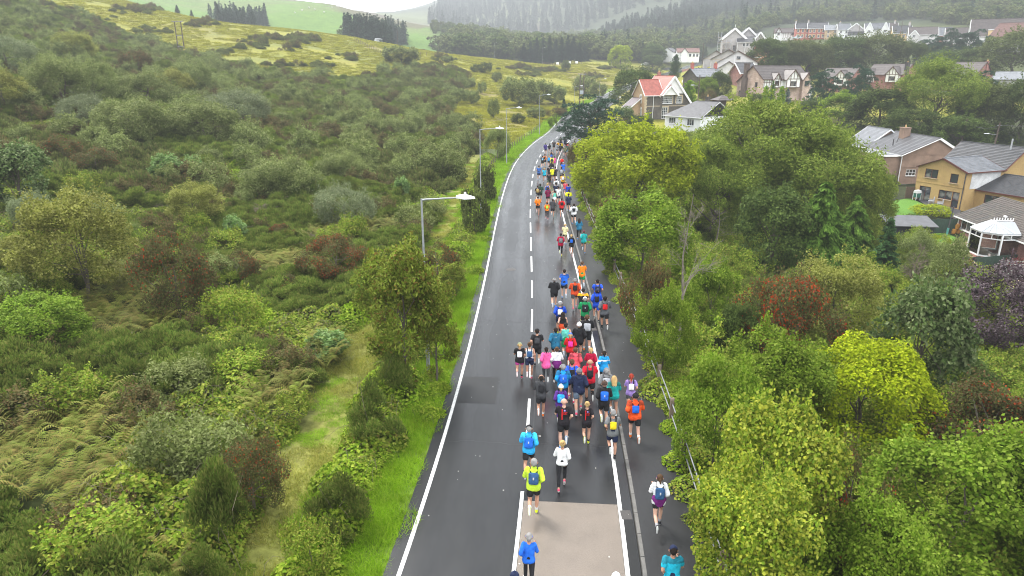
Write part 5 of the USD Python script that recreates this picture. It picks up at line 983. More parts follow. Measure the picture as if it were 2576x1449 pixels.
# terrace along the hillside
def hill_house(name, lab, px0, px1, base, eave, ridge, Y, r, wall, roof, fascia='white', axis='x', wins=(), W=7.5, frame='white', gables=(), chim=(), surround=None, hip=(0, 0), deep=4, group=None):
    c = corner(px0, base, Y); k = 1717 / proj(*c)[2]; L = (px1 - px0) / k / math.cos(math.radians(r)); hh, ri = (base - eave) / k, (eave - ridge) / k
    h = House(name, lab, c, ang(px0, r), group=group); A = h.block(0, L, 0, W, hh, ri, axis, wall, roof, fascia, over=.3, board=.4, deep=deep, hip=hip)
    for u, v, w, e in wins: h.window(A, 'front', u * L, v * hh, w, e, frame, 2, 1, surround=surround)
    for x0, x1, dy, hg, rg, wl in gables:
        g = h.block(x0 * L, x1 * L, -dy, 2.5, hh * hg, rg, 'y', wl, roof, fascia, over=.25, board=.35, deep=deep); h.window(g, 'front', (x1 - x0) * L / 2 - .6, hh * .55, 1.2, 1.2, frame, 2, 1)
    for u, z in chim: h.chimney(u * L, W / 2, hh + ri - .6, hh + ri + z, .7, 1.1, WL['grey'], 2)
    h.done(); return h
h = hill_house('terrace_house', 'white half timbered house at the left end of the hillside terrace', 1949, 1999, 96, 83, 72, 398, 5, 'white', 'brown', 'brown', wins=[(.15, .5, 1.3, 1.3), (.75, .5, 1.3, 1.3)], frame='brown', gables=[(.02, .30, .3, 1.0, 2.6, 'white')])
h.boards(0, 'front', [((u, 0), (u, 2.9)) for u in (4.2, 5.4, 6.6, 7.8, 9.0, 10.2)]); h.boards(1, 'front', [((.1, 2.9), (3., 2.9)), ((1.6, 2.9), (1.6, 5.0))])
for i, (a, b, lab) in enumerate(((2000, 2031, 'red brick terrace house with cream window surrounds, darker roof, left of the pair'), (2031, 2076, 'red brick terrace house with cream surrounds and white gable edge, right of the pair'))):
    hill_house('terrace_house', lab, a, b, 97 + i, 73, 60 - i, 388 - 3 * i, 8, 'redterrace', 'dark' if i == 0 else 'grey', wins=[(u, v, 1.0, 1.45) for u in ((.1, .45, .78) if i == 0 else (.06, .26, .5, .72, .88)) for v in (.12, .62)], surround=WL['cream'], chim=[(.0, 1.0)])
hill_house('terrace_house', 'sandstone terrace house with pale grey roof', 2074, 2108, 96, 76, 64, 380, 8, 'sandstone', 'pale', wins=[(u, v, .9, 1.3) for u in (.15, .6) for v in (.12, .6)], chim=[(1.0, 1.2)])
hill_house('terrace_house', 'white terrace house with a plain grey gable end', 2106, 2134, 98, 76, 61, 374, 12, 'white', 'slate', wins=[(u, v, .9, 1.3) for u in (.15, .6) for v in (.12, .6)], W=8)
h = House('terrace_house', 'grey rendered gable end attached to the white terrace house', corner(2130, 98, 373), ang(2130, 4)); h.block(0, 7.2, 0, 8, 4.6, 3.0, 'y', 'grey', 'slate', 'white', board=.4, deep=4); g = h.block(.4, 9.5, -3.5, 0, 1.8, 1.6, 'x', 'white', 'dark', 'dark', apex=.95, h2=3.0); h.done()
hill_house('white_twin_gabled_house', 'bright white house with two steep gables and slate roof', 2174, 2226, 92, 76, 60, 364, 6, 'white', 'slate', gables=[(.0, .34, .6, 1.0, 3.4, 'white'), (.70, 1.0, .6, 1.0, 3.4, 'white')], W=6)
hill_house('terrace_house', 'low roofed house with dark tiles right of the white twin gabled house', 2218, 2252, 92, 80, 59, 368, 10, 'palegrey', 'brown', chim=[(.8, .9)])
hill_house('terrace_house', 'dark roofed terrace house with white chimney behind the leaning pole', 2246, 2286, 100, 84, 66, 352, 14, 'cream', 'dark', wins=[(.1, .3, 1.0, 1.2), (.5, .3, 1.0, 1.2)], chim=[(.9, 1.3)])
hill_house('terrace_house', 'pale grey cottage with small front gable in the middle of the hillside row', 2284, 2346, 106, 88, 70, 342, 8, 'palegrey', 'brown', gables=[(.0, .34, 1.2, .9, 2.2, 'palegrey')])
hill_house('terrace_house', 'blue slate roofed house with orange boarding under its eave', 2330, 2382, 106, 90, 71, 346, 8, 'orange', 'slate')
hill_house('terrace_house', 'brown roofed house behind the flat topped pines', 2376, 2442, 112, 96, 72, 336, 8, 'palegrey', 'brown', wins=[(.3, .3, 1.2, 1.2)])
h = hill_house('dormer_house', 'large house with broad dark roof, cream dormer and yellow gable', 2436, 2545, 116, 92, 52, 322, 6, 'white', 'brown', W=10, wins=[(.12, .35, 1.6, 1.3)])
g = h.block(6.5, 12.0, -.2, 4.0, 6.6, 0, 'x', 'cream', 'brown', 'white', deep=-3.0); h.window(g, 'front', 1.6, 4.6, 2.2, 1.4, 'white', 2, 1); h.done() if False else h.add('wall', h.walls[-1]['w'], h.walls[-1]['mat'])
hill_house('terrace_house', 'house with red brown hipped roof at the right edge of the hillside row', 2478, 2620, 122, 98, 62, 305, 4, 'palegrey', 'redbrown', W=9, hip=(4, 0), wins=[(.12, .3, 1.8, 1.3)])
hill_house('slate_roofed_house', 'house with pale blue slate roof at the right edge behind the pines', 2492, 2620, 215, 200, 182, 200, -12, 'palegrey', 'pale', 'dark', W=9)

# brown rendered house
h = House('brown_rendered_house', 'brown roughcast house with ribbed grey roof and thick white bargeboards', corner(2255, 470, 107), ang(2255, 29))
A = h.block(0, 9.6, 0, 12.5, 5.0, 2.5, 'y', 'brownroughcast', 'grey', 'white', apex=.56, course=.36, over=.3, board=.34)
B = h.block(.6, 8.0, 12.6, 20, 4.9, 2.9, 'y', 'brownroughcast', 'slate', 'white', course=.3); D = h.block(-2.2, -.003, .4, 8.5, 4.75, 0, 'x', 'brownroughcast', 'slate', 'white')
h.window(A, 'front', 1.1, 1.75, 1.5, .95, 'white', 3, 2); h.boards(A, 'front', [((0, 3.1), (9.6, 3.1)), ((0, 5.0), (9.6, 5.0))], .07, WL['brownroughcast'], 'render_bead'); h.add('plinth', box(-.02, 9.62, -.06, -.003, -2, .45), WL['palegrey'])
h.chimney(4.2, 7.8, 6.2, 8.4, 1.1, 1.4, WL['brownroughcast'], 1); h.add('downpipe', tube([[.05, -.1, -.5], [.05, -.1, 4.9]], .06, 6), M_PIPE); h.add('vent_pipe', cat([tube([[1.6, 6.0, 5.6], [1.6, 6.0, 6.8]], .08, 6), tube([[2.4, 6.6, 5.9], [2.7, 6.7, 6.9]], .05, 5)]), M_FASC['dark']); h.done()
# yellow house with lean-to
h = House('yellow_house', 'ochre roughcast house with low gable, dark windows and slate roofs', corner(2416, 527, 88), ang(2416, -35), L=7.0, anchor='R')
A = h.block(0, 7.0, 0, 7.0, 4.8, 1.4, 'y', 'yellow', 'slate', 'red', apex=.5, course=.28, tile=.3, over=.18, board=.2); B = h.block(-2, 6.98, 7.003, 14.2, 4.8, 2.7, 'x', 'yellow', 'dark', 'red', course=.3, tile=.32, over=.2, board=.24)
C = h.block(7.003, 13.2, 2.2, 7.4, 2.5, 1.7, 'x', 'yellow', 'dark', 'red', apex=.97, h2=4.1, course=.28, tile=.3, over=.15)
h.add('block_wall', box(6.995, 7.03, .9, 6.4, 2.6, 4.85), WL['block'], label='patch of bare white blockwork')
h.window(A, 'front', 1.1, 3.45, 1.9, 1.15, 'red', 2, 1); h.window(A, 'front', 4.8, 3.2, 1.1, 1.2, 'red', 1, 1); h.window(A, 'front', .7, .06, 1.7, 2.15, 'red', 2, 1, 'patio_door', False); h.window(A, 'front', 3.6, .95, 1.9, 1.15, 'red', 2, 1); h.window(A, 'front', 5.55, .06, .95, 2.05, 'red', 1, 2, 'door', False); h.window(C, 'front', 1.3, .95, 2.3, 1.1, 'red', 2, 1)
h.boards(A, 'front', [((0, 2.75), (7.0, 2.75))], .06, WL['yellow'], 'render_bead'); h.add('downpipe', tube([[6.9, -.1, -.5], [6.9, -.1, 4.7]], .06, 6), M_FASC['dark']); h.add('flue', tube([[5.6, 9.5, 7.2], [5.6, 9.5, 8.6]], .1, 6), M_STEEL); h.done()
YEL = h
# brick bungalow and its conservatory
h = House('brick_bungalow', 'red brick bungalow with weathered brown tile roof at the right edge', np.r_[on_level(2405, 590, -5.75)[:2], -5.75], math.radians(-96))
A = h.block(0, 17, 0, 8.8, 2.35, 2.1, 'x', 'brick', 'mosstile', 'white', course=.30, over=.4, board=.2, tile=None)
h.window(A, 'front', .6, .85, 3.4, 1.25, 'white', 3, 1); h.window(A, 'front', 14.2, .85, 1.6, 1.25, 'white', 2, 1)
# single tiles on the slope that faces the photograph: the lower courses one by one, the rest joined
e0, e1, r1, r0 = np.array([-.4, -.4, 2.19]), np.array([17.4, -.4, 2.19]), np.array([17.4, 4.4, 4.49]), np.array([-.4, 4.4, 4.49]); nrm = np.cross(e1 - e0, r0 - e0); nrm /= np.linalg.norm(nrm); rngt = np.random.default_rng(5); rest = []
M_TILES = [mat(f'roof_tile_{k}', c, .6, .3, 6., .4, 20) for k, c in enumerate(((.062, .052, .045), (.078, .064, .054), (.055, .050, .044), (.085, .076, .060)))]
for i in range(17):
    for j in range(56):
        u0, u1, t0, t1 = (j + .03) / 56, (j + .97) / 56, i / 17, (i + 1.0) / 17; P_ = [e0 + (e1 - e0) * u + (r0 - e0) * t for u, t in ((u0, t0), (u1, t0), (u1, t1), (u0, t1))]; hh = .085 + .02 * rngt.random()
        m_ = trimesh.convex.convex_hull(np.array([P_[0] + nrm * hh, P_[1] + nrm * hh, P_[2] + nrm * .055, P_[3] + nrm * .055, P_[0] + nrm * (hh - .025), P_[1] + nrm * (hh - .025), P_[2] + nrm * .04, P_[3] + nrm * .04]))
        if i < 13 and j < 23: obj('roof_tile', m_, M_TILES[int(rngt.integers(4))], h.roof)
        else: rest.append(m_)
obj('further_roof_tiles', cat(rest), M_TILES[1], h.roof, kind='stuff')
h.add('roof_vent', box(5.5, 5.9, 1.6, 1.8, 3.28, 3.45), M_FASC['white']); h.add('downpipe', tube([[.15, -.45, 2.1], [.15, -.1, 1.9], [.15, -.1, 0]], .05, 6), M_PIPE); h.done(); BUN = h
cv = thing('conservatory', h.o + np.array([math.cos(h.a), math.sin(h.a), 0]) * 10.0, h.a, 'white framed faceted conservatory with glass walls and pale roof', 'conservatory', scale=(1.05, 1.1, 1.22))
base = [(-1.7, -.003), (-2.0, -1.7), (-1.0, -3.0), (1.0, -3.0), (2.0, -1.7), (1.7, -.003)]; top = [(x * 1.04, y * 1.04) for x, y in base]
M_CGLASS = usdkit.material(stage, '/World/Looks/conservatory_glass', {'f': ('fresnel', dict(IOR=1.45)), 't': ('transparent_bsdf', dict(color=(.86, .89, .88))), 'g': ('glossy_bsdf', dict(color=(.9, .9, .9), roughness=.03)), 'x': ('mix_closure', {})}, [('f.fac', 'x.fac'), ('t.BSDF', 'x.closure1'), ('g.BSDF', 'x.closure2')], surface='x.closure')
M_POLY = mat('polycarbonate_roof', (.33, .35, .37), .35, .06, 2.0, spec=.5)
for (a, b) in zip(base[:-1], base[1:]):
    a3, b3 = np.array([*a, 0.]), np.array([*b, 0.]); d = (b3 - a3) / np.linalg.norm(b3 - a3); e = .04
    obj('dwarf_wall', bar(a3 + [0, 0, -.6], b3 + [0, 0, -.6], .2, 1.6, (0, 0, 1)), WL['brick'], cv); fr = obj('frame', cat([bar(a3 + [0, 0, .26], b3 + [0, 0, .26], .16, .1, (0, 0, 1)), bar(a3 + [0, 0, 2.2], b3 + [0, 0, 2.2], .1, .12, (0, 0, 1)), bar(a3 + [0, 0, 1.78], b3 + [0, 0, 1.78], .07, .07, (0, 0, 1)), bar(a3 + [0, 0, .2], a3 + [0, 0, 2.2], .13, .13, d), bar((a3 + b3) / 2 + [0, 0, 1.78], (a3 + b3) / 2 + [0, 0, 2.15], .06, .06, d)]), M_FASC['white'], cv)
    obj('pane', bar(a3 + [0, 0, 1.25] + d * e, b3 + [0, 0, 1.25] - d * e, .012, 1.85, (0, 0, 1)), M_CGLASS, fr)
rid = [np.array([-.35, -1.7, 3.05]), np.array([.35, -1.7, 3.05])]; T3 = [np.array([*p, 2.28]) for p in top]
for k, (a, b) in enumerate(zip(T3[:-1], T3[1:])):
    ra, rb = (rid[0], rid[0]) if k < 2 else ((rid[0], rid[1]) if k == 2 else (rid[1], rid[1])); n_ = np.array([0, 0, -.04]); P_ = [a, b, rb, ra] if k == 2 else [a, b, ra]
    obj('roof_panel', trimesh.convex.convex_hull(np.array(P_ + [p + n_ for p in P_])), M_POLY, cv); obj('roof_bar', bar(a + [0, 0, .03], ra + [0, 0, .03], .06, .06), M_FASC['white'], cv)
    for t in (.33, .66): q = a + (b - a) * t; obj('roof_bar', bar(q + [0, 0, .03], (ra + (rb - ra) * t) + [0, 0, .03], .035, .05), M_FASC['white'], cv)
back = [T3[0], T3[-1], np.array([.35, 0, 3.05]), np.array([-.35, 0, 3.05])]
obj('roof_panel', trimesh.convex.convex_hull(np.array([T3[0], [-.35, 0, 3.05], rid[0], T3[0] - [0, 0, .04], rid[0] - [0, 0, .04], np.array([-.35, 0, 3.01])])), M_POLY, cv); obj('roof_panel', trimesh.convex.convex_hull(np.array([T3[-1], [.35, 0, 3.05], rid[1], T3[-1] - [0, 0, .04], rid[1] - [0, 0, .04], np.array([.35, 0, 3.01])])), M_POLY, cv)
obj('ridge', bar((0, -1.75, 3.08), (0, 0, 3.08), .16, .08), M_FASC['white'], cv); obj('cresting', cat([box(-.02, .02, -1.7 + k * .24, -1.62 + k * .24, 3.1, 3.32) for k in range(8)]), M_FASC['white'], cv)
inn = thing('garden_sofa', BUN.o + np.array([math.cos(BUN.a), math.sin(BUN.a), 0]) * 10.6 + np.array([math.sin(BUN.a), -math.cos(BUN.a), 0]) * 2.0, BUN.a, 'pale sofa inside the conservatory', 'sofa'); M_SOFA = mat('sofa_cloth', (.50, .42, .38), .9, .1, 5.0)
obj('seat', box(-.9, .9, -.4, .4, .05, .45), M_SOFA, inn); obj('backrest', box(-.9, .9, -.62, -.403, .05, .85), M_SOFA, inn); obj('armrest', box(-1.1, -.903, -.6, .4, .05, .62), M_SOFA, inn); obj('armrest', box(.903, 1.1, -.6, .4, .05, .62), M_SOFA, inn)
# ---------------------------------------------------------------- people: runners seen from behind
COL = dict(black=(.018,.018,.020), charcoal=(.055,.056,.060), grey=(.17,.17,.175), steel=(.09,.12,.16), steelgrey=(.16,.165,.17), slate=(.12,.125,.14), silver=(.38,.39,.42), white=(.72,.72,.73), cream=(.66,.62,.34), navy=(.018,.025,.060), ink=(.020,.017,.020), indigo=(.05,.035,.16), royal=(.015,.07,.50), blue=(.02,.13,.58), cobalt=(.04,.12,.36), azure=(.015,.28,.62), cyan=(.015,.40,.55), sky=(.25,.50,.70), skyblue=(.03,.36,.70), petrol=(.02,.14,.24), denim=(.035,.09,.20), turquoise=(.015,.36,.36), teal=(.012,.30,.28), mint=(.12,.52,.42), green=(.012,.24,.08), pine=(.03,.07,.05), moss=(.07,.10,.055), olive=(.14,.15,.08), sage=(.22,.27,.16), lime=(.38,.62,.04), chartreuse=(.52,.72,.05), hi=(.72,.72,.03), lemon=(.62,.60,.05), yellow=(.75,.58,.02), amber=(.78,.40,.02), gold=(.38,.28,.10), orange=(.80,.20,.01), vermilion=(.58,.07,.02), blaze=(.78,.09,.02), red=(.58,.018,.02), scarlet=(.56,.012,.03), crimson=(.42,.01,.045), maroon=(.17,.01,.05), coral=(.72,.09,.12), pink=(.78,.11,.32), magenta=(.74,.04,.30), fuchsia=(.38,.05,.22), blush=(.50,.32,.32), purple=(.09,.03,.20), plum=(.15,.02,.15), lilac=(.30,.20,.50), brown=(.08,.05,.04), tan=(.3,.2,.12))
COL['hi-vis'] = COL['hi']
HAIR = dict(dark=(.020,.014,.011), brown=(.085,.048,.026), blonde=(.42,.28,.12), ginger=(.35,.13,.05), red=(.26,.035,.02), grey=(.26,.25,.245))
SKINS = [mat(f'skin_{i}', c, .6, .06, 9.0, spec=.3) for i, c in enumerate(((.52, .29, .20), (.47, .25, .17), (.56, .33, .245), (.40, .21, .14)))]
POSES = [(10, 16, -10, 78), (-26, 16, 36, 72), (-8, 10, 18, 100), (20, 24, -24, 48)]
def capsule_hulls(sets, seg):
    ms = []
    for st in sets:
        ms.append(m3.Manifold.batch_hull([m3.Manifold.sphere(r, seg if r > .015 else 5).translate(tuple(map(float, p))) for p, r in st]))
    return ms
def meld(sets, seg, ref, it=6):
    m = m3.Manifold.batch_boolean(capsule_hulls(sets, seg), m3.OpType.Add)
    if ref: m = m.refine_to_length(ref)
    g = m.to_mesh(); t = trimesh.Trimesh(g.vert_properties[:, :3], g.tri_verts, process=True)
    if it: trimesh.smoothing.filter_taubin(t, iterations=it)
    return np.array(t.vertices), np.array(t.faces)
def skeleton(sex, pose, mir, reach=False):
    sh, hp = (.172, .088) if sex == 'm' else (.150, .094); tl, kl, tr, kr = (math.radians(a) for a in POSES[pose]); J = {}
    lean = math.radians(8); R = lambda p: np.array([p[0], p[1] * math.cos(lean) + (p[2] - .93) * math.sin(lean), .93 + (p[2] - .93) * math.cos(lean) - p[1] * math.sin(lean)])
    def leg(s, a, k):
        h_ = np.array([s * hp, 0, .93]); kn = h_ + .435 * np.array([s * .02, math.sin(a), -math.cos(a)]); b = a - k; an = kn + .41 * np.array([-s * .03, math.sin(b), -math.cos(b)]); f = b + (math.radians(8) if k < .5 else math.radians(-25))
        fd, fu = np.array([0, math.cos(f), math.sin(f)]), np.array([0, -math.sin(f), math.cos(f)]); return h_, kn, an, an - fd * .045 - fu * .055, an + fd * .15 - fu * .06
    def arm(s, a, e):
        S = np.array([s * sh, 0, 1.405]); el = S + .275 * unit(np.array([s * .30, math.sin(a), -math.cos(a)])); w = el + .245 * unit(np.array([-s * .30, math.sin(a + e), -math.cos(a + e)])); return S, el, w
    aL, aR = (-38, 22) if tl > tr else (22, -38); e = math.radians(88)
    J['L'], J['R'] = leg(-1, tl, kl), leg(1, tr, kr); A, B = arm(-1, math.radians(aL), e), arm(1, math.radians(aR), e)
    if reach: B = (np.array([sh, 0, 1.405]), np.array([sh + .25, .02, 1.30]), np.array([sh + .48, .05, 1.17]))
    J['AL'], J['AR'] = tuple(R(p) for p in A), tuple(R(p) for p in B); J['U'] = R
    lo = min(J[k][i][2] for k in 'LR' for i in (3, 4)) - .028; J['lo'] = lo
    return J
def hand_sets(el, w, s):
    d = unit(w - el); side = unit(np.cross(d, np.array([1.0 * s, 0, .2]))); nrm = np.cross(side, d); out = [[(w, .026), (w + d * .045 + side * .022, .020), (w + d * .045 - side * .022, .020), (w + d * .085 + side * .028, .014), (w + d * .085 - side * .028, .014)]]
    for k, (o, L) in enumerate(((-.027, .058), (-.009, .066), (.009, .062), (.026, .048))):
        b = w + d * .082 + side * o; m_ = b + (d * .75 + nrm * .5) * L * .55; t = m_ + (d * .1 + nrm * .9) * L * .6; out += [[(b, .0095), (m_, .0088)], [(m_, .0088), (t, .0078)]]
    b = w + d * .03 - side * .03; m_ = b + (d * .6 - side * .55 + nrm * .3) * .045; t = m_ + (d * .7 + nrm * .6) * .034; return out + [[(b, .012), (m_, .0105)], [(m_, .0105), (t, .009)]]
BODY = {}
def body_parts(sex, pose, key, seg, ref, **kw):
    """Vertices and faces of one garment or of the bare body for a pose, kept for reuse."""
    k = (sex, pose, key, seg, tuple(sorted(kw.items())))
    if k in BODY: return BODY[k]
    J = skeleton(sex, pose, False, kw.get('reach', False)); U = J['U']; f = sex == 'f'; sets = []; t = kw.get('t', 0.0)
    w, cr, hr = (.066, .088, .112) if f else (.082, .102, .104); sw = .118 if f else .140
    chest = [(U((-sw, .0, 1.37)), .062 + t), (U((sw, .0, 1.37)), .062 + t), (U((-.075, .035, 1.25)), cr + t), (U((.075, .035, 1.25)), cr + t), (U((0, -.035, 1.30)), .088 + t)]
    waist = [(U((-w, .01, 1.08)), .085 + t), (U((w, .01, 1.08)), .085 + t)]; hips = [(np.array([-.078, -.012, .95]), hr + t), (np.array([.078, -.012, .95]), hr + t)]
    if key == 'body':
        sets = [chest + waist, waist + hips, [(U((0, 0, 1.40)), .062), (U((0, .012, 1.50)), .054)], [(U((0, -.008, 1.635)), .098), (U((0, .020, 1.605)), .086)], [(U((0, .03, 1.60)), .074), (U((0, .062, 1.545)), .038)], [(U((0, .112, 1.60)), .014), (U((0, .085, 1.64)), .016)]]
        sets += [[(U((s * .094, -.005, 1.615)), .022), (U((s * .092, .004, 1.59)), .016)] for s in (-1, 1)]
        for s, A in ((-1, J['AL']), (1, J['AR'])): sets += [[(A[0], .056), (A[1], .041)], [(A[1], .041), (A[1] + (A[2] - A[1]) * .3, .042), (A[2], .027)]] + hand_sets(A[1], A[2], s)
        for L in (J['L'], J['R']): sets += [[(L[0] + [0, 0, -.03], .088), (L[0] + (L[1] - L[0]) * .5, .076), (L[1], .054)], [(L[1], .053), (L[1] + (L[2] - L[1]) * .3 + np.array([0, -.018, 0]), .057), (L[2], .036)], [(L[2], .036), (L[3], .030), ((L[3] + L[4]) / 2, .032), (L[4], .024)]]
    elif key == 'top':
        sl, long = kw['sleeve'], kw['long']; sets = [chest + waist, waist + [(p, r - .004) for p, r in hips]] if not long else [chest + waist, waist + hips + [(np.array([-.085, -.01, .87]), hr - .005 + t), (np.array([.085, -.01, .87]), hr - .005 + t)]]
        for A in (J['AL'], J['AR']):
            if sl == 1: q = A[0] + (A[1] - A[0]) * .62; sets.append([(A[0], .064 + t), (q, .056 + t)])
            elif sl == 2: sets += [[(A[0], .062 + t), (A[1], .048 + t)], [(A[1], .048 + t), (A[1] + (A[2] - A[1]) * .92, .036 + t * .8)]]
        if kw.get('hood'): sets.append([(U((-.06, -.085, 1.43)), .05), (U((.06, -.085, 1.43)), .05), (U((0, -.11, 1.37)), .05)]); sets.append([(U((0, 0, 1.42)), .078), (U((0, .01, 1.475)), .072)])
    elif key == 'yoke':
        sets = [[(p, r + .003) for p, r in chest]]; sl = kw['sleeve']
        for A in (J['AL'], J['AR']): q = A[0] + (A[1] - A[0]) * (.60 if sl == 1 else 1.0); sets.append([(A[0], .067 + t), (q, (.060 if sl == 1 else .052) + t)])
    elif key == 'bottom':
        fr, fl = kw['fr'], kw['fl']; tt = kw['bt']; sets = [[(p, r + tt) for p, r in hips] + [(U((0, .0, 1.06)), .10 if f else .115)]]
        for L in (J['L'], J['R']):
            if fr <= 1: q = L[0] + (L[1] - L[0]) * fr; sets.append([(L[0] + [0, 0, -.02], .090 + tt), (q, .062 + (1 - fr) * .024 + fl)])
            else: sets += [[(L[0] + [0, 0, -.02], .088 + tt), (L[0] + (L[1] - L[0]) * .5, .076 + tt), (L[1], .054 + tt)], [(L[1], .054 + tt), (L[1] + (L[2] - L[1]) * .3 + np.array([0, -.018, 0]), .057 + tt), (L[1] + (L[2] - L[1]) * (fr - 1), .058 + (.037 - .058) * (fr - 1) + tt)]]
    elif key == 'skirt': sets = [[(p, r + .006) for p, r in hips] + [(U((0, 0, 1.06)), .10)] + [(np.array([s * .11, y, .76]), .075) for s in (-1, 1) for y in (-.05, .06)]]
    elif key == 'shoe': L = J[kw['side']]; sets = [[(L[2] + (L[3] - L[2]) * .35, .042), (L[3] + [0, 0, .004], .038), ((L[3] + L[4]) / 2, .042), (L[4], .034)]]
    elif key == 'sole': L = J[kw['side']]; n = unit(np.cross(np.array([1.0, 0, 0]), L[4] - L[3])); n = n if n @ (L[3] - L[2]) > 0 else -n; sets = [[(L[3] + n * .022, .030), ((L[3] + L[4]) / 2 + n * .022, .034), (L[4] + n * .016, .026)]]
    elif key == 'sock': L = J[kw['side']]; q = L[2] + (L[1] - L[2]) * kw['hi']; sets = [[(L[2], .041), (q, .041 + .021 * min(1, kw['hi'] * 1.4))]]
    elif key == 'cap': sets = [[(U((0, -.008, 1.652)), .104), (U((0, .012, 1.650)), .098)], [(U((-.05, .085, 1.655)), .012), (U((.05, .085, 1.655)), .012), (U((-.035, .165, 1.635)), .010), (U((.035, .165, 1.635)), .010)]]
    elif key == 'beanie': sets = [[(U((0, -.010, 1.655)), .110), (U((0, .008, 1.635)), .107)], [(U((0, -.02, 1.765)), .030)]]
    elif key == 'headband': sets = [[(U((0, -.008, 1.638)), .1045), (U((0, .010, 1.634)), .103)]]
    elif key == 'hair':
        st = kw['st']; sets = [[(U((0, -.018, 1.645)), .101), (U((0, .0, 1.655)), .096)], [(U((0, -.03, 1.585)), .078), (U((0, -.025, 1.63)), .095)]]
        if st == 'tied': sets.append([(U((0, -.125, 1.62)), .035), (U((0, -.15, 1.52)), .022)])
        if st == 'bun': sets.append([(U((0, -.105, 1.70)), .050)])
        if st == 'ponytail': sets += [[(U((0, -.12, 1.66)), .034), (U((.02, -.17, 1.58)), .036)], [(U((.02, -.17, 1.58)), .036), (U((.03, -.18, 1.38)), .016)]]
        if st == 'long': sets.append([(U((-.055, -.05, 1.60)), .06), (U((.055, -.05, 1.60)), .06), (U((-.05, -.11, 1.38)), .045), (U((.05, -.11, 1.38)), .045)])
        if st == 'balding': sets = sets[1:]
    elif key == 'pack': sets = [[(U((s * .085, -.165, z)), .055) for s in (-1, 1) for z in (1.08, 1.33)] + [(U((0, -.205, 1.18)), .045)]]
    elif key == 'vestpack': sets = [[(U((s * .075, -.150, z)), .034) for s in (-1, 1) for z in (1.12, 1.32)] + [(U((0, -.165, 1.20)), .04)]]
    elif key == 'strap':
        s = kw['s']; pts = [U((s * .085, -.14, 1.33)), U((s * .095, -.06, 1.455)), U((s * .095, .06, 1.43)), U((s * .10, .135, 1.25)), U((s * .12, .06, 1.12))]; sets = [[(a, .019), (b, .019)] for a, b in zip(pts[:-1], pts[1:])]
    elif key == 'waistwrap': sets = [[(p + np.array([0, -.02, .05]), r + .03) for p, r in hips] + [(np.array([s * .06, -.10, .80]), .05) for s in (-1, 1)]]
    elif key == 'belt': sets = [[(U((-w, .01, 1.04)), .108), (U((w, .01, 1.04)), .108)]]
    v, fc = meld(sets, seg, ref, 6 if key != 'strap' else 0)
    if key in ('cap', 'beanie', 'headband', 'hair', 'belt', 'yoke'):       # keep the part of the shell that is worn
        c = v[fc].mean(1); up = (U((0, 0, 2.)) - U((0, 0, 1.))); fw = U((0, 1., 1.)) - U((0, 0, 1.)); hz = (c - U((0, 0, 1.64))) @ up; fy = (c - U((0, 0, 1.64))) @ fw
        keep = {'cap': hz > -.012, 'beanie': hz > -.05, 'headband': np.abs(hz - .012) < .034, 'hair': ~((fy > .035) & (hz < .045)), 'belt': np.abs((c - U((0, 0, 1.04))) @ up) < .035, 'yoke': (hz > -.30) if kw.get('cut') != 'band' else (np.abs(hz + .33) < .025) & (fy < 0)}[key]
        fc = fc[keep]; used = np.unique(fc); mp = np.full(len(v), -1); mp[used] = np.arange(len(used)); v, fc = v[used], mp[fc]
    v = v - [0, 0, J['lo']]; BODY[k] = (v, fc); return BODY[k]
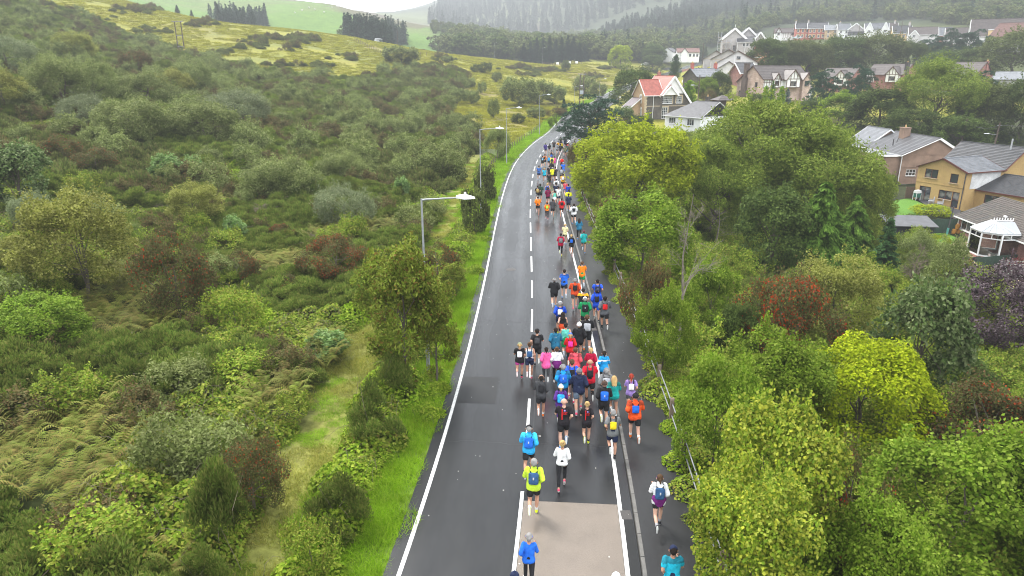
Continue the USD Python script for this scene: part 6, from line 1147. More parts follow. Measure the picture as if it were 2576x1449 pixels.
ROWS = '''
1410.6|343.5|m|tee black|shorts black|-|dark short|-|with a pale print on the back, foremost in the pack
1421.7|345.7|m|tee navy|shorts navy|-|dark short|-|beneath the pine at the head of the pack
1393.6|352.4|m|tee charcoal|shorts black|cap blue|dark short|-|on the centre dashes near the head of the pack
1403.9|353.9|m|vest amber|shorts black|-|dark short|-|left one of the two in yellow vests
1413.8|355.3|m|vest yellow|shorts black|-|dark short|-|right one of the two in yellow vests
1426.1|353.9|m|tee black|shorts black|-|dark short|-|close to the hedge near the head of the pack
1430.6|357.3|f|tee blush|shorts black|-|ginger tied|-|half hidden by the hedge
1372.5|359.8|m|jacket indigo|shorts black|cap lime|dark short|-|leftmost near the head of the pack
1382.4|360.5|f|jacket black|shorts pink|-|dark short|-|
1402.1|360.8|m|jacket silver|shorts black|-|dark short|pack grey|
1410.1|361.7|m|jacket black|shorts black|-|dark short|pack black|beside the silver jacket
1421.0|365.0|m|tee olive|shorts charcoal|cap silver|dark short|-|next to the cyclist
1387.6|376.5|f|vest black|shorts blue|-|dark tied|-|
1365.0|389.9|m|tee black|shorts black|-|dark short|vestpack sky|with sky blue stripe down the back
1370.6|387.2|m|vest orange|shorts black|-|dark short|vestpack black|
1381.3|390.4|f|vest azure|shorts black|cap black|blonde tied|-|left of the yellow and black jacket
1388.8|393.1|m|jacket lemon|shorts black|-|dark short|pack navy|
1395.0|392.8|f|tee magenta|shorts black|-|dark tied|-|
1413.8|393.4|m|vest red|shorts black|-|grey short|-|on the kerb
1416.8|407.6|m|tee blue|shorts blue|cap white|grey short|-|on the footpath behind the red vest
1388.4|406.1|m|jacket black|shorts black|-|dark short|-|tucked in below the yellow and black jacket
1382.0|415.0|m|tee black|shorts black|-|dark short|-|left of the hi-vis jacket
1397.3|418.3|m|tee charcoal|shorts black|-|dark short|vestpack black|right of the hi-vis jacket
1389.8|420.1|m|jacket hi-vis|shorts charcoal|cap white|grey short|-|
1412.8|419.0|m|jacket grey|shorts black|-|dark short|pack silver|on the footpath
1355.8|415.6|m|tee cobalt|shorts navy|-|dark short|-|leftmost, alone on the centre dashes
1369.6|422.0|f|tee cyan|shorts black|-|blonde short|-|beside the cobalt shirt
1381.4|432.8|m|tee black|shorts moss|-|dark short|vestpack black|
1416.5|435.8|m|tee amber|shorts black|-|dark short|pack white|on the footpath
1399.5|448.4|m|jacket white|shorts black|-|dark short|vestpack black|
1422.9|455.0|f|tee coral|shorts blue|-|blonde short|-|in a striped top at the hedge
1398.7|459.0|m|tee navy|shorts navy|-|dark short|-|below the white jacket
1430.1|461.6|m|tee royal|shorts navy|-|dark short|-|closest to the hedge
1359.2|462.4|m|jacket pine|shorts black|-|dark short|-|right behind the gold pack
1352.8|465.7|m|tee black|shorts grey|-|dark short|pack gold|leftmost of the bunch
1377.3|460.1|m|vest blue|shorts black|-|blonde short|vestpack black|in white and blue
1378.7|470.4|m|jacket maroon|shorts black|cap charcoal|dark short|-|
1405.4|468.4|m|tee white|shorts navy|-|dark short|-|holding the right arm straight out
1395.8|476.4|f|vest mint|skirt white|-|dark tied|-|
1430.9|476.1|m|jacket hi-vis|shorts black|-|dark short|-|on the footpath behind the dark jacket
1430.9|484.7|m|jacket navy|shorts black|-|dark short|-|on the footpath in front of the hi-vis jacket
1353.3|492.7|m|longtee orange|shorts black|cap white|dark short|-|leftmost of the row of four
1376.5|505.3|f|longtee orange|leggings black|cap orange|dark short|vestpack lime|
1390.6|499.3|m|jacket charcoal|shorts black|-|dark short|-|second from right in the row of four
1413.3|498.3|m|jacket red|shorts black|-|dark short|vestpack black|rightmost of the row of four
1444.2|511.2|m|jacket white|shorts black|-|dark short|vestpack black|on the footpath beside the hedge
1457.7|548.7|f|jacket petrol|leggings black|-|dark long|-|on the footpath
1422.0|561.3|f|tee cream|shorts black|cap white|blonde tied|-|
1411.0|586.3|f|jacket crimson|leggings black|-|dark tied|pack grey|
1438.0|589.0|f|jacket black|shorts grey|-|blonde tied|vestpack blue|on the edge line
1469.4|579.7|f|jacket turquoise|shorts black|cap maroon|brown tied|-|on the footpath
1465.2|657.0|m|tee orange|shorts green|-|brown short|-|
1420.3|676.1|m|tee blue|shorts black|cap black|dark short|-|tall
1394.8|697.6|m|jacket black|shorts black|cap black|grey short|-|leftmost of the loose group
1447.1|697.9|m|jacket vermilion|shorts charcoal|cap grey|grey short|vestpack black|
1467.8|722.8|m|tee black|shorts black|cap black|dark short|-|with orange shoulders
1504.1|703.3|m|tee royal|shorts navy|cap black|dark short|pack navy|on the footpath, farther of two in blue
1502.2|724.7|m|jacket royal|shorts royal|cap navy|dark short|vestpack black|on the footpath, nearer of two in blue
1522.9|744.4|m|jacket slate|shorts black|-|dark short|vestpack red|on the footpath
1409.6|756.9|m|longtee royal|shorts navy|cap silver|grey short|vestpack white|with white sash
1472.3|747.6|m|jacket green|shorts black|cap white|grey short|pack black|
1416.3|785.5|f|vest black|shorts black|-|dark long|-|with a red jacket tied round the waist
1477.8|791.0|m|jacket black|shorts black|-|brown short|pack silver|
1423.7|812.4|m|vest mint|shorts green|cap black|dark short|-|
1457.8|809.5|m|jacket black|shorts black|beanie white|dark short|-|
1398.5|821.8|m|jacket petrol|shorts navy|-|dark short|-|in the middle of the road
1435.5|837.6|f|jacket red|leggings black|cap blue|blonde tied|vestpack magenta|
1351.4|827.0|m|tee black|shorts black|cap black|dark short|vestpack charcoal|left of the bunch near the centre line
1307.5|862.1|f|tee black|shorts fuchsia|cap sage|blonde tied|vestpack white|
1332.5|860.5|f|vest white|shorts navy|-|brown bun|vestpack denim|
1374.5|873.5|f|jacket pink|leggings charcoal|-|dark tied|-|
1401.2|873.0|f|jacket white|leggings black|-|brown bun|-|with a purple lower back
1448.2|872.1|f|jacket coral|leggings black|-|brown short|-|with a dark scarf
1487.5|874.6|f|jacket crimson|leggings black|-|blonde tied|-|
1520.9|880.5|f|jacket azure|leggings charcoal|-|dark tied|-|with white reflective bars
1439.9|901.3|m|tee royal|shorts black|-|brown short|vestpack black|
1485.4|905.1|m|tee scarlet|shorts black|-|bald|vestpack black|
1417.4|918.0|m|jacket azure|shorts navy|cap grey|grey short|pack blue|
1457.9|924.6|m|jacket navy|shorts steel|beanie grey|brown short|-|
1526.5|926.8|m|jacket grey|shorts black|cap grey|grey short|pack silver|
1362.0|943.1|m|jacket charcoal|shorts black|-|balding|vestpack black|
1546.2|947.1|f|jacket teal|shorts grey|-|blonde long|-|
1589.5|940.1|f|tee lilac|shorts charcoal|-|red ponytail|vestpack white|on the footpath
1411.7|965.8|f|jacket purple|leggings purple|beanie white|blonde tied|pack skyblue|
1521.5|959.8|m|jacket black|shorts black|beanie brown|dark short|pack blue|
1600.4|990.1|m|jacket blaze|shorts black|beanie black|dark short|vestpack blue|on the footpath
1419.5|1004.6|m|tee ink|shorts black|-|bald|-|with red stripes
1477.9|1010.5|f|tee ink|shorts black|-|blonde bun|-|with red stripes
1544.0|1032.1|m|tee steelgrey|shorts navy|-|grey short|vestpack yellow|
1330.6|1069.3|m|jacket skyblue|shorts black|cap black|grey short|pack blue|
1343.1|1156.2|m|jacket chartreuse|shorts black|headband maroon|grey short|pack denim|
1415.3|1106.2|f|longtee white|leggings black|-|blonde bun|-|
1662.2|1194.6|f|jacket white|shorts black|headband purple|brown tied|pack denim|on the footpath, in white and plum
1330.6|1340.4|f|longtee blue|leggings black|headband blue|grey short|-|nearest the camera
1697.0|1372.1|m|tee cyan|shorts navy|cap navy|dark short|-|at the bottom right on the footpath
1551.1|1442.1|f|tee mint|shorts black|beanie white|blonde tied|-|only the hat showing at the bottom edge
1293.6|1445.4|m|jacket navy|shorts black|beanie navy|dark short|-|only the hat showing at the bottom edge'''
prs = np.random.default_rng(11); SEEN = {}
WORDS = dict(tee='t-shirt', longtee='long sleeved top', vest='sleeveless vest', jacket='jacket', cap='cap', beanie='woolly hat', headband='headband', pack='backpack', vestpack='running pack', shorts='shorts', leggings='leggings', skirt='skirt')
def person(px, py, sex, top, bottom, hat, hair, pack, extra, name='person', pose=None, stature=None, pos=None, heading=None, label=None):
    pose = int(prs.integers(4)) if pose is None else pose; mir = prs.random() < .5; sc = stature or (prs.uniform(.985, 1.05) if sex == 'm' else prs.uniform(.92, .97))
    z0 = 0.0
    for _ in range(4):
        p = on_level(px, py, z0 + 1.76 * sc) if pos is None else np.array(pos, float); o, zr = road_offset(p[0], p[1]); z0 = float(zr) + (.082 if float(o) > K0 + .1 else .006)
    i = ROAD_T.query(p[:2])[1]; hd = math.atan2(*_t[i][::-1]) - math.pi / 2 if heading is None else heading
    if label is None:
        tk, tc = top.split(); bk, bc = bottom.split(); bits = [f'{tc} {WORDS[tk]}', f'{bc} {WORDS[bk]}']
        if hat != '-': bits.append(f'{hat.split()[1]} {WORDS[hat.split()[0]]}')
        if pack != '-': bits.append(f'{pack.split()[1]} {WORDS[pack.split()[0]]}')
        if hat == '-' and not any(w in hair for w in ('short', 'balding')): bits.append({'bald': 'bald head', 'dark tied': 'dark tied hair', 'blonde bun': 'blonde bun', 'brown bun': 'brown bun', 'blonde tied': 'blonde ponytail', 'dark long': 'long dark hair', 'blonde long': 'long blonde hair', 'red ponytail': 'long red ponytail', 'ginger tied': 'ginger ponytail', 'brown tied': 'brown ponytail'}.get(hair, hair))
        label = 'runner in ' + ', '.join(bits) + (', ' + extra if extra else '')
        w = label.split()
        if len(w) > 16:
            bits = bits[:1] + bits[2:] if len(bits) > 2 else bits; label = 'runner in ' + ', '.join(bits) + (', ' + extra if extra else ''); w = label.split(); label = ' '.join(w[:16]).rstrip(',')
    if label in SEEN: print('SAME LABEL', label)
    SEEN[label] = 1
    t = UsdGeom.Xform.Define(stage, '/World/' + numbered('/World', name)); t.AddTranslateOp().Set(Gf.Vec3d(float(p[0]), float(p[1]), z0)); t.AddRotateZOp().Set(math.degrees(hd)); wd = sc * (prs.uniform(.97, 1.13) if sex == 'm' else prs.uniform(.95, 1.08)); t.AddScaleOp().Set(Gf.Vec3f(float(wd), float(wd), float(sc))); t = tag(t.GetPrim(), label, 'person', 'runners on the road')
    seg, ref = (12, .055) if p[1] < 34 else ((8, .08) if p[1] < 70 else (8, .13))
    def put(nm, key, m, parent=None, **kw):
        v, f = body_parts(sex, pose, key, seg, ref, **kw)
        if mir: v = v * [-1, 1, 1]; f = f[:, ::-1]
        return obj(nm, (v, f), m, parent or t, True)
    reach = 'arm straight' in extra; skin = SKINS[int(prs.integers(4))]
    put('body', 'body', skin, **({'reach': True} if reach else {}))
    tk, tc = top.split(); tm = cloth(COL[tc]); kw = {'reach': True} if reach else {}
    g = put(tk if tk in ('jacket', 'vest') else 'shirt', 'top', tm, t=dict(tee=.014, longtee=.012, vest=.010, jacket=.024)[tk], sleeve=dict(tee=1, longtee=2, vest=0, jacket=2)[tk], long=tk in ('jacket', 'tee'), hood=tk == 'jacket', **kw)
    tt_ = dict(tee=.014, longtee=.012, vest=.010, jacket=.024)[tk]; sl_ = dict(tee=1, longtee=2, vest=0, jacket=2)[tk]
    if 'orange shoulders' in extra: put('shoulder_panel', 'yoke', cloth(COL['amber']), g, t=tt_, sleeve=1)
    elif 'reflective' in extra: put('reflective_band', 'yoke', cloth(COL['white']), g, t=tt_ + .006, sleeve=2, cut='band')
    elif tk in ('jacket', 'tee') and prs.random() < .30 and not reach: put('shoulder_panel', 'yoke', cloth(np.clip(np.array(COL[tc]) * prs.choice([.45, 1.5]) + .01, 0, .75)), g, t=tt_, sleeve=sl_)
    U_ = skeleton(sex, pose, False)['U']; lo_ = skeleton(sex, pose, False)['lo']
    def badge(nm, x, z, w, h, col, off=0.0):
        y = -.128 - off - (.012 if tk == 'jacket' else 0); P_ = np.array([U_((x + a * w / 2, y + dy, z + b * h / 2)) - [0, 0, lo_] for a, b in ((-1, -1), (1, -1), (1, 1), (-1, 1)) for dy in (0, .025)]); obj(nm, trimesh.convex.convex_hull(P_), cloth(col), g)
    if 'red stripes' in extra:
        badge('stripe', -.055, 1.22, .035, .36, COL['red']); badge('logo', .02, 1.36, .05, .04, COL['lilac'])
        tx = meshkit.text_mesh('IDIT', .07, .012, True); V_ = tx.vertices.copy(); V_[:, :2] -= [0, 0]; W_ = np.array([U_((-.025 + .62 * a, -.138 - c_, 1.235 + b)) - [0, 0, lo_] for a, b, c_ in V_]); obj('lettering', (W_, tx.faces), cloth(COL['red']), g)
    elif 'pale print' in extra: badge('print', 0, 1.27, .12, .12, COL['white'])
    elif 'white sash' in extra: badge('print', 0, 1.2, .2, .07, COL['white'], .05)
    elif pack == '-' and tk != 'vest' and prs.random() < .35: badge('logo', 0, 1.33, .08, .03, COL['silver'])
    bk, bc = bottom.split(); bm = cloth(COL[bc])
    if bk == 'skirt': put('skirt', 'skirt', bm)
    elif bk == 'shorts': put('shorts', 'bottom', bm, fr=.62 if sex == 'm' else .42, fl=.030 if sex == 'm' else .022, bt=.010)
    else: put('leggings', 'bottom', bm, fr=1.86, fl=0, bt=.006)
    hs = hair.split()
    if hs[0] not in ('bald',) and hs[-1] != 'balding' and (hat.split()[0] not in ('beanie',) or hs[-1] != 'short'): put('hair', 'hair', cloth(HAIR.get(hs[0], HAIR['dark'])), st=hs[-1])
    if hs[-1] == 'balding': put('hair', 'hair', cloth(HAIR['dark']), st='balding')
    if hat != '-': put('hat' if hat.startswith('beanie') else hat.split()[0], hat.split()[0], cloth(COL[hat.split()[1]]))
    if pack != '-':
        k_, c_ = pack.split(); pk = put('backpack', k_, cloth(COL[c_])); [put('strap', 'strap', cloth(COL['black' if c_ not in ('black',) else 'charcoal']), pk, s=s) for s in (-1, 1)]; yb_ = -.225 if k_ == 'pack' else -.186; P_ = np.array([U_((a * .018, yb_ + dy - (.04 if k_ == 'pack' else 0), 1.24 + b * .03)) - [0, 0, lo_] for a, b in ((-1, -1), (1, -1), (1, 1), (-1, 1)) for dy in (0, .06)]); obj('logo', trimesh.convex.convex_hull(P_), cloth(COL['silver'] if c_ != 'white' else COL['grey']), pk)
    if 'tied round' in extra: put('tied_jacket', 'waistwrap', cloth(COL['vermilion']))
    if 'purple lower' in extra or 'plum' in extra: put('jacket_back', 'waistwrap', cloth(COL['plum']))
    if tk == 'longtee' and tc == 'white': put('belt', 'belt', cloth(COL['black']))
    sh = [(.55, .62, .03), (.62, .14, .03), (.5, .5, .52), (.03, .03, .035), (.05, .2, .5), (.5, .06, .12)][int(prs.integers(6))]; so = [(.65, .65, .66), (.02, .02, .022), (.3, .3, .32)][int(prs.integers(3))]; hi = .85 if prs.random() < .15 else .26
    for s in 'LR':
        if bk != 'leggings': put('sock', 'sock', cloth(so), side=s, hi=hi)
        b_ = put('shoe', 'shoe', cloth(sh), side=s); put('sole', 'sole', cloth((.6, .6, .58)), b_, side=s)
    return t
for row in ROWS.strip().split('\n'):
    a = row.split('|'); person(float(a[0]), float(a[1]), *a[2:])
# ---------------------------------------------------------------- street furniture
M_GALV = mat('lamp_steel', (.27, .28, .285), .5, .12, 5.0, spec=.5, metal=.3); M_LANT = paint((.62, .63, .64), .4); M_POLE = mat('pole_wood', (.085, .062, .048), .9, .25, 3.0, stretch=(1, 1, .2)); M_CROSS = paint((.20, .20, .20), .6); M_POSTW = mat('fence_wood', (.135, .105, .075), .9, .3, 4.0, .3, 40, stretch=(1, 1, .3)); M_WIRE = paint((.05, .05, .05), .6)
def lamp(px, top, Y, label, H=8.0, arm=1.55, side=1, group=None):
    p = at(px, top, Y); p[2] = bilin(p[0], p[1]) - .1; i = ROAD_T.query(p[:2])[1]; rz = math.atan2(*_t[i][::-1]) - math.pi / 2
    t = thing('street_lamp', p, rz if Y < 330 else 0, label, 'street lamp', group)
    obj('column', tube([[0, 0, 0], [0, 0, 1.5], [0, 0, 1.52], [0, 0, H]], [.085, .085, .06, .04], 10), M_GALV, t); obj('base_door', box(-.05, .05, -.1, -.094, .5, 1.1), M_GALV, t)
    obj('arm', tube([[0, 0, H - .05], [side * .25, 0, H - .02], [side * arm, 0, H + .06]], [.04, .035, .03], 8), M_GALV, t)
    v = np.array([[side * (arm - .12 + x), y, H + .06 + z] for x, y, z in ((0, -.05, -.02), (0, .05, -.02), (0, -.05, .09), (0, .05, .09), (.35, -.15, -.05), (.35, .15, -.05), (.35, -.10, .14), (.35, .10, .14), (.78, -.08, -.03), (.78, .08, -.03), (.75, 0, .05))])
    ln = obj('lantern', trimesh.convex.convex_hull(v), M_LANT, t); obj('photocell', tube([[side * (arm + .25), 0, H + .19], [side * (arm + .25), 0, H + .29]], [.055, .045], 8), M_LANT, ln)
    return t
lamp(1060, 495, 27.8, 'tall grey street lamp nearest the camera, rising through the rowan'); lamp(1207, 318, 63.5, 'second grey street lamp along the left verge'); lamp(1274, 267, 100, 'third grey street lamp along the left verge'); lamp(1358, 231, 142, 'fourth grey street lamp on the left verge at the bend')
lamp(1447, 197, 192, 'grey street lamp beside the triangular warning sign'); lamp(1511, 160, 246, 'grey street lamp beside the roadside shelter'); lamp(1551, 151, 300, 'grey street lamp above the round tree left of the red roof')
for px, top, Y, lab in ((1243, 134, 455, 'small far lamp post among the valley trees, leftmost'), (1364, 134, 425, 'small far lamp post before the dark spruce stand'), (1539, 131, 415, 'small far lamp post left of the golden-olive tree'), (1714, 125, 400, 'small far lamp post before the valley bungalow')): lamp(px, top, Y, lab, 9.5, 1.2)
def hpole(px, base, Y, H, gap, rz, label, tr=False, top=False):
    p = at(px, base, Y); p[2] = bilin(p[0], p[1]); t = thing('twin_pole', p, rz, label, 'power pole')
    for s in (-1, 1): obj('pole', tube([[s * gap / 2, 0, -1], [s * gap / 2, 0, H]], [.19, .13], 8), M_POLE, t); obj('danger_plate', box(s * gap / 2 - .12, s * gap / 2 + .12, -.235, -.215, 2.2, 2.6), paint((.7, .55, .05), .6), t)
    obj('cross_arm', box(-gap / 2 - .7, gap / 2 + .7, -.32, -.20, H - .25, H - .05), M_CROSS, t); obj('brace', box(-gap / 2, gap / 2, -.28, -.2, H * .60, H * .60 + .16), M_CROSS, t); obj('brace', box(-gap / 2, gap / 2, -.28, -.2, H * .32, H * .32 + .14), M_CROSS, t); obj('brace', bar((-gap / 2, -.2, H * .40), (gap / 2, -.2, H * .58), .09), M_CROSS, t)
    for x in (-gap / 2 - .55, 0, gap / 2 + .55): obj('insulator', tube([[x, -.26, H - .05], [x, -.26, H + .28]], [.07, .05], 6), paint((.25, .2, .17), .3), t)
    if tr: obj('transformer', box(-.55, .55, -.95, -.325, H * .40, H * .40 + 1.1), paint((.30, .33, .36), .5), t)
    return p
pL = hpole(460, 153, 217, 10.5, 1.75, .12, 'twin wooden power poles with cross braces on the left hillside'); pC = hpole(1464, 206, 226, 10.3, 1.15, -.1, 'twin dark power poles with a grey transformer in the central meadow', True)
def wire(name, a, b, sag, label, n=14, r=.02, parent=None):
    t = np.linspace(0, 1, n)[:, None]; P = np.asarray(a) * (1 - t) + np.asarray(b) * t; P[:, 2] -= 4 * sag * (t * (1 - t))[:, 0]; return obj(name, tube(P, r, 3, False), M_WIRE, parent, label=label, cat='wire')
for k, dx in enumerate((-1.1, 0, 1.1)): wire('power_line', pC + [dx, 0, 10.4], at(990 + 4 * k, 112, 390), 2.0, ('farthest', 'middle', 'nearest')[k] + ' power line running from the central twin poles to the left hill')
def pole(px, base, top, Y, label, lamp_side=0, lean=0., red=False, name='utility_pole'):
    p = at(px, base, Y); H = at(px, top, Y)[2] - p[2]; g = bilin(p[0], p[1]); t = thing(name, p, 0, label, 'utility pole'); lo = min(-1., float(g) - p[2] - .5)
    obj('pole', tube([[0, 0, lo], [lean * H, 0, H]], [.15, .10], 8), M_POLE, t); obj('cap_arm', box(lean * H - .35, lean * H + .35, -.06, .06, H - .5, H - .4), M_CROSS, t)
    if red: obj('pole_guard', tube([[0, 0, .2], [lean * H * .42, 0, H * .42]], [.17, .14], 8), paint((.28, .05, .03), .7), t)
    if lamp_side:
        obj('arm', tube([[lean * H * .6, 0, H * .62], [lamp_side * 1.2, -.1, H * .66]], .035, 6), M_GALV, t); x = lamp_side * 1.2; obj('lantern', trimesh.convex.convex_hull(np.array([[x - .1 * lamp_side, y, H * .66 + z] for y in (-.1, .1) for z in (-.06, .1)] + [[x + .75 * lamp_side, y - .1, H * .66 + z] for y in (-.07, .07) for z in (-.04, .05)])), M_LANT, t)
    return p + [lean * H, 0, H - .4]
q1 = pole(1755, 262, 189, 163, 'wooden pole with a lamp in the garden above the white bungalow', -1); q2 = pole(2047, 285, 238, 150, 'leaning wooden pole with a street lantern among the trees', -1, .08); q3 = pole(2408, 392, 299, 118, 'tall wooden pole behind the brown rendered house', 0, .08); q4 = pole(2494, 390, 308, 112, 'wooden pole with a white lantern behind the yellow house', -1, .06)
pole(2262, 99, 53, 345, 'dark leaning pole with a red lower half in front of the terrace', 0, .04, True); pole(2104, 97, 58, 371, 'dark pole in front of the white terrace house'); pole(1001, 120, 77, 372, 'single wooden pole on the left hill beside the field gate'); pole(1766, 165, 108, 300, 'dark pole between valley bungalow and scaffolding'); pole(2158, 98, 62, 366, 'dark pole at the grey gable end of the terrace')
for k in range(2): wire('power_line', q3 + [.2 * k, 0, 0], q4 + [.2 * k, 0, 0], .8, ('upper', 'lower')[k] + ' service wire between the two poles behind the yellow house'); wire('power_line', q4 + [.2 * k, 0, 0], q4 + [30, -6 + 5 * k, 1.5], 1.0, ('first', 'second')[k] + ' service wire leaving the lantern pole to the right')
def pylon(px, base, Y, H, label):
    p = at(px, base, Y); t = thing('pylon', p, .3, label, 'pylon'); M = paint((.22, .23, .24), .6); w = lambda z: .115 * H * (1 - z / H) ** 1.25 * .9 + .012 * H; zs = [0, .16, .30, .42, .52, .62, .72, .82, .90, 1.0]; ms = []
    for a, b in zip(zs[:-1], zs[1:]):
        A, B = w(a * H), w(b * H)
        for i in range(4):
            c0, c1 = [(-1, -1), (1, -1), (1, 1), (-1, 1)][i], [(-1, -1), (1, -1), (1, 1), (-1, 1)][(i + 1) % 4]
            ms += [bar((c0[0] * A, c0[1] * A, a * H), (c0[0] * B, c0[1] * B, b * H), .30), bar((c0[0] * A, c0[1] * A, a * H), (c1[0] * B, c1[1] * B, b * H), .18), bar((c1[0] * A, c1[1] * A, a * H), (c0[0] * B, c0[1] * B, b * H), .18)]
    obj('tower', cat(ms), M, t)
    for z, L in ((.62, .17), (.76, .21), (.90, .15)):
        for s in (-1, 1): obj('cross_arm', cat([bar((s * w(z * H), 0, z * H), (s * L * H, 0, z * H + .3), .3), bar((s * w(z * H), 0, z * H + .045 * H), (s * L * H, 0, z * H + .3), .25)]), M, t)
    return p
pylon(1000, 52, 2300, 48, 'pale lattice pylon on the skyline left of the misty hill'); pylon(1142, 22, 3150, 60, 'faint pylon standing on the edge of the misty hill'); pylon(480, 44, 1000, 50, 'lattice pylon behind the left moor skyline, top cut by the frame')
# signs and shelter
p = at(1444, 272, 188); p[2] = bilin(p[0], p[1]); t = thing('warning_sign', p, 0.05, 'triangular red edged warning sign over a white plate on a grey post', 'road sign'); obj('post', tube([[0, 0, -.3], [0, 0, 3.0]], .045, 8), M_GALV, t)
def tri(r, y, th): return trimesh.Trimesh(np.array([[r * math.sin(a), y + d, 2.55 + r * math.cos(a)] for d in (0, th) for a in (0, 2.094, 4.189)]), np.array([[0, 1, 2], [5, 4, 3], [0, 3, 4], [0, 4, 1], [1, 4, 5], [1, 5, 2], [2, 5, 3], [2, 3, 0]]), process=False)
obj('sign_plate', tri(.75, -.07, .015), paint((.5, .02, .02), .5), t); obj('sign_face', tri(.52, -.078, .006), paint((.72, .72, .72), .5), t); obj('symbol', box(-.045, .045, -.086, -.08, 2.35, 2.75), paint((.02, .02, .02), .5), t); obj('supplementary_plate', box(-.55, .55, -.075, -.06, 1.1, 1.95), paint((.70, .70, .70), .5), t); obj('back_board', box(-.6, .6, -.055, -.045, 1.05, 2.0), paint((.4, .4, .4), .5), t)
p = at(1511, 243, 240); p[2] = bilin(p[0], p[1]); t = thing('bus_shelter', p, -.25, 'small grey roadside shelter with a flat roof before the far bend', 'shelter'); obj('roof', box(-1.5, 1.0, -.8, .8, 2.45, 2.6), M_CROSS, t); obj('panel', box(.55, .62, -.7, .7, .1, 2.447), paint((.22, .22, .23), .4), t); obj('panel', box(-1.3, .547, .64, .70, .1, 2.447), paint((.22, .22, .23), .4), t)
for x in (-1.35, .85): obj('post', tube([[x, -.6, -.2], [x, -.6, 2.447]], .05, 6), M_GALV, t)
# railing along the footpath: each post and rail
rf = thing('footpath_railing', (0, 0, 0), 0, 'post and rail fence with two steel rails along the right footpath', 'fence'); tops = []
M_RAIL = mat('rail_steel', (.20, .205, .21), .45, .2, 8.0, spec=.5, metal=.4)
idxs = [int(np.argmin(np.abs(ROAD[:, 1] - y))) for y in np.arange(9.5, 118, 2.75)]
for i in idxs:
    o = K0 + 1.95; p = np.array([ROAD[i, 0] + ROAD_N[i, 0] * o, ROAD[i, 1] + ROAD_N[i, 1] * o, ROAD[i, 2] + .02]); tops.append(p)
    a = math.atan2(ROAD_N[i, 1], ROAD_N[i, 0]); pr = trimesh.creation.extrude_polygon(__import__('shapely').geometry.Polygon([(-.09, -.4), (.09, -.4), (.09, 1.08)] + [(.09 * math.cos(t_), 1.08 + .09 * math.sin(t_)) for t_ in np.linspace(.3, math.pi - .3, 7)] + [(-.09, 1.08)]), .13)
    M = np.eye(4); M[:3, 0], M[:3, 1], M[:3, 2], M[:3, 3] = [-math.sin(a), math.cos(a), 0], [0, 0, 1], [math.cos(a), math.sin(a), 0], p - np.array([math.cos(a), math.sin(a), 0]) * .065
    pr.apply_transform(M); obj('post', pr, M_POSTW, rf)
for a, b in zip(tops[:-1], tops[1:]):
    for z in (.95, .50): obj('rail', tube([a + [0, 0, z], b + [0, 0, z]], .024, 8), M_RAIL, rf)
# wooden posts along the verge
vf = thing('verge_fence', (0, 0, 0), 0, 'row of short wooden posts and wire along the back of the left verge', 'fence'); prev = None
for y in np.arange(82, 160, 2.6):
    i = int(np.argmin(np.abs(ROAD[:420, 1] - y))); o = -6.0; x_, y_ = ROAD[i, 0] + ROAD_N[i, 0] * o, ROAD[i, 1] + ROAD_N[i, 1] * o; p = G3(x_, y_); obj('post', box(p[0] - .06, p[0] + .06, p[1] - .06, p[1] + .06, p[2] - .3, p[2] + 1.1), M_POSTW, vf)
    if prev is not None: [obj('wire', tube([prev + [0, 0, z], p + [0, 0, z]], .008, 3, False), M_WIRE, vf) for z in (.5, .95)]
    prev = p
ff = thing('field_fence', (0, 0, 0), 0, 'line of dark fence posts crossing the pale grass of the left hill', 'fence'); prev = None
for (x0, y0, x1, y1, n) in ((893, 104, 958, 136, 14), (958, 136, 1130, 142, 12)):
    for k in range(n):
        p = ground(x0 + (x1 - x0) * k / n, y0 + (y1 - y0) * k / n + 1); obj('post', box(p[0] - .09, p[0] + .09, p[1] - .09, p[1] + .09, p[2] - .3, p[2] + 1.7), M_POSTW, ff)
        if prev is not None and np.linalg.norm(p - prev) < 60: obj('wire', tube([prev + [0, 0, 1.3], p + [0, 0, 1.3]], .02, 3, False), M_WIRE, ff)
        prev = p
pf = thing('road_parapet', (0, 0, 0), 0, 'dark roadside barrier with white markers behind the far meadow', 'barrier')
A_, B_ = at(1366, 163, 412), at(1462, 163, 420)
for k in range(17): p = A_ + (B_ - A_) * k / 16; z = float(bilin(p[0], p[1])); obj('post', box(p[0] - .1, p[0] + .1, p[1] - .1, p[1] + .1, z - .5, z + 1.5), M_POLE, pf)
for h_ in (.6, 1.2): obj('rail', cat([bar(np.r_[(A_ + (B_ - A_) * k / 16)[:2], float(bilin(*(A_ + (B_ - A_) * k / 16)[:2])) + h_], np.r_[(A_ + (B_ - A_) * (k + 1) / 16)[:2], float(bilin(*(A_ + (B_ - A_) * (k + 1) / 16)[:2])) + h_], .08, .14) for k in range(16)]), M_POLE, pf)
for k in (6, 11, 14): p = A_ + (B_ - A_) * k / 16; z = float(bilin(p[0], p[1])); obj('marker', box(p[0] - .8, p[0] + .8, p[1] - .25, p[1] - .15, z + .5, z + 1.7), paint((.7, .7, .7), .5), pf)
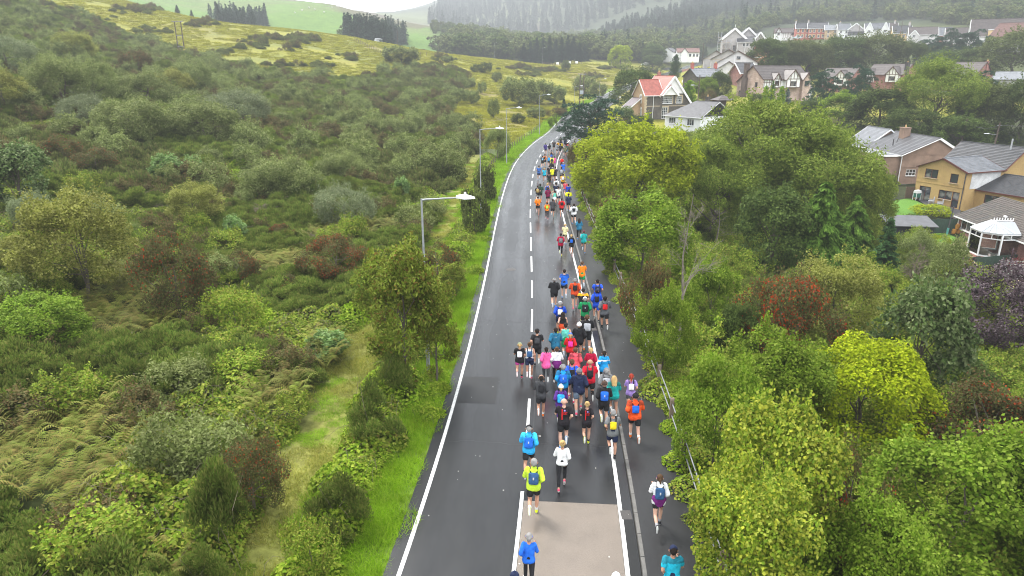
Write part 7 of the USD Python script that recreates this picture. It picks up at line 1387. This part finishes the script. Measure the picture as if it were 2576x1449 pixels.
# vehicles
def car(px, py, Y, rz, col, label, kind='car', sc=1.0):
    p = at(px, py, Y); p[2] = bilin(p[0], p[1]) if abs(bilin(p[0], p[1]) - p[2]) > 1.2 else p[2]; t = thing('parked_car' if kind == 'car' else 'parked_van', p, rz, label, 'car' if kind == 'car' else 'van', scale=sc)
    prof = [(-2.1, .28), (-2.15, .75), (-2.0, .95), (-1.75, 1.38), (-1.3, 1.50), (.2, 1.48), (.95, 1.02), (1.95, .82), (2.1, .55), (2.05, .28)] if kind == 'car' else [(-2.4, .3), (-2.45, 1.0), (-2.35, 1.95), (-2.2, 2.05), (.9, 2.03), (1.45, 1.15), (2.2, .95), (2.35, .6), (2.3, .3)]
    from shapely.geometry import Polygon
    body = trimesh.creation.extrude_polygon(Polygon(prof).buffer(.04), 1.72); body.apply_transform(np.array([[0, 0, 1, -.86], [1, 0, 0, 0], [0, 1, 0, 0], [0, 0, 0, 1.]])); v = body.vertices; k = np.clip((v[:, 2] - .85) / .7, 0, 1) * .14; v[:, 0] *= 1 - k; body.vertices = v
    obj('body', body, paint(col, .3, .5), t, 30)
    if kind == 'car':
        for s in (-1, 1): obj('side_window', trimesh.convex.convex_hull(np.array([[s * (.86 - a) , y, z] for y, z, a in ((-1.65, 1.0, -.008), (.75, 1.0, -.008), (.15, 1.41, .085), (-1.4, 1.41, .085))] + [[s * .5, -.5, 1.2]])), M_GLASS, t)
        obj('rear_window', trimesh.convex.convex_hull(np.array([[x * w_, y, z] for x in (-1, 1) for w_, y, z in ((.72, -2.035, 1.0), (.64, -1.84, 1.36), (.6, -1.6, 1.1))])), M_GLASS, t); obj('windscreen', trimesh.convex.convex_hull(np.array([[x * w_, y, z] for x in (-1, 1) for w_, y, z in ((.72, 1.0, 1.06), (.64, .3, 1.46), (.6, .3, 1.1))])), M_GLASS, t)
    else: obj('windscreen', trimesh.convex.convex_hull(np.array([[x * .75, y, z] for x in (-1, 1) for y, z in ((1.0, 1.98), (1.5, 1.2), (.9, 1.3))])), M_GLASS, t)
    for s in (-1, 1):
        obj('tail_light', box(s * .70 - .12, s * .70 + .12, -2.22 if kind == 'car' else -2.52, -2.10 if kind == 'car' else -2.44, .75, .92), paint((.4, .02, .02), .3), t); obj('headlight', box(s * .62 - .16, s * .62 + .16, 1.98, 2.13, .62, .76), paint((.6, .6, .62), .2), t)
        for y in (-1.35, 1.3): w_ = obj('wheel', tube([[s * .70, y, .32], [s * .89, y, .32]], .32, 14), paint((.02, .02, .02), .8), t); obj('rim', tube([[s * .885, y, .32], [s * .90, y, .32]], .20, 10), paint((.35, .35, .36), .4), w_)
    return t
car(1743, 184, 262, -.5, (.62, .62, .63), 'white hatchback parked outside the stepped grey gables'); car(1736, 195, 232, 1.0, (.6, .6, .6), 'white van behind the slate roofed cottage', 'van'); car(1678, 158, 428, 1.2, (.05, .05, .055), 'dark car parked behind the upright cypress'); car(1623, 149, 438, 1.4, (.62, .62, .62), 'small white car beyond the round dark bush', sc=1.1); car(1708, 166, 415, 1.3, (.10, .11, .13), 'grey car on the valley road by the bungalow'); car(2004, 98, 383, 1.5, (.45, .5, .52), 'silver car parked before the red brick terrace')
# cyclist among the runners
CY = on_level(1419, 391, 0.12); i = ROAD_T.query(CY[:2])[1]; rz = math.atan2(*_t[i][::-1]) - math.pi / 2
bk = thing('bicycle', CY - [0, 0, .03], rz, 'black bicycle wheeled along the footpath by the rider with the red helmet', 'bicycle'); MB_ = paint((.03, .03, .03), .4)
for y in (-.52, .52): w_ = obj('wheel', tube([[0, y + .33 * math.cos(a), .34 + .33 * math.sin(a)] for a in np.linspace(0, 2 * math.pi, 25)], .018, 6, False), MB_, bk); obj('spokes', cat([tube([[0, y, .34], [0, y + .32 * math.cos(a), .34 + .32 * math.sin(a)]], .003, 3, False) for a in np.linspace(0, 5.8, 12)]), M_RAIL, w_)
obj('frame', cat([tube([a, b], .018, 6) for a, b in (((0, -.52, .34), (0, -.1, .30)), ((0, -.1, .30), (0, -.22, .82)), ((0, -.22, .78), (0, .36, .82)), ((0, -.1, .30), (0, .36, .76)), ((0, .36, .86), (0, .52, .34)), ((0, -.52, .34), (0, -.2, .74)))]), paint((.04, .12, .2), .4), bk); obj('saddle', box(-.07, .07, -.36, -.10, .86, .92), MB_, bk); obj('handlebar', tube([[-.28, .36, .98], [0, .40, .96], [.28, .36, .98]], .016, 6), MB_, bk)
person(0, 0, 'm', 'jacket pine', 'shorts sky', 'beanie red', 'dark short', '-', '', pos=CY + [.45, -.25, 0], label='person with a red helmet and dark green jacket beside a bicycle on the footpath', pose=3)
for px, py, tp, bt_, lab in ((1551, 247, 'tee orange', 'shorts black', 'far runner in an orange top left of the red roofed house'), (1557, 240, 'tee black', 'shorts black', 'far runner in black right behind the orange top'), (1560, 233, 'jacket white', 'shorts black', 'far runner in a white jacket left of the red roofed house'), (1563, 226, 'tee black', 'leggings black', 'far runner in black leggings under the dark rounded tree')):
    Y_ = 232 + (247 - py) * 1.6; q = at(px, py, Y_); o_, zr_ = road_offset(q[0], q[1]); person(0, 0, 'm', tp, bt_, '-', 'dark short', '-', '', pos=[q[0], q[1], 0], label=lab)
q = at(1758, 163, 300); person(0, 0, 'm', 'vest hi-vis', 'leggings black', '-', 'dark short', '-', '', pos=[q[0], q[1], 0], heading=3.0, label='marshal in a yellow hi-vis vest standing by the stepped grey gables', pose=3); stage.GetPrimAtPath('/World/person_%03d' % (NAMES[('/World', 'person')] - 1)).GetAttribute('xformOp:translate').Set(Gf.Vec3d(float(q[0]), float(q[1]), float(bilin(q[0], q[1]))))
# ---------------------------------------------------------------- gardens below the road
def gpatch(name, poly, lift, m, label, step=1.0):
    from shapely.geometry import Polygon
    P = np.array([ground(*q)[:2] if not isinstance(q, np.ndarray) else q for q in poly]); v, f = trimesh.creation.triangulate_polygon(Polygon(P), engine='earcut'); t = trimesh.Trimesh(np.c_[v, 0 * v[:, 0]], f)
    t = t.subdivide_to_size(max(step, 4.0 if name == 'lane' else step)); V = t.vertices.copy(); V[:, 2] = bilin(V[:, 0], V[:, 1]) + lift; F = t.faces; n = np.cross(V[F[0, 1]] - V[F[0, 0]], V[F[0, 2]] - V[F[0, 0]])
    return obj(name, (V, F if n[2] > 0 else F[:, ::-1]), m, kind='structure', label=label)
M_LAWN = mat('lawn', (.085, .19, .022), .9, .15, 3.0, .3, 40); M_SLATEP = wet('slate_patio', (.05, .05, .055), 1., .4, .3, .5); M_TANP = mat('tan_paving', (.30, .22, .14), .6, .2, 2.0, .2, 20, spec=.4)
gpatch('lawn', [(2228,512),(2288,500),(2336,522),(2316,552),(2236,556)], .10, M_LAWN, 'bright lawn below the yellow house'); gpatch('lawn', [(2322,588),(2366,582),(2404,600),(2398,618),(2340,620)], .10, M_LAWN, 'small lawn beside the green post'); gpatch('patio', [(2296,498),(2318,494),(2420,528),(2404,556),(2340,528)], .16, M_SLATEP, 'grey slate patio along the yellow house'); gpatch('paving', [(2372,622),(2432,610),(2450,655),(2392,668)], .16, M_TANP, 'tan paving before the conservatory'); gpatch('patio', [(2440,735),(2576,700),(2700,760),(2600,900),(2500,980),(2480,860)], .08, M_TANP, 'pale paved garden at the right edge under the purple tree')
def fence(label, pts, H, m, pw=1.83, name='garden_fence', boards=0):
    t = thing(name, (0, 0, 0), 0, label, 'fence'); W = [np.r_[ground(*q)[:2], 0] for q in pts]
    for a, b in zip(W[:-1], W[1:]):
        n = max(1, int(round(np.linalg.norm(b - a) / pw)))
        for k in range(n):
            p, q = a + (b - a) * k / n, a + (b - a) * (k + 1) / n; z = float(bilin(*((p + q) / 2)[:2])); p, q = np.r_[p[:2], z], np.r_[q[:2], z]; obj('fence_post', bar(p + [0, 0, -.4], p + [0, 0, H + .06], .10), m, t)
            nb = boards or 12; d = (q - p)
            for j in range(nb): u0, u1 = p + d * (j / nb + .03 / nb), p + d * ((j + 1) / nb - .03 / nb); obj('board', bar(u0 + [0, 0, H / 2 + .05], u1 + [0, 0, H / 2 + .05], .022 + .008 * (j % 2), H - .1, (0, 0, 1)), m, t)
M_GREENF = mat('green_fence', (.030, .052, .036), .8, .2, 3.0, stretch=(3, 3, .4)); M_BROWNF = mat('brown_fence', (.095, .062, .040), .85, .25, 3.0, stretch=(3, 3, .4))
fence('dark green board fence between the yellow house garden and the bungalow', [(2296, 588), (2352, 590), (2402, 588)], 1.8, M_GREENF); fence('brown board fence beside the yellow house wall', [(2276, 502), (2312, 500)], 1.7, M_BROWNF); fence('dark green board fence below the conservatory', [(2422, 672), (2500, 668), (2590, 660)], 1.0, M_GREENF)
# shed
p = ground(2288, 612); t = thing('garden_shed', p, -.15, 'low dark shed with grey felt roof below the green fence', 'shed'); W4, D4 = 4.6, 2.8
obj('wall', box(-W4 / 2, W4 / 2, 0, D4, -.5, 1.9), paint((.03, .032, .035), .8), t); obj('roof', trimesh.convex.convex_hull(np.array([[x, y, z + d] for x in (-W4 / 2 - .3, W4 / 2 + .3) for y, z in ((-.35, 1.92), (D4 + .3, 2.5)) for d in (0, .08)])), RF['grey'], t); d_ = obj('door', box(W4 / 2 + .003, W4 / 2 + .04, .4, 1.3, 0, 1.75), paint((.2, .21, .21), .7), t); obj('window', box(W4 / 2 - 1.4, W4 / 2 - .5, -.03, -.003, .8, 1.5), paint((.45, .46, .46), .5), t)
# gazebo
p = at(1827, 250, 172); p[2] = bilin(p[0], p[1]); t = thing('gazebo', p, .3, 'open garden gazebo with a low brown hipped roof', 'gazebo')
for x in (-2, 2):
    for y in (0, 3): obj('post', box(x - .08, x + .08, y - .08, y + .08, -.4, 2.2), M_POSTW, t)
obj('roof', cat([slope((-2.4, -.4, 2.2), (2.4, -.4, 2.2), (.3, 1.5, 3.3), (-.3, 1.5, 3.3)), slope((2.4, 3.4, 2.2), (-2.4, 3.4, 2.2), (-.3, 1.5, 3.3), (.3, 1.5, 3.3)), slope((-2.4, 3.4, 2.2), (-2.4, -.4, 2.2), (-.3, 1.5, 3.3), (-.3, 1.5, 3.3)), slope((2.4, -.4, 2.2), (2.4, 3.4, 2.2), (.3, 1.5, 3.3), (.3, 1.5, 3.3))]), RF['brown'], t); obj('back_panel', box(-1.9, 1.9, 2.95, 3.0, 0, 2.1), M_BROWNF, t)
# steps, barrels, post, barbecue, chairs
p = ground(2412, 668); t = thing('garden_steps', p, -1.0, 'four curved stone steps beside the conservatory paving', 'steps')
for k in range(4): obj('step', trimesh.creation.extrude_polygon(__import__('shapely').geometry.Polygon([(1.9 * math.cos(a) * (1 - .16 * k), 1.9 * math.sin(a) * (1 - .16 * k)) for a in np.linspace(-.2, 3.3, 12)]), .17 * (k + 1)), M_TANP, t)
for k, (dx, dz) in enumerate(((0, 0), (.62, 0), (.3, .56))):
    p = ground(2394, 586) + [dx, -.3, dz]; t = thing('barrel', p, 0, ('left of two orange barrels on the ground by the bungalow wall', 'right of two orange barrels on the ground by the bungalow wall', 'orange barrel stacked on the two others by the bungalow wall')[k], 'barrel'); obj('drum', tube([[0, 0, 0], [0, 0, .1], [0, 0, .28], [0, 0, .46], [0, 0, .55]], [.24, .27, .29, .27, .24], 14), paint((.50, .24, .05), .6), t); obj('lid', tube([[0, 0, .551], [0, 0, .59]], [.22, .2], 12), paint((.42, .2, .05), .6), t)
p = ground(2378, 606); t = thing('clothes_post', p, 0, 'dark post with a turquoise sleeve on the small lawn', 'post'); obj('sleeve', tube([[0, 0, -.2], [.06, 0, 1.5]], .11, 8), paint((.07, .24, .21), .6), t); obj('shaft', tube([[.06, 0, 1.45], [.2, 0, 4.0]], [.07, .05], 6), paint((.05, .05, .05), .6), t)
p = ground(2304, 506); t = thing('barbecue', p + [0, 0, .16], .4, 'white and green barbecue grill standing on the slate patio', 'barbecue'); obj('lid', trimesh.convex.convex_hull(np.array([[x, y, z] for x in (-.45, .45) for y, z in ((-.3, .95), (.3, .95), (-.2, 1.3), (.2, 1.35))])), paint((.6, .6, .6), .4), t); obj('cabinet', box(-.4, .4, -.28, .28, .35, .947), paint((.03, .12, .09), .5), t)
for x in (-.42, .42):
    for y in (-.25, .25): obj('leg', box(x - .03, x + .03, y - .03, y + .03, 0, .9), paint((.6, .6, .6), .4), t)
for k, q in enumerate(((2340, 516), (2362, 523))):
    t = thing('garden_chair', ground(*q) + [0, 0, .16], -2.0, ('left', 'right')[k] + ' grey garden armchair on the patio of the yellow house', 'chair'); Mg = paint((.27, .27, .275), .7); obj('seat', box(-.33, .33, -.3, .3, .34, .44), Mg, t); obj('backrest', box(-.33, .33, .303, .38, .3, .95), Mg, t)
    for s in (-1, 1): obj('armrest', box(s * .37 - .035, s * .37 + .035, -.3, .38, .55, .62), Mg, t); [obj('leg', box(s * .33 - .03, s * .33 + .03, y - .03, y + .03, 0, .337), Mg, t) for y in (-.25, .25)]
p = ground(2556, 700); t = thing('trellis', p, .1, 'pale lattice trellis panel beside the purple tree', 'trellis'); Mt = paint((.42, .44, .40), .7)
for k in range(13): obj('slat', box(-1.8 + k * .3, -1.77 + k * .3, -.02, 0, .1, 1.7), Mt, t)
for k in range(6): obj('slat', box(-1.85, 1.85, .003, .023, .2 + k * .28, .24 + k * .28), Mt, t)
for x in (-1.9, 1.9): obj('post', box(x - .05, x + .05, -.05, .05, -.4, 1.8), M_POSTW, t)
# field buildings
p = at(1060, 103, 480); t = thing('field_shed', [p[0], p[1], bilin(p[0], p[1])], .1, 'red brown field shed on the green spur', 'shed'); obj('wall', box(-2.2, 2.2, 0, 3.5, -1.5, 2.3), paint((.13, .055, .04), .8), t); obj('roof', box(-2.4, 2.4, -.2, 3.7, 2.303, 2.45), paint((.10, .07, .06), .8), t); obj('door', box(-.5, .5, -.05, -.003, 0, 1.9), paint((.07, .04, .03), .8), t)
p = at(952, 103, 400); t = thing('caravan', [p[0], p[1], bilin(p[0], p[1])], .3, 'small white caravan at the foot of the dark conifer stand', 'caravan'); cvp = trimesh.creation.extrude_polygon(__import__('shapely').geometry.Polygon([(-2.2, .5), (-2.3, 1.4), (-1.7, 2.5), (1.9, 2.5), (2.3, 1.5), (2.2, .5)]).buffer(.08), 2.0); cvp.apply_transform(np.array([[1, 0, 0, 0], [0, 0, -1, 1.], [0, 1, 0, 0], [0, 0, 0, 1.]])); obj('body', cvp, paint((.5, .52, .54), .4), t); obj('window', box(-1.2, 1.2, -1.03, -1.003, 1.4, 2.0), M_GLASS, t); [obj('wheel', tube([[x, -.9, .33], [x, -.7, .33]], .33, 10), paint((.02, .02, .02), .8), t) for x in (0,)]
# sheep on the pasture
sh0 = None
for k, (px, py) in enumerate(((742,34),(760,28),(778,21),(792,26),(815,33),(835,20),(850,19))):
    p = ground(px, py); t = thing('sheep', p, k * 1.3, f'white sheep grazing on the green pasture, {ORD[k]} from the left', 'sheep', 'sheep on the green pasture', scale=1.3); v, f = meld([[((0, -.35, .72), .27), ((0, .35, .74), .29)], [((0, .45, .85), .14), ((0, .72, .72), .11)], [((0, .72, .72), .11), ((0, .92, .55), .06)]] + [[((s * .14, y, .6), .08), ((s * .14, y, .05), .045)] for s in (-1, 1) for y in (-.35, .35)] + [[((s * .08, .74, .80), .03), ((s * .17, .72, .78), .02)] for s in (-1, 1)] + [[((0, -.6, .75), .05), ((0, -.66, .55), .03)]], 8, .12); obj('body', (v, f), paint((.55, .53, .48), .9), t, True)
# drives and the lane up to the houses
gpatch('lane', [at(1770,200,250)[:2], at(1735,186,268)[:2], at(1725,176,330)[:2], at(1752,168,330)[:2], at(1790,190,262)[:2]], .12, M_DRIVE, 'asphalt lane before the stepped grey gables')
# brick garden wall beside the lane
A_, B_ = ground(1712, 181), ground(1742, 177); t = thing('garden_wall', (0, 0, 0), 0, 'low red brown garden wall beside the far road', 'wall'); obj('wall', bar(np.r_[A_[:2], A_[2] + .4], np.r_[B_[:2], B_[2] + .4], .3, 1.6, (0, 0, 1)), WL['brick'], t); obj('coping', bar(np.r_[A_[:2], A_[2] + 1.24], np.r_[B_[:2], B_[2] + 1.24], .4, .08, (0, 0, 1)), M_STONE, t)
# ---------------------------------------------------------------- haze
zlo = float(ZZ.min()) - 6.0
hz = usdkit.material(stage, '/World/Looks/haze', {'v': ('principled_volume', dict(color=(.93, .96, 1.0), density=0.00029, anisotropy=0.0))}, [], volume='v.volume')
obj('haze', box(-3600, 3600, -200, 5600, zlo, max(float(ZZ.max()), 60) + 60), hz, kind='stuff', label='pale mist thickening with distance')
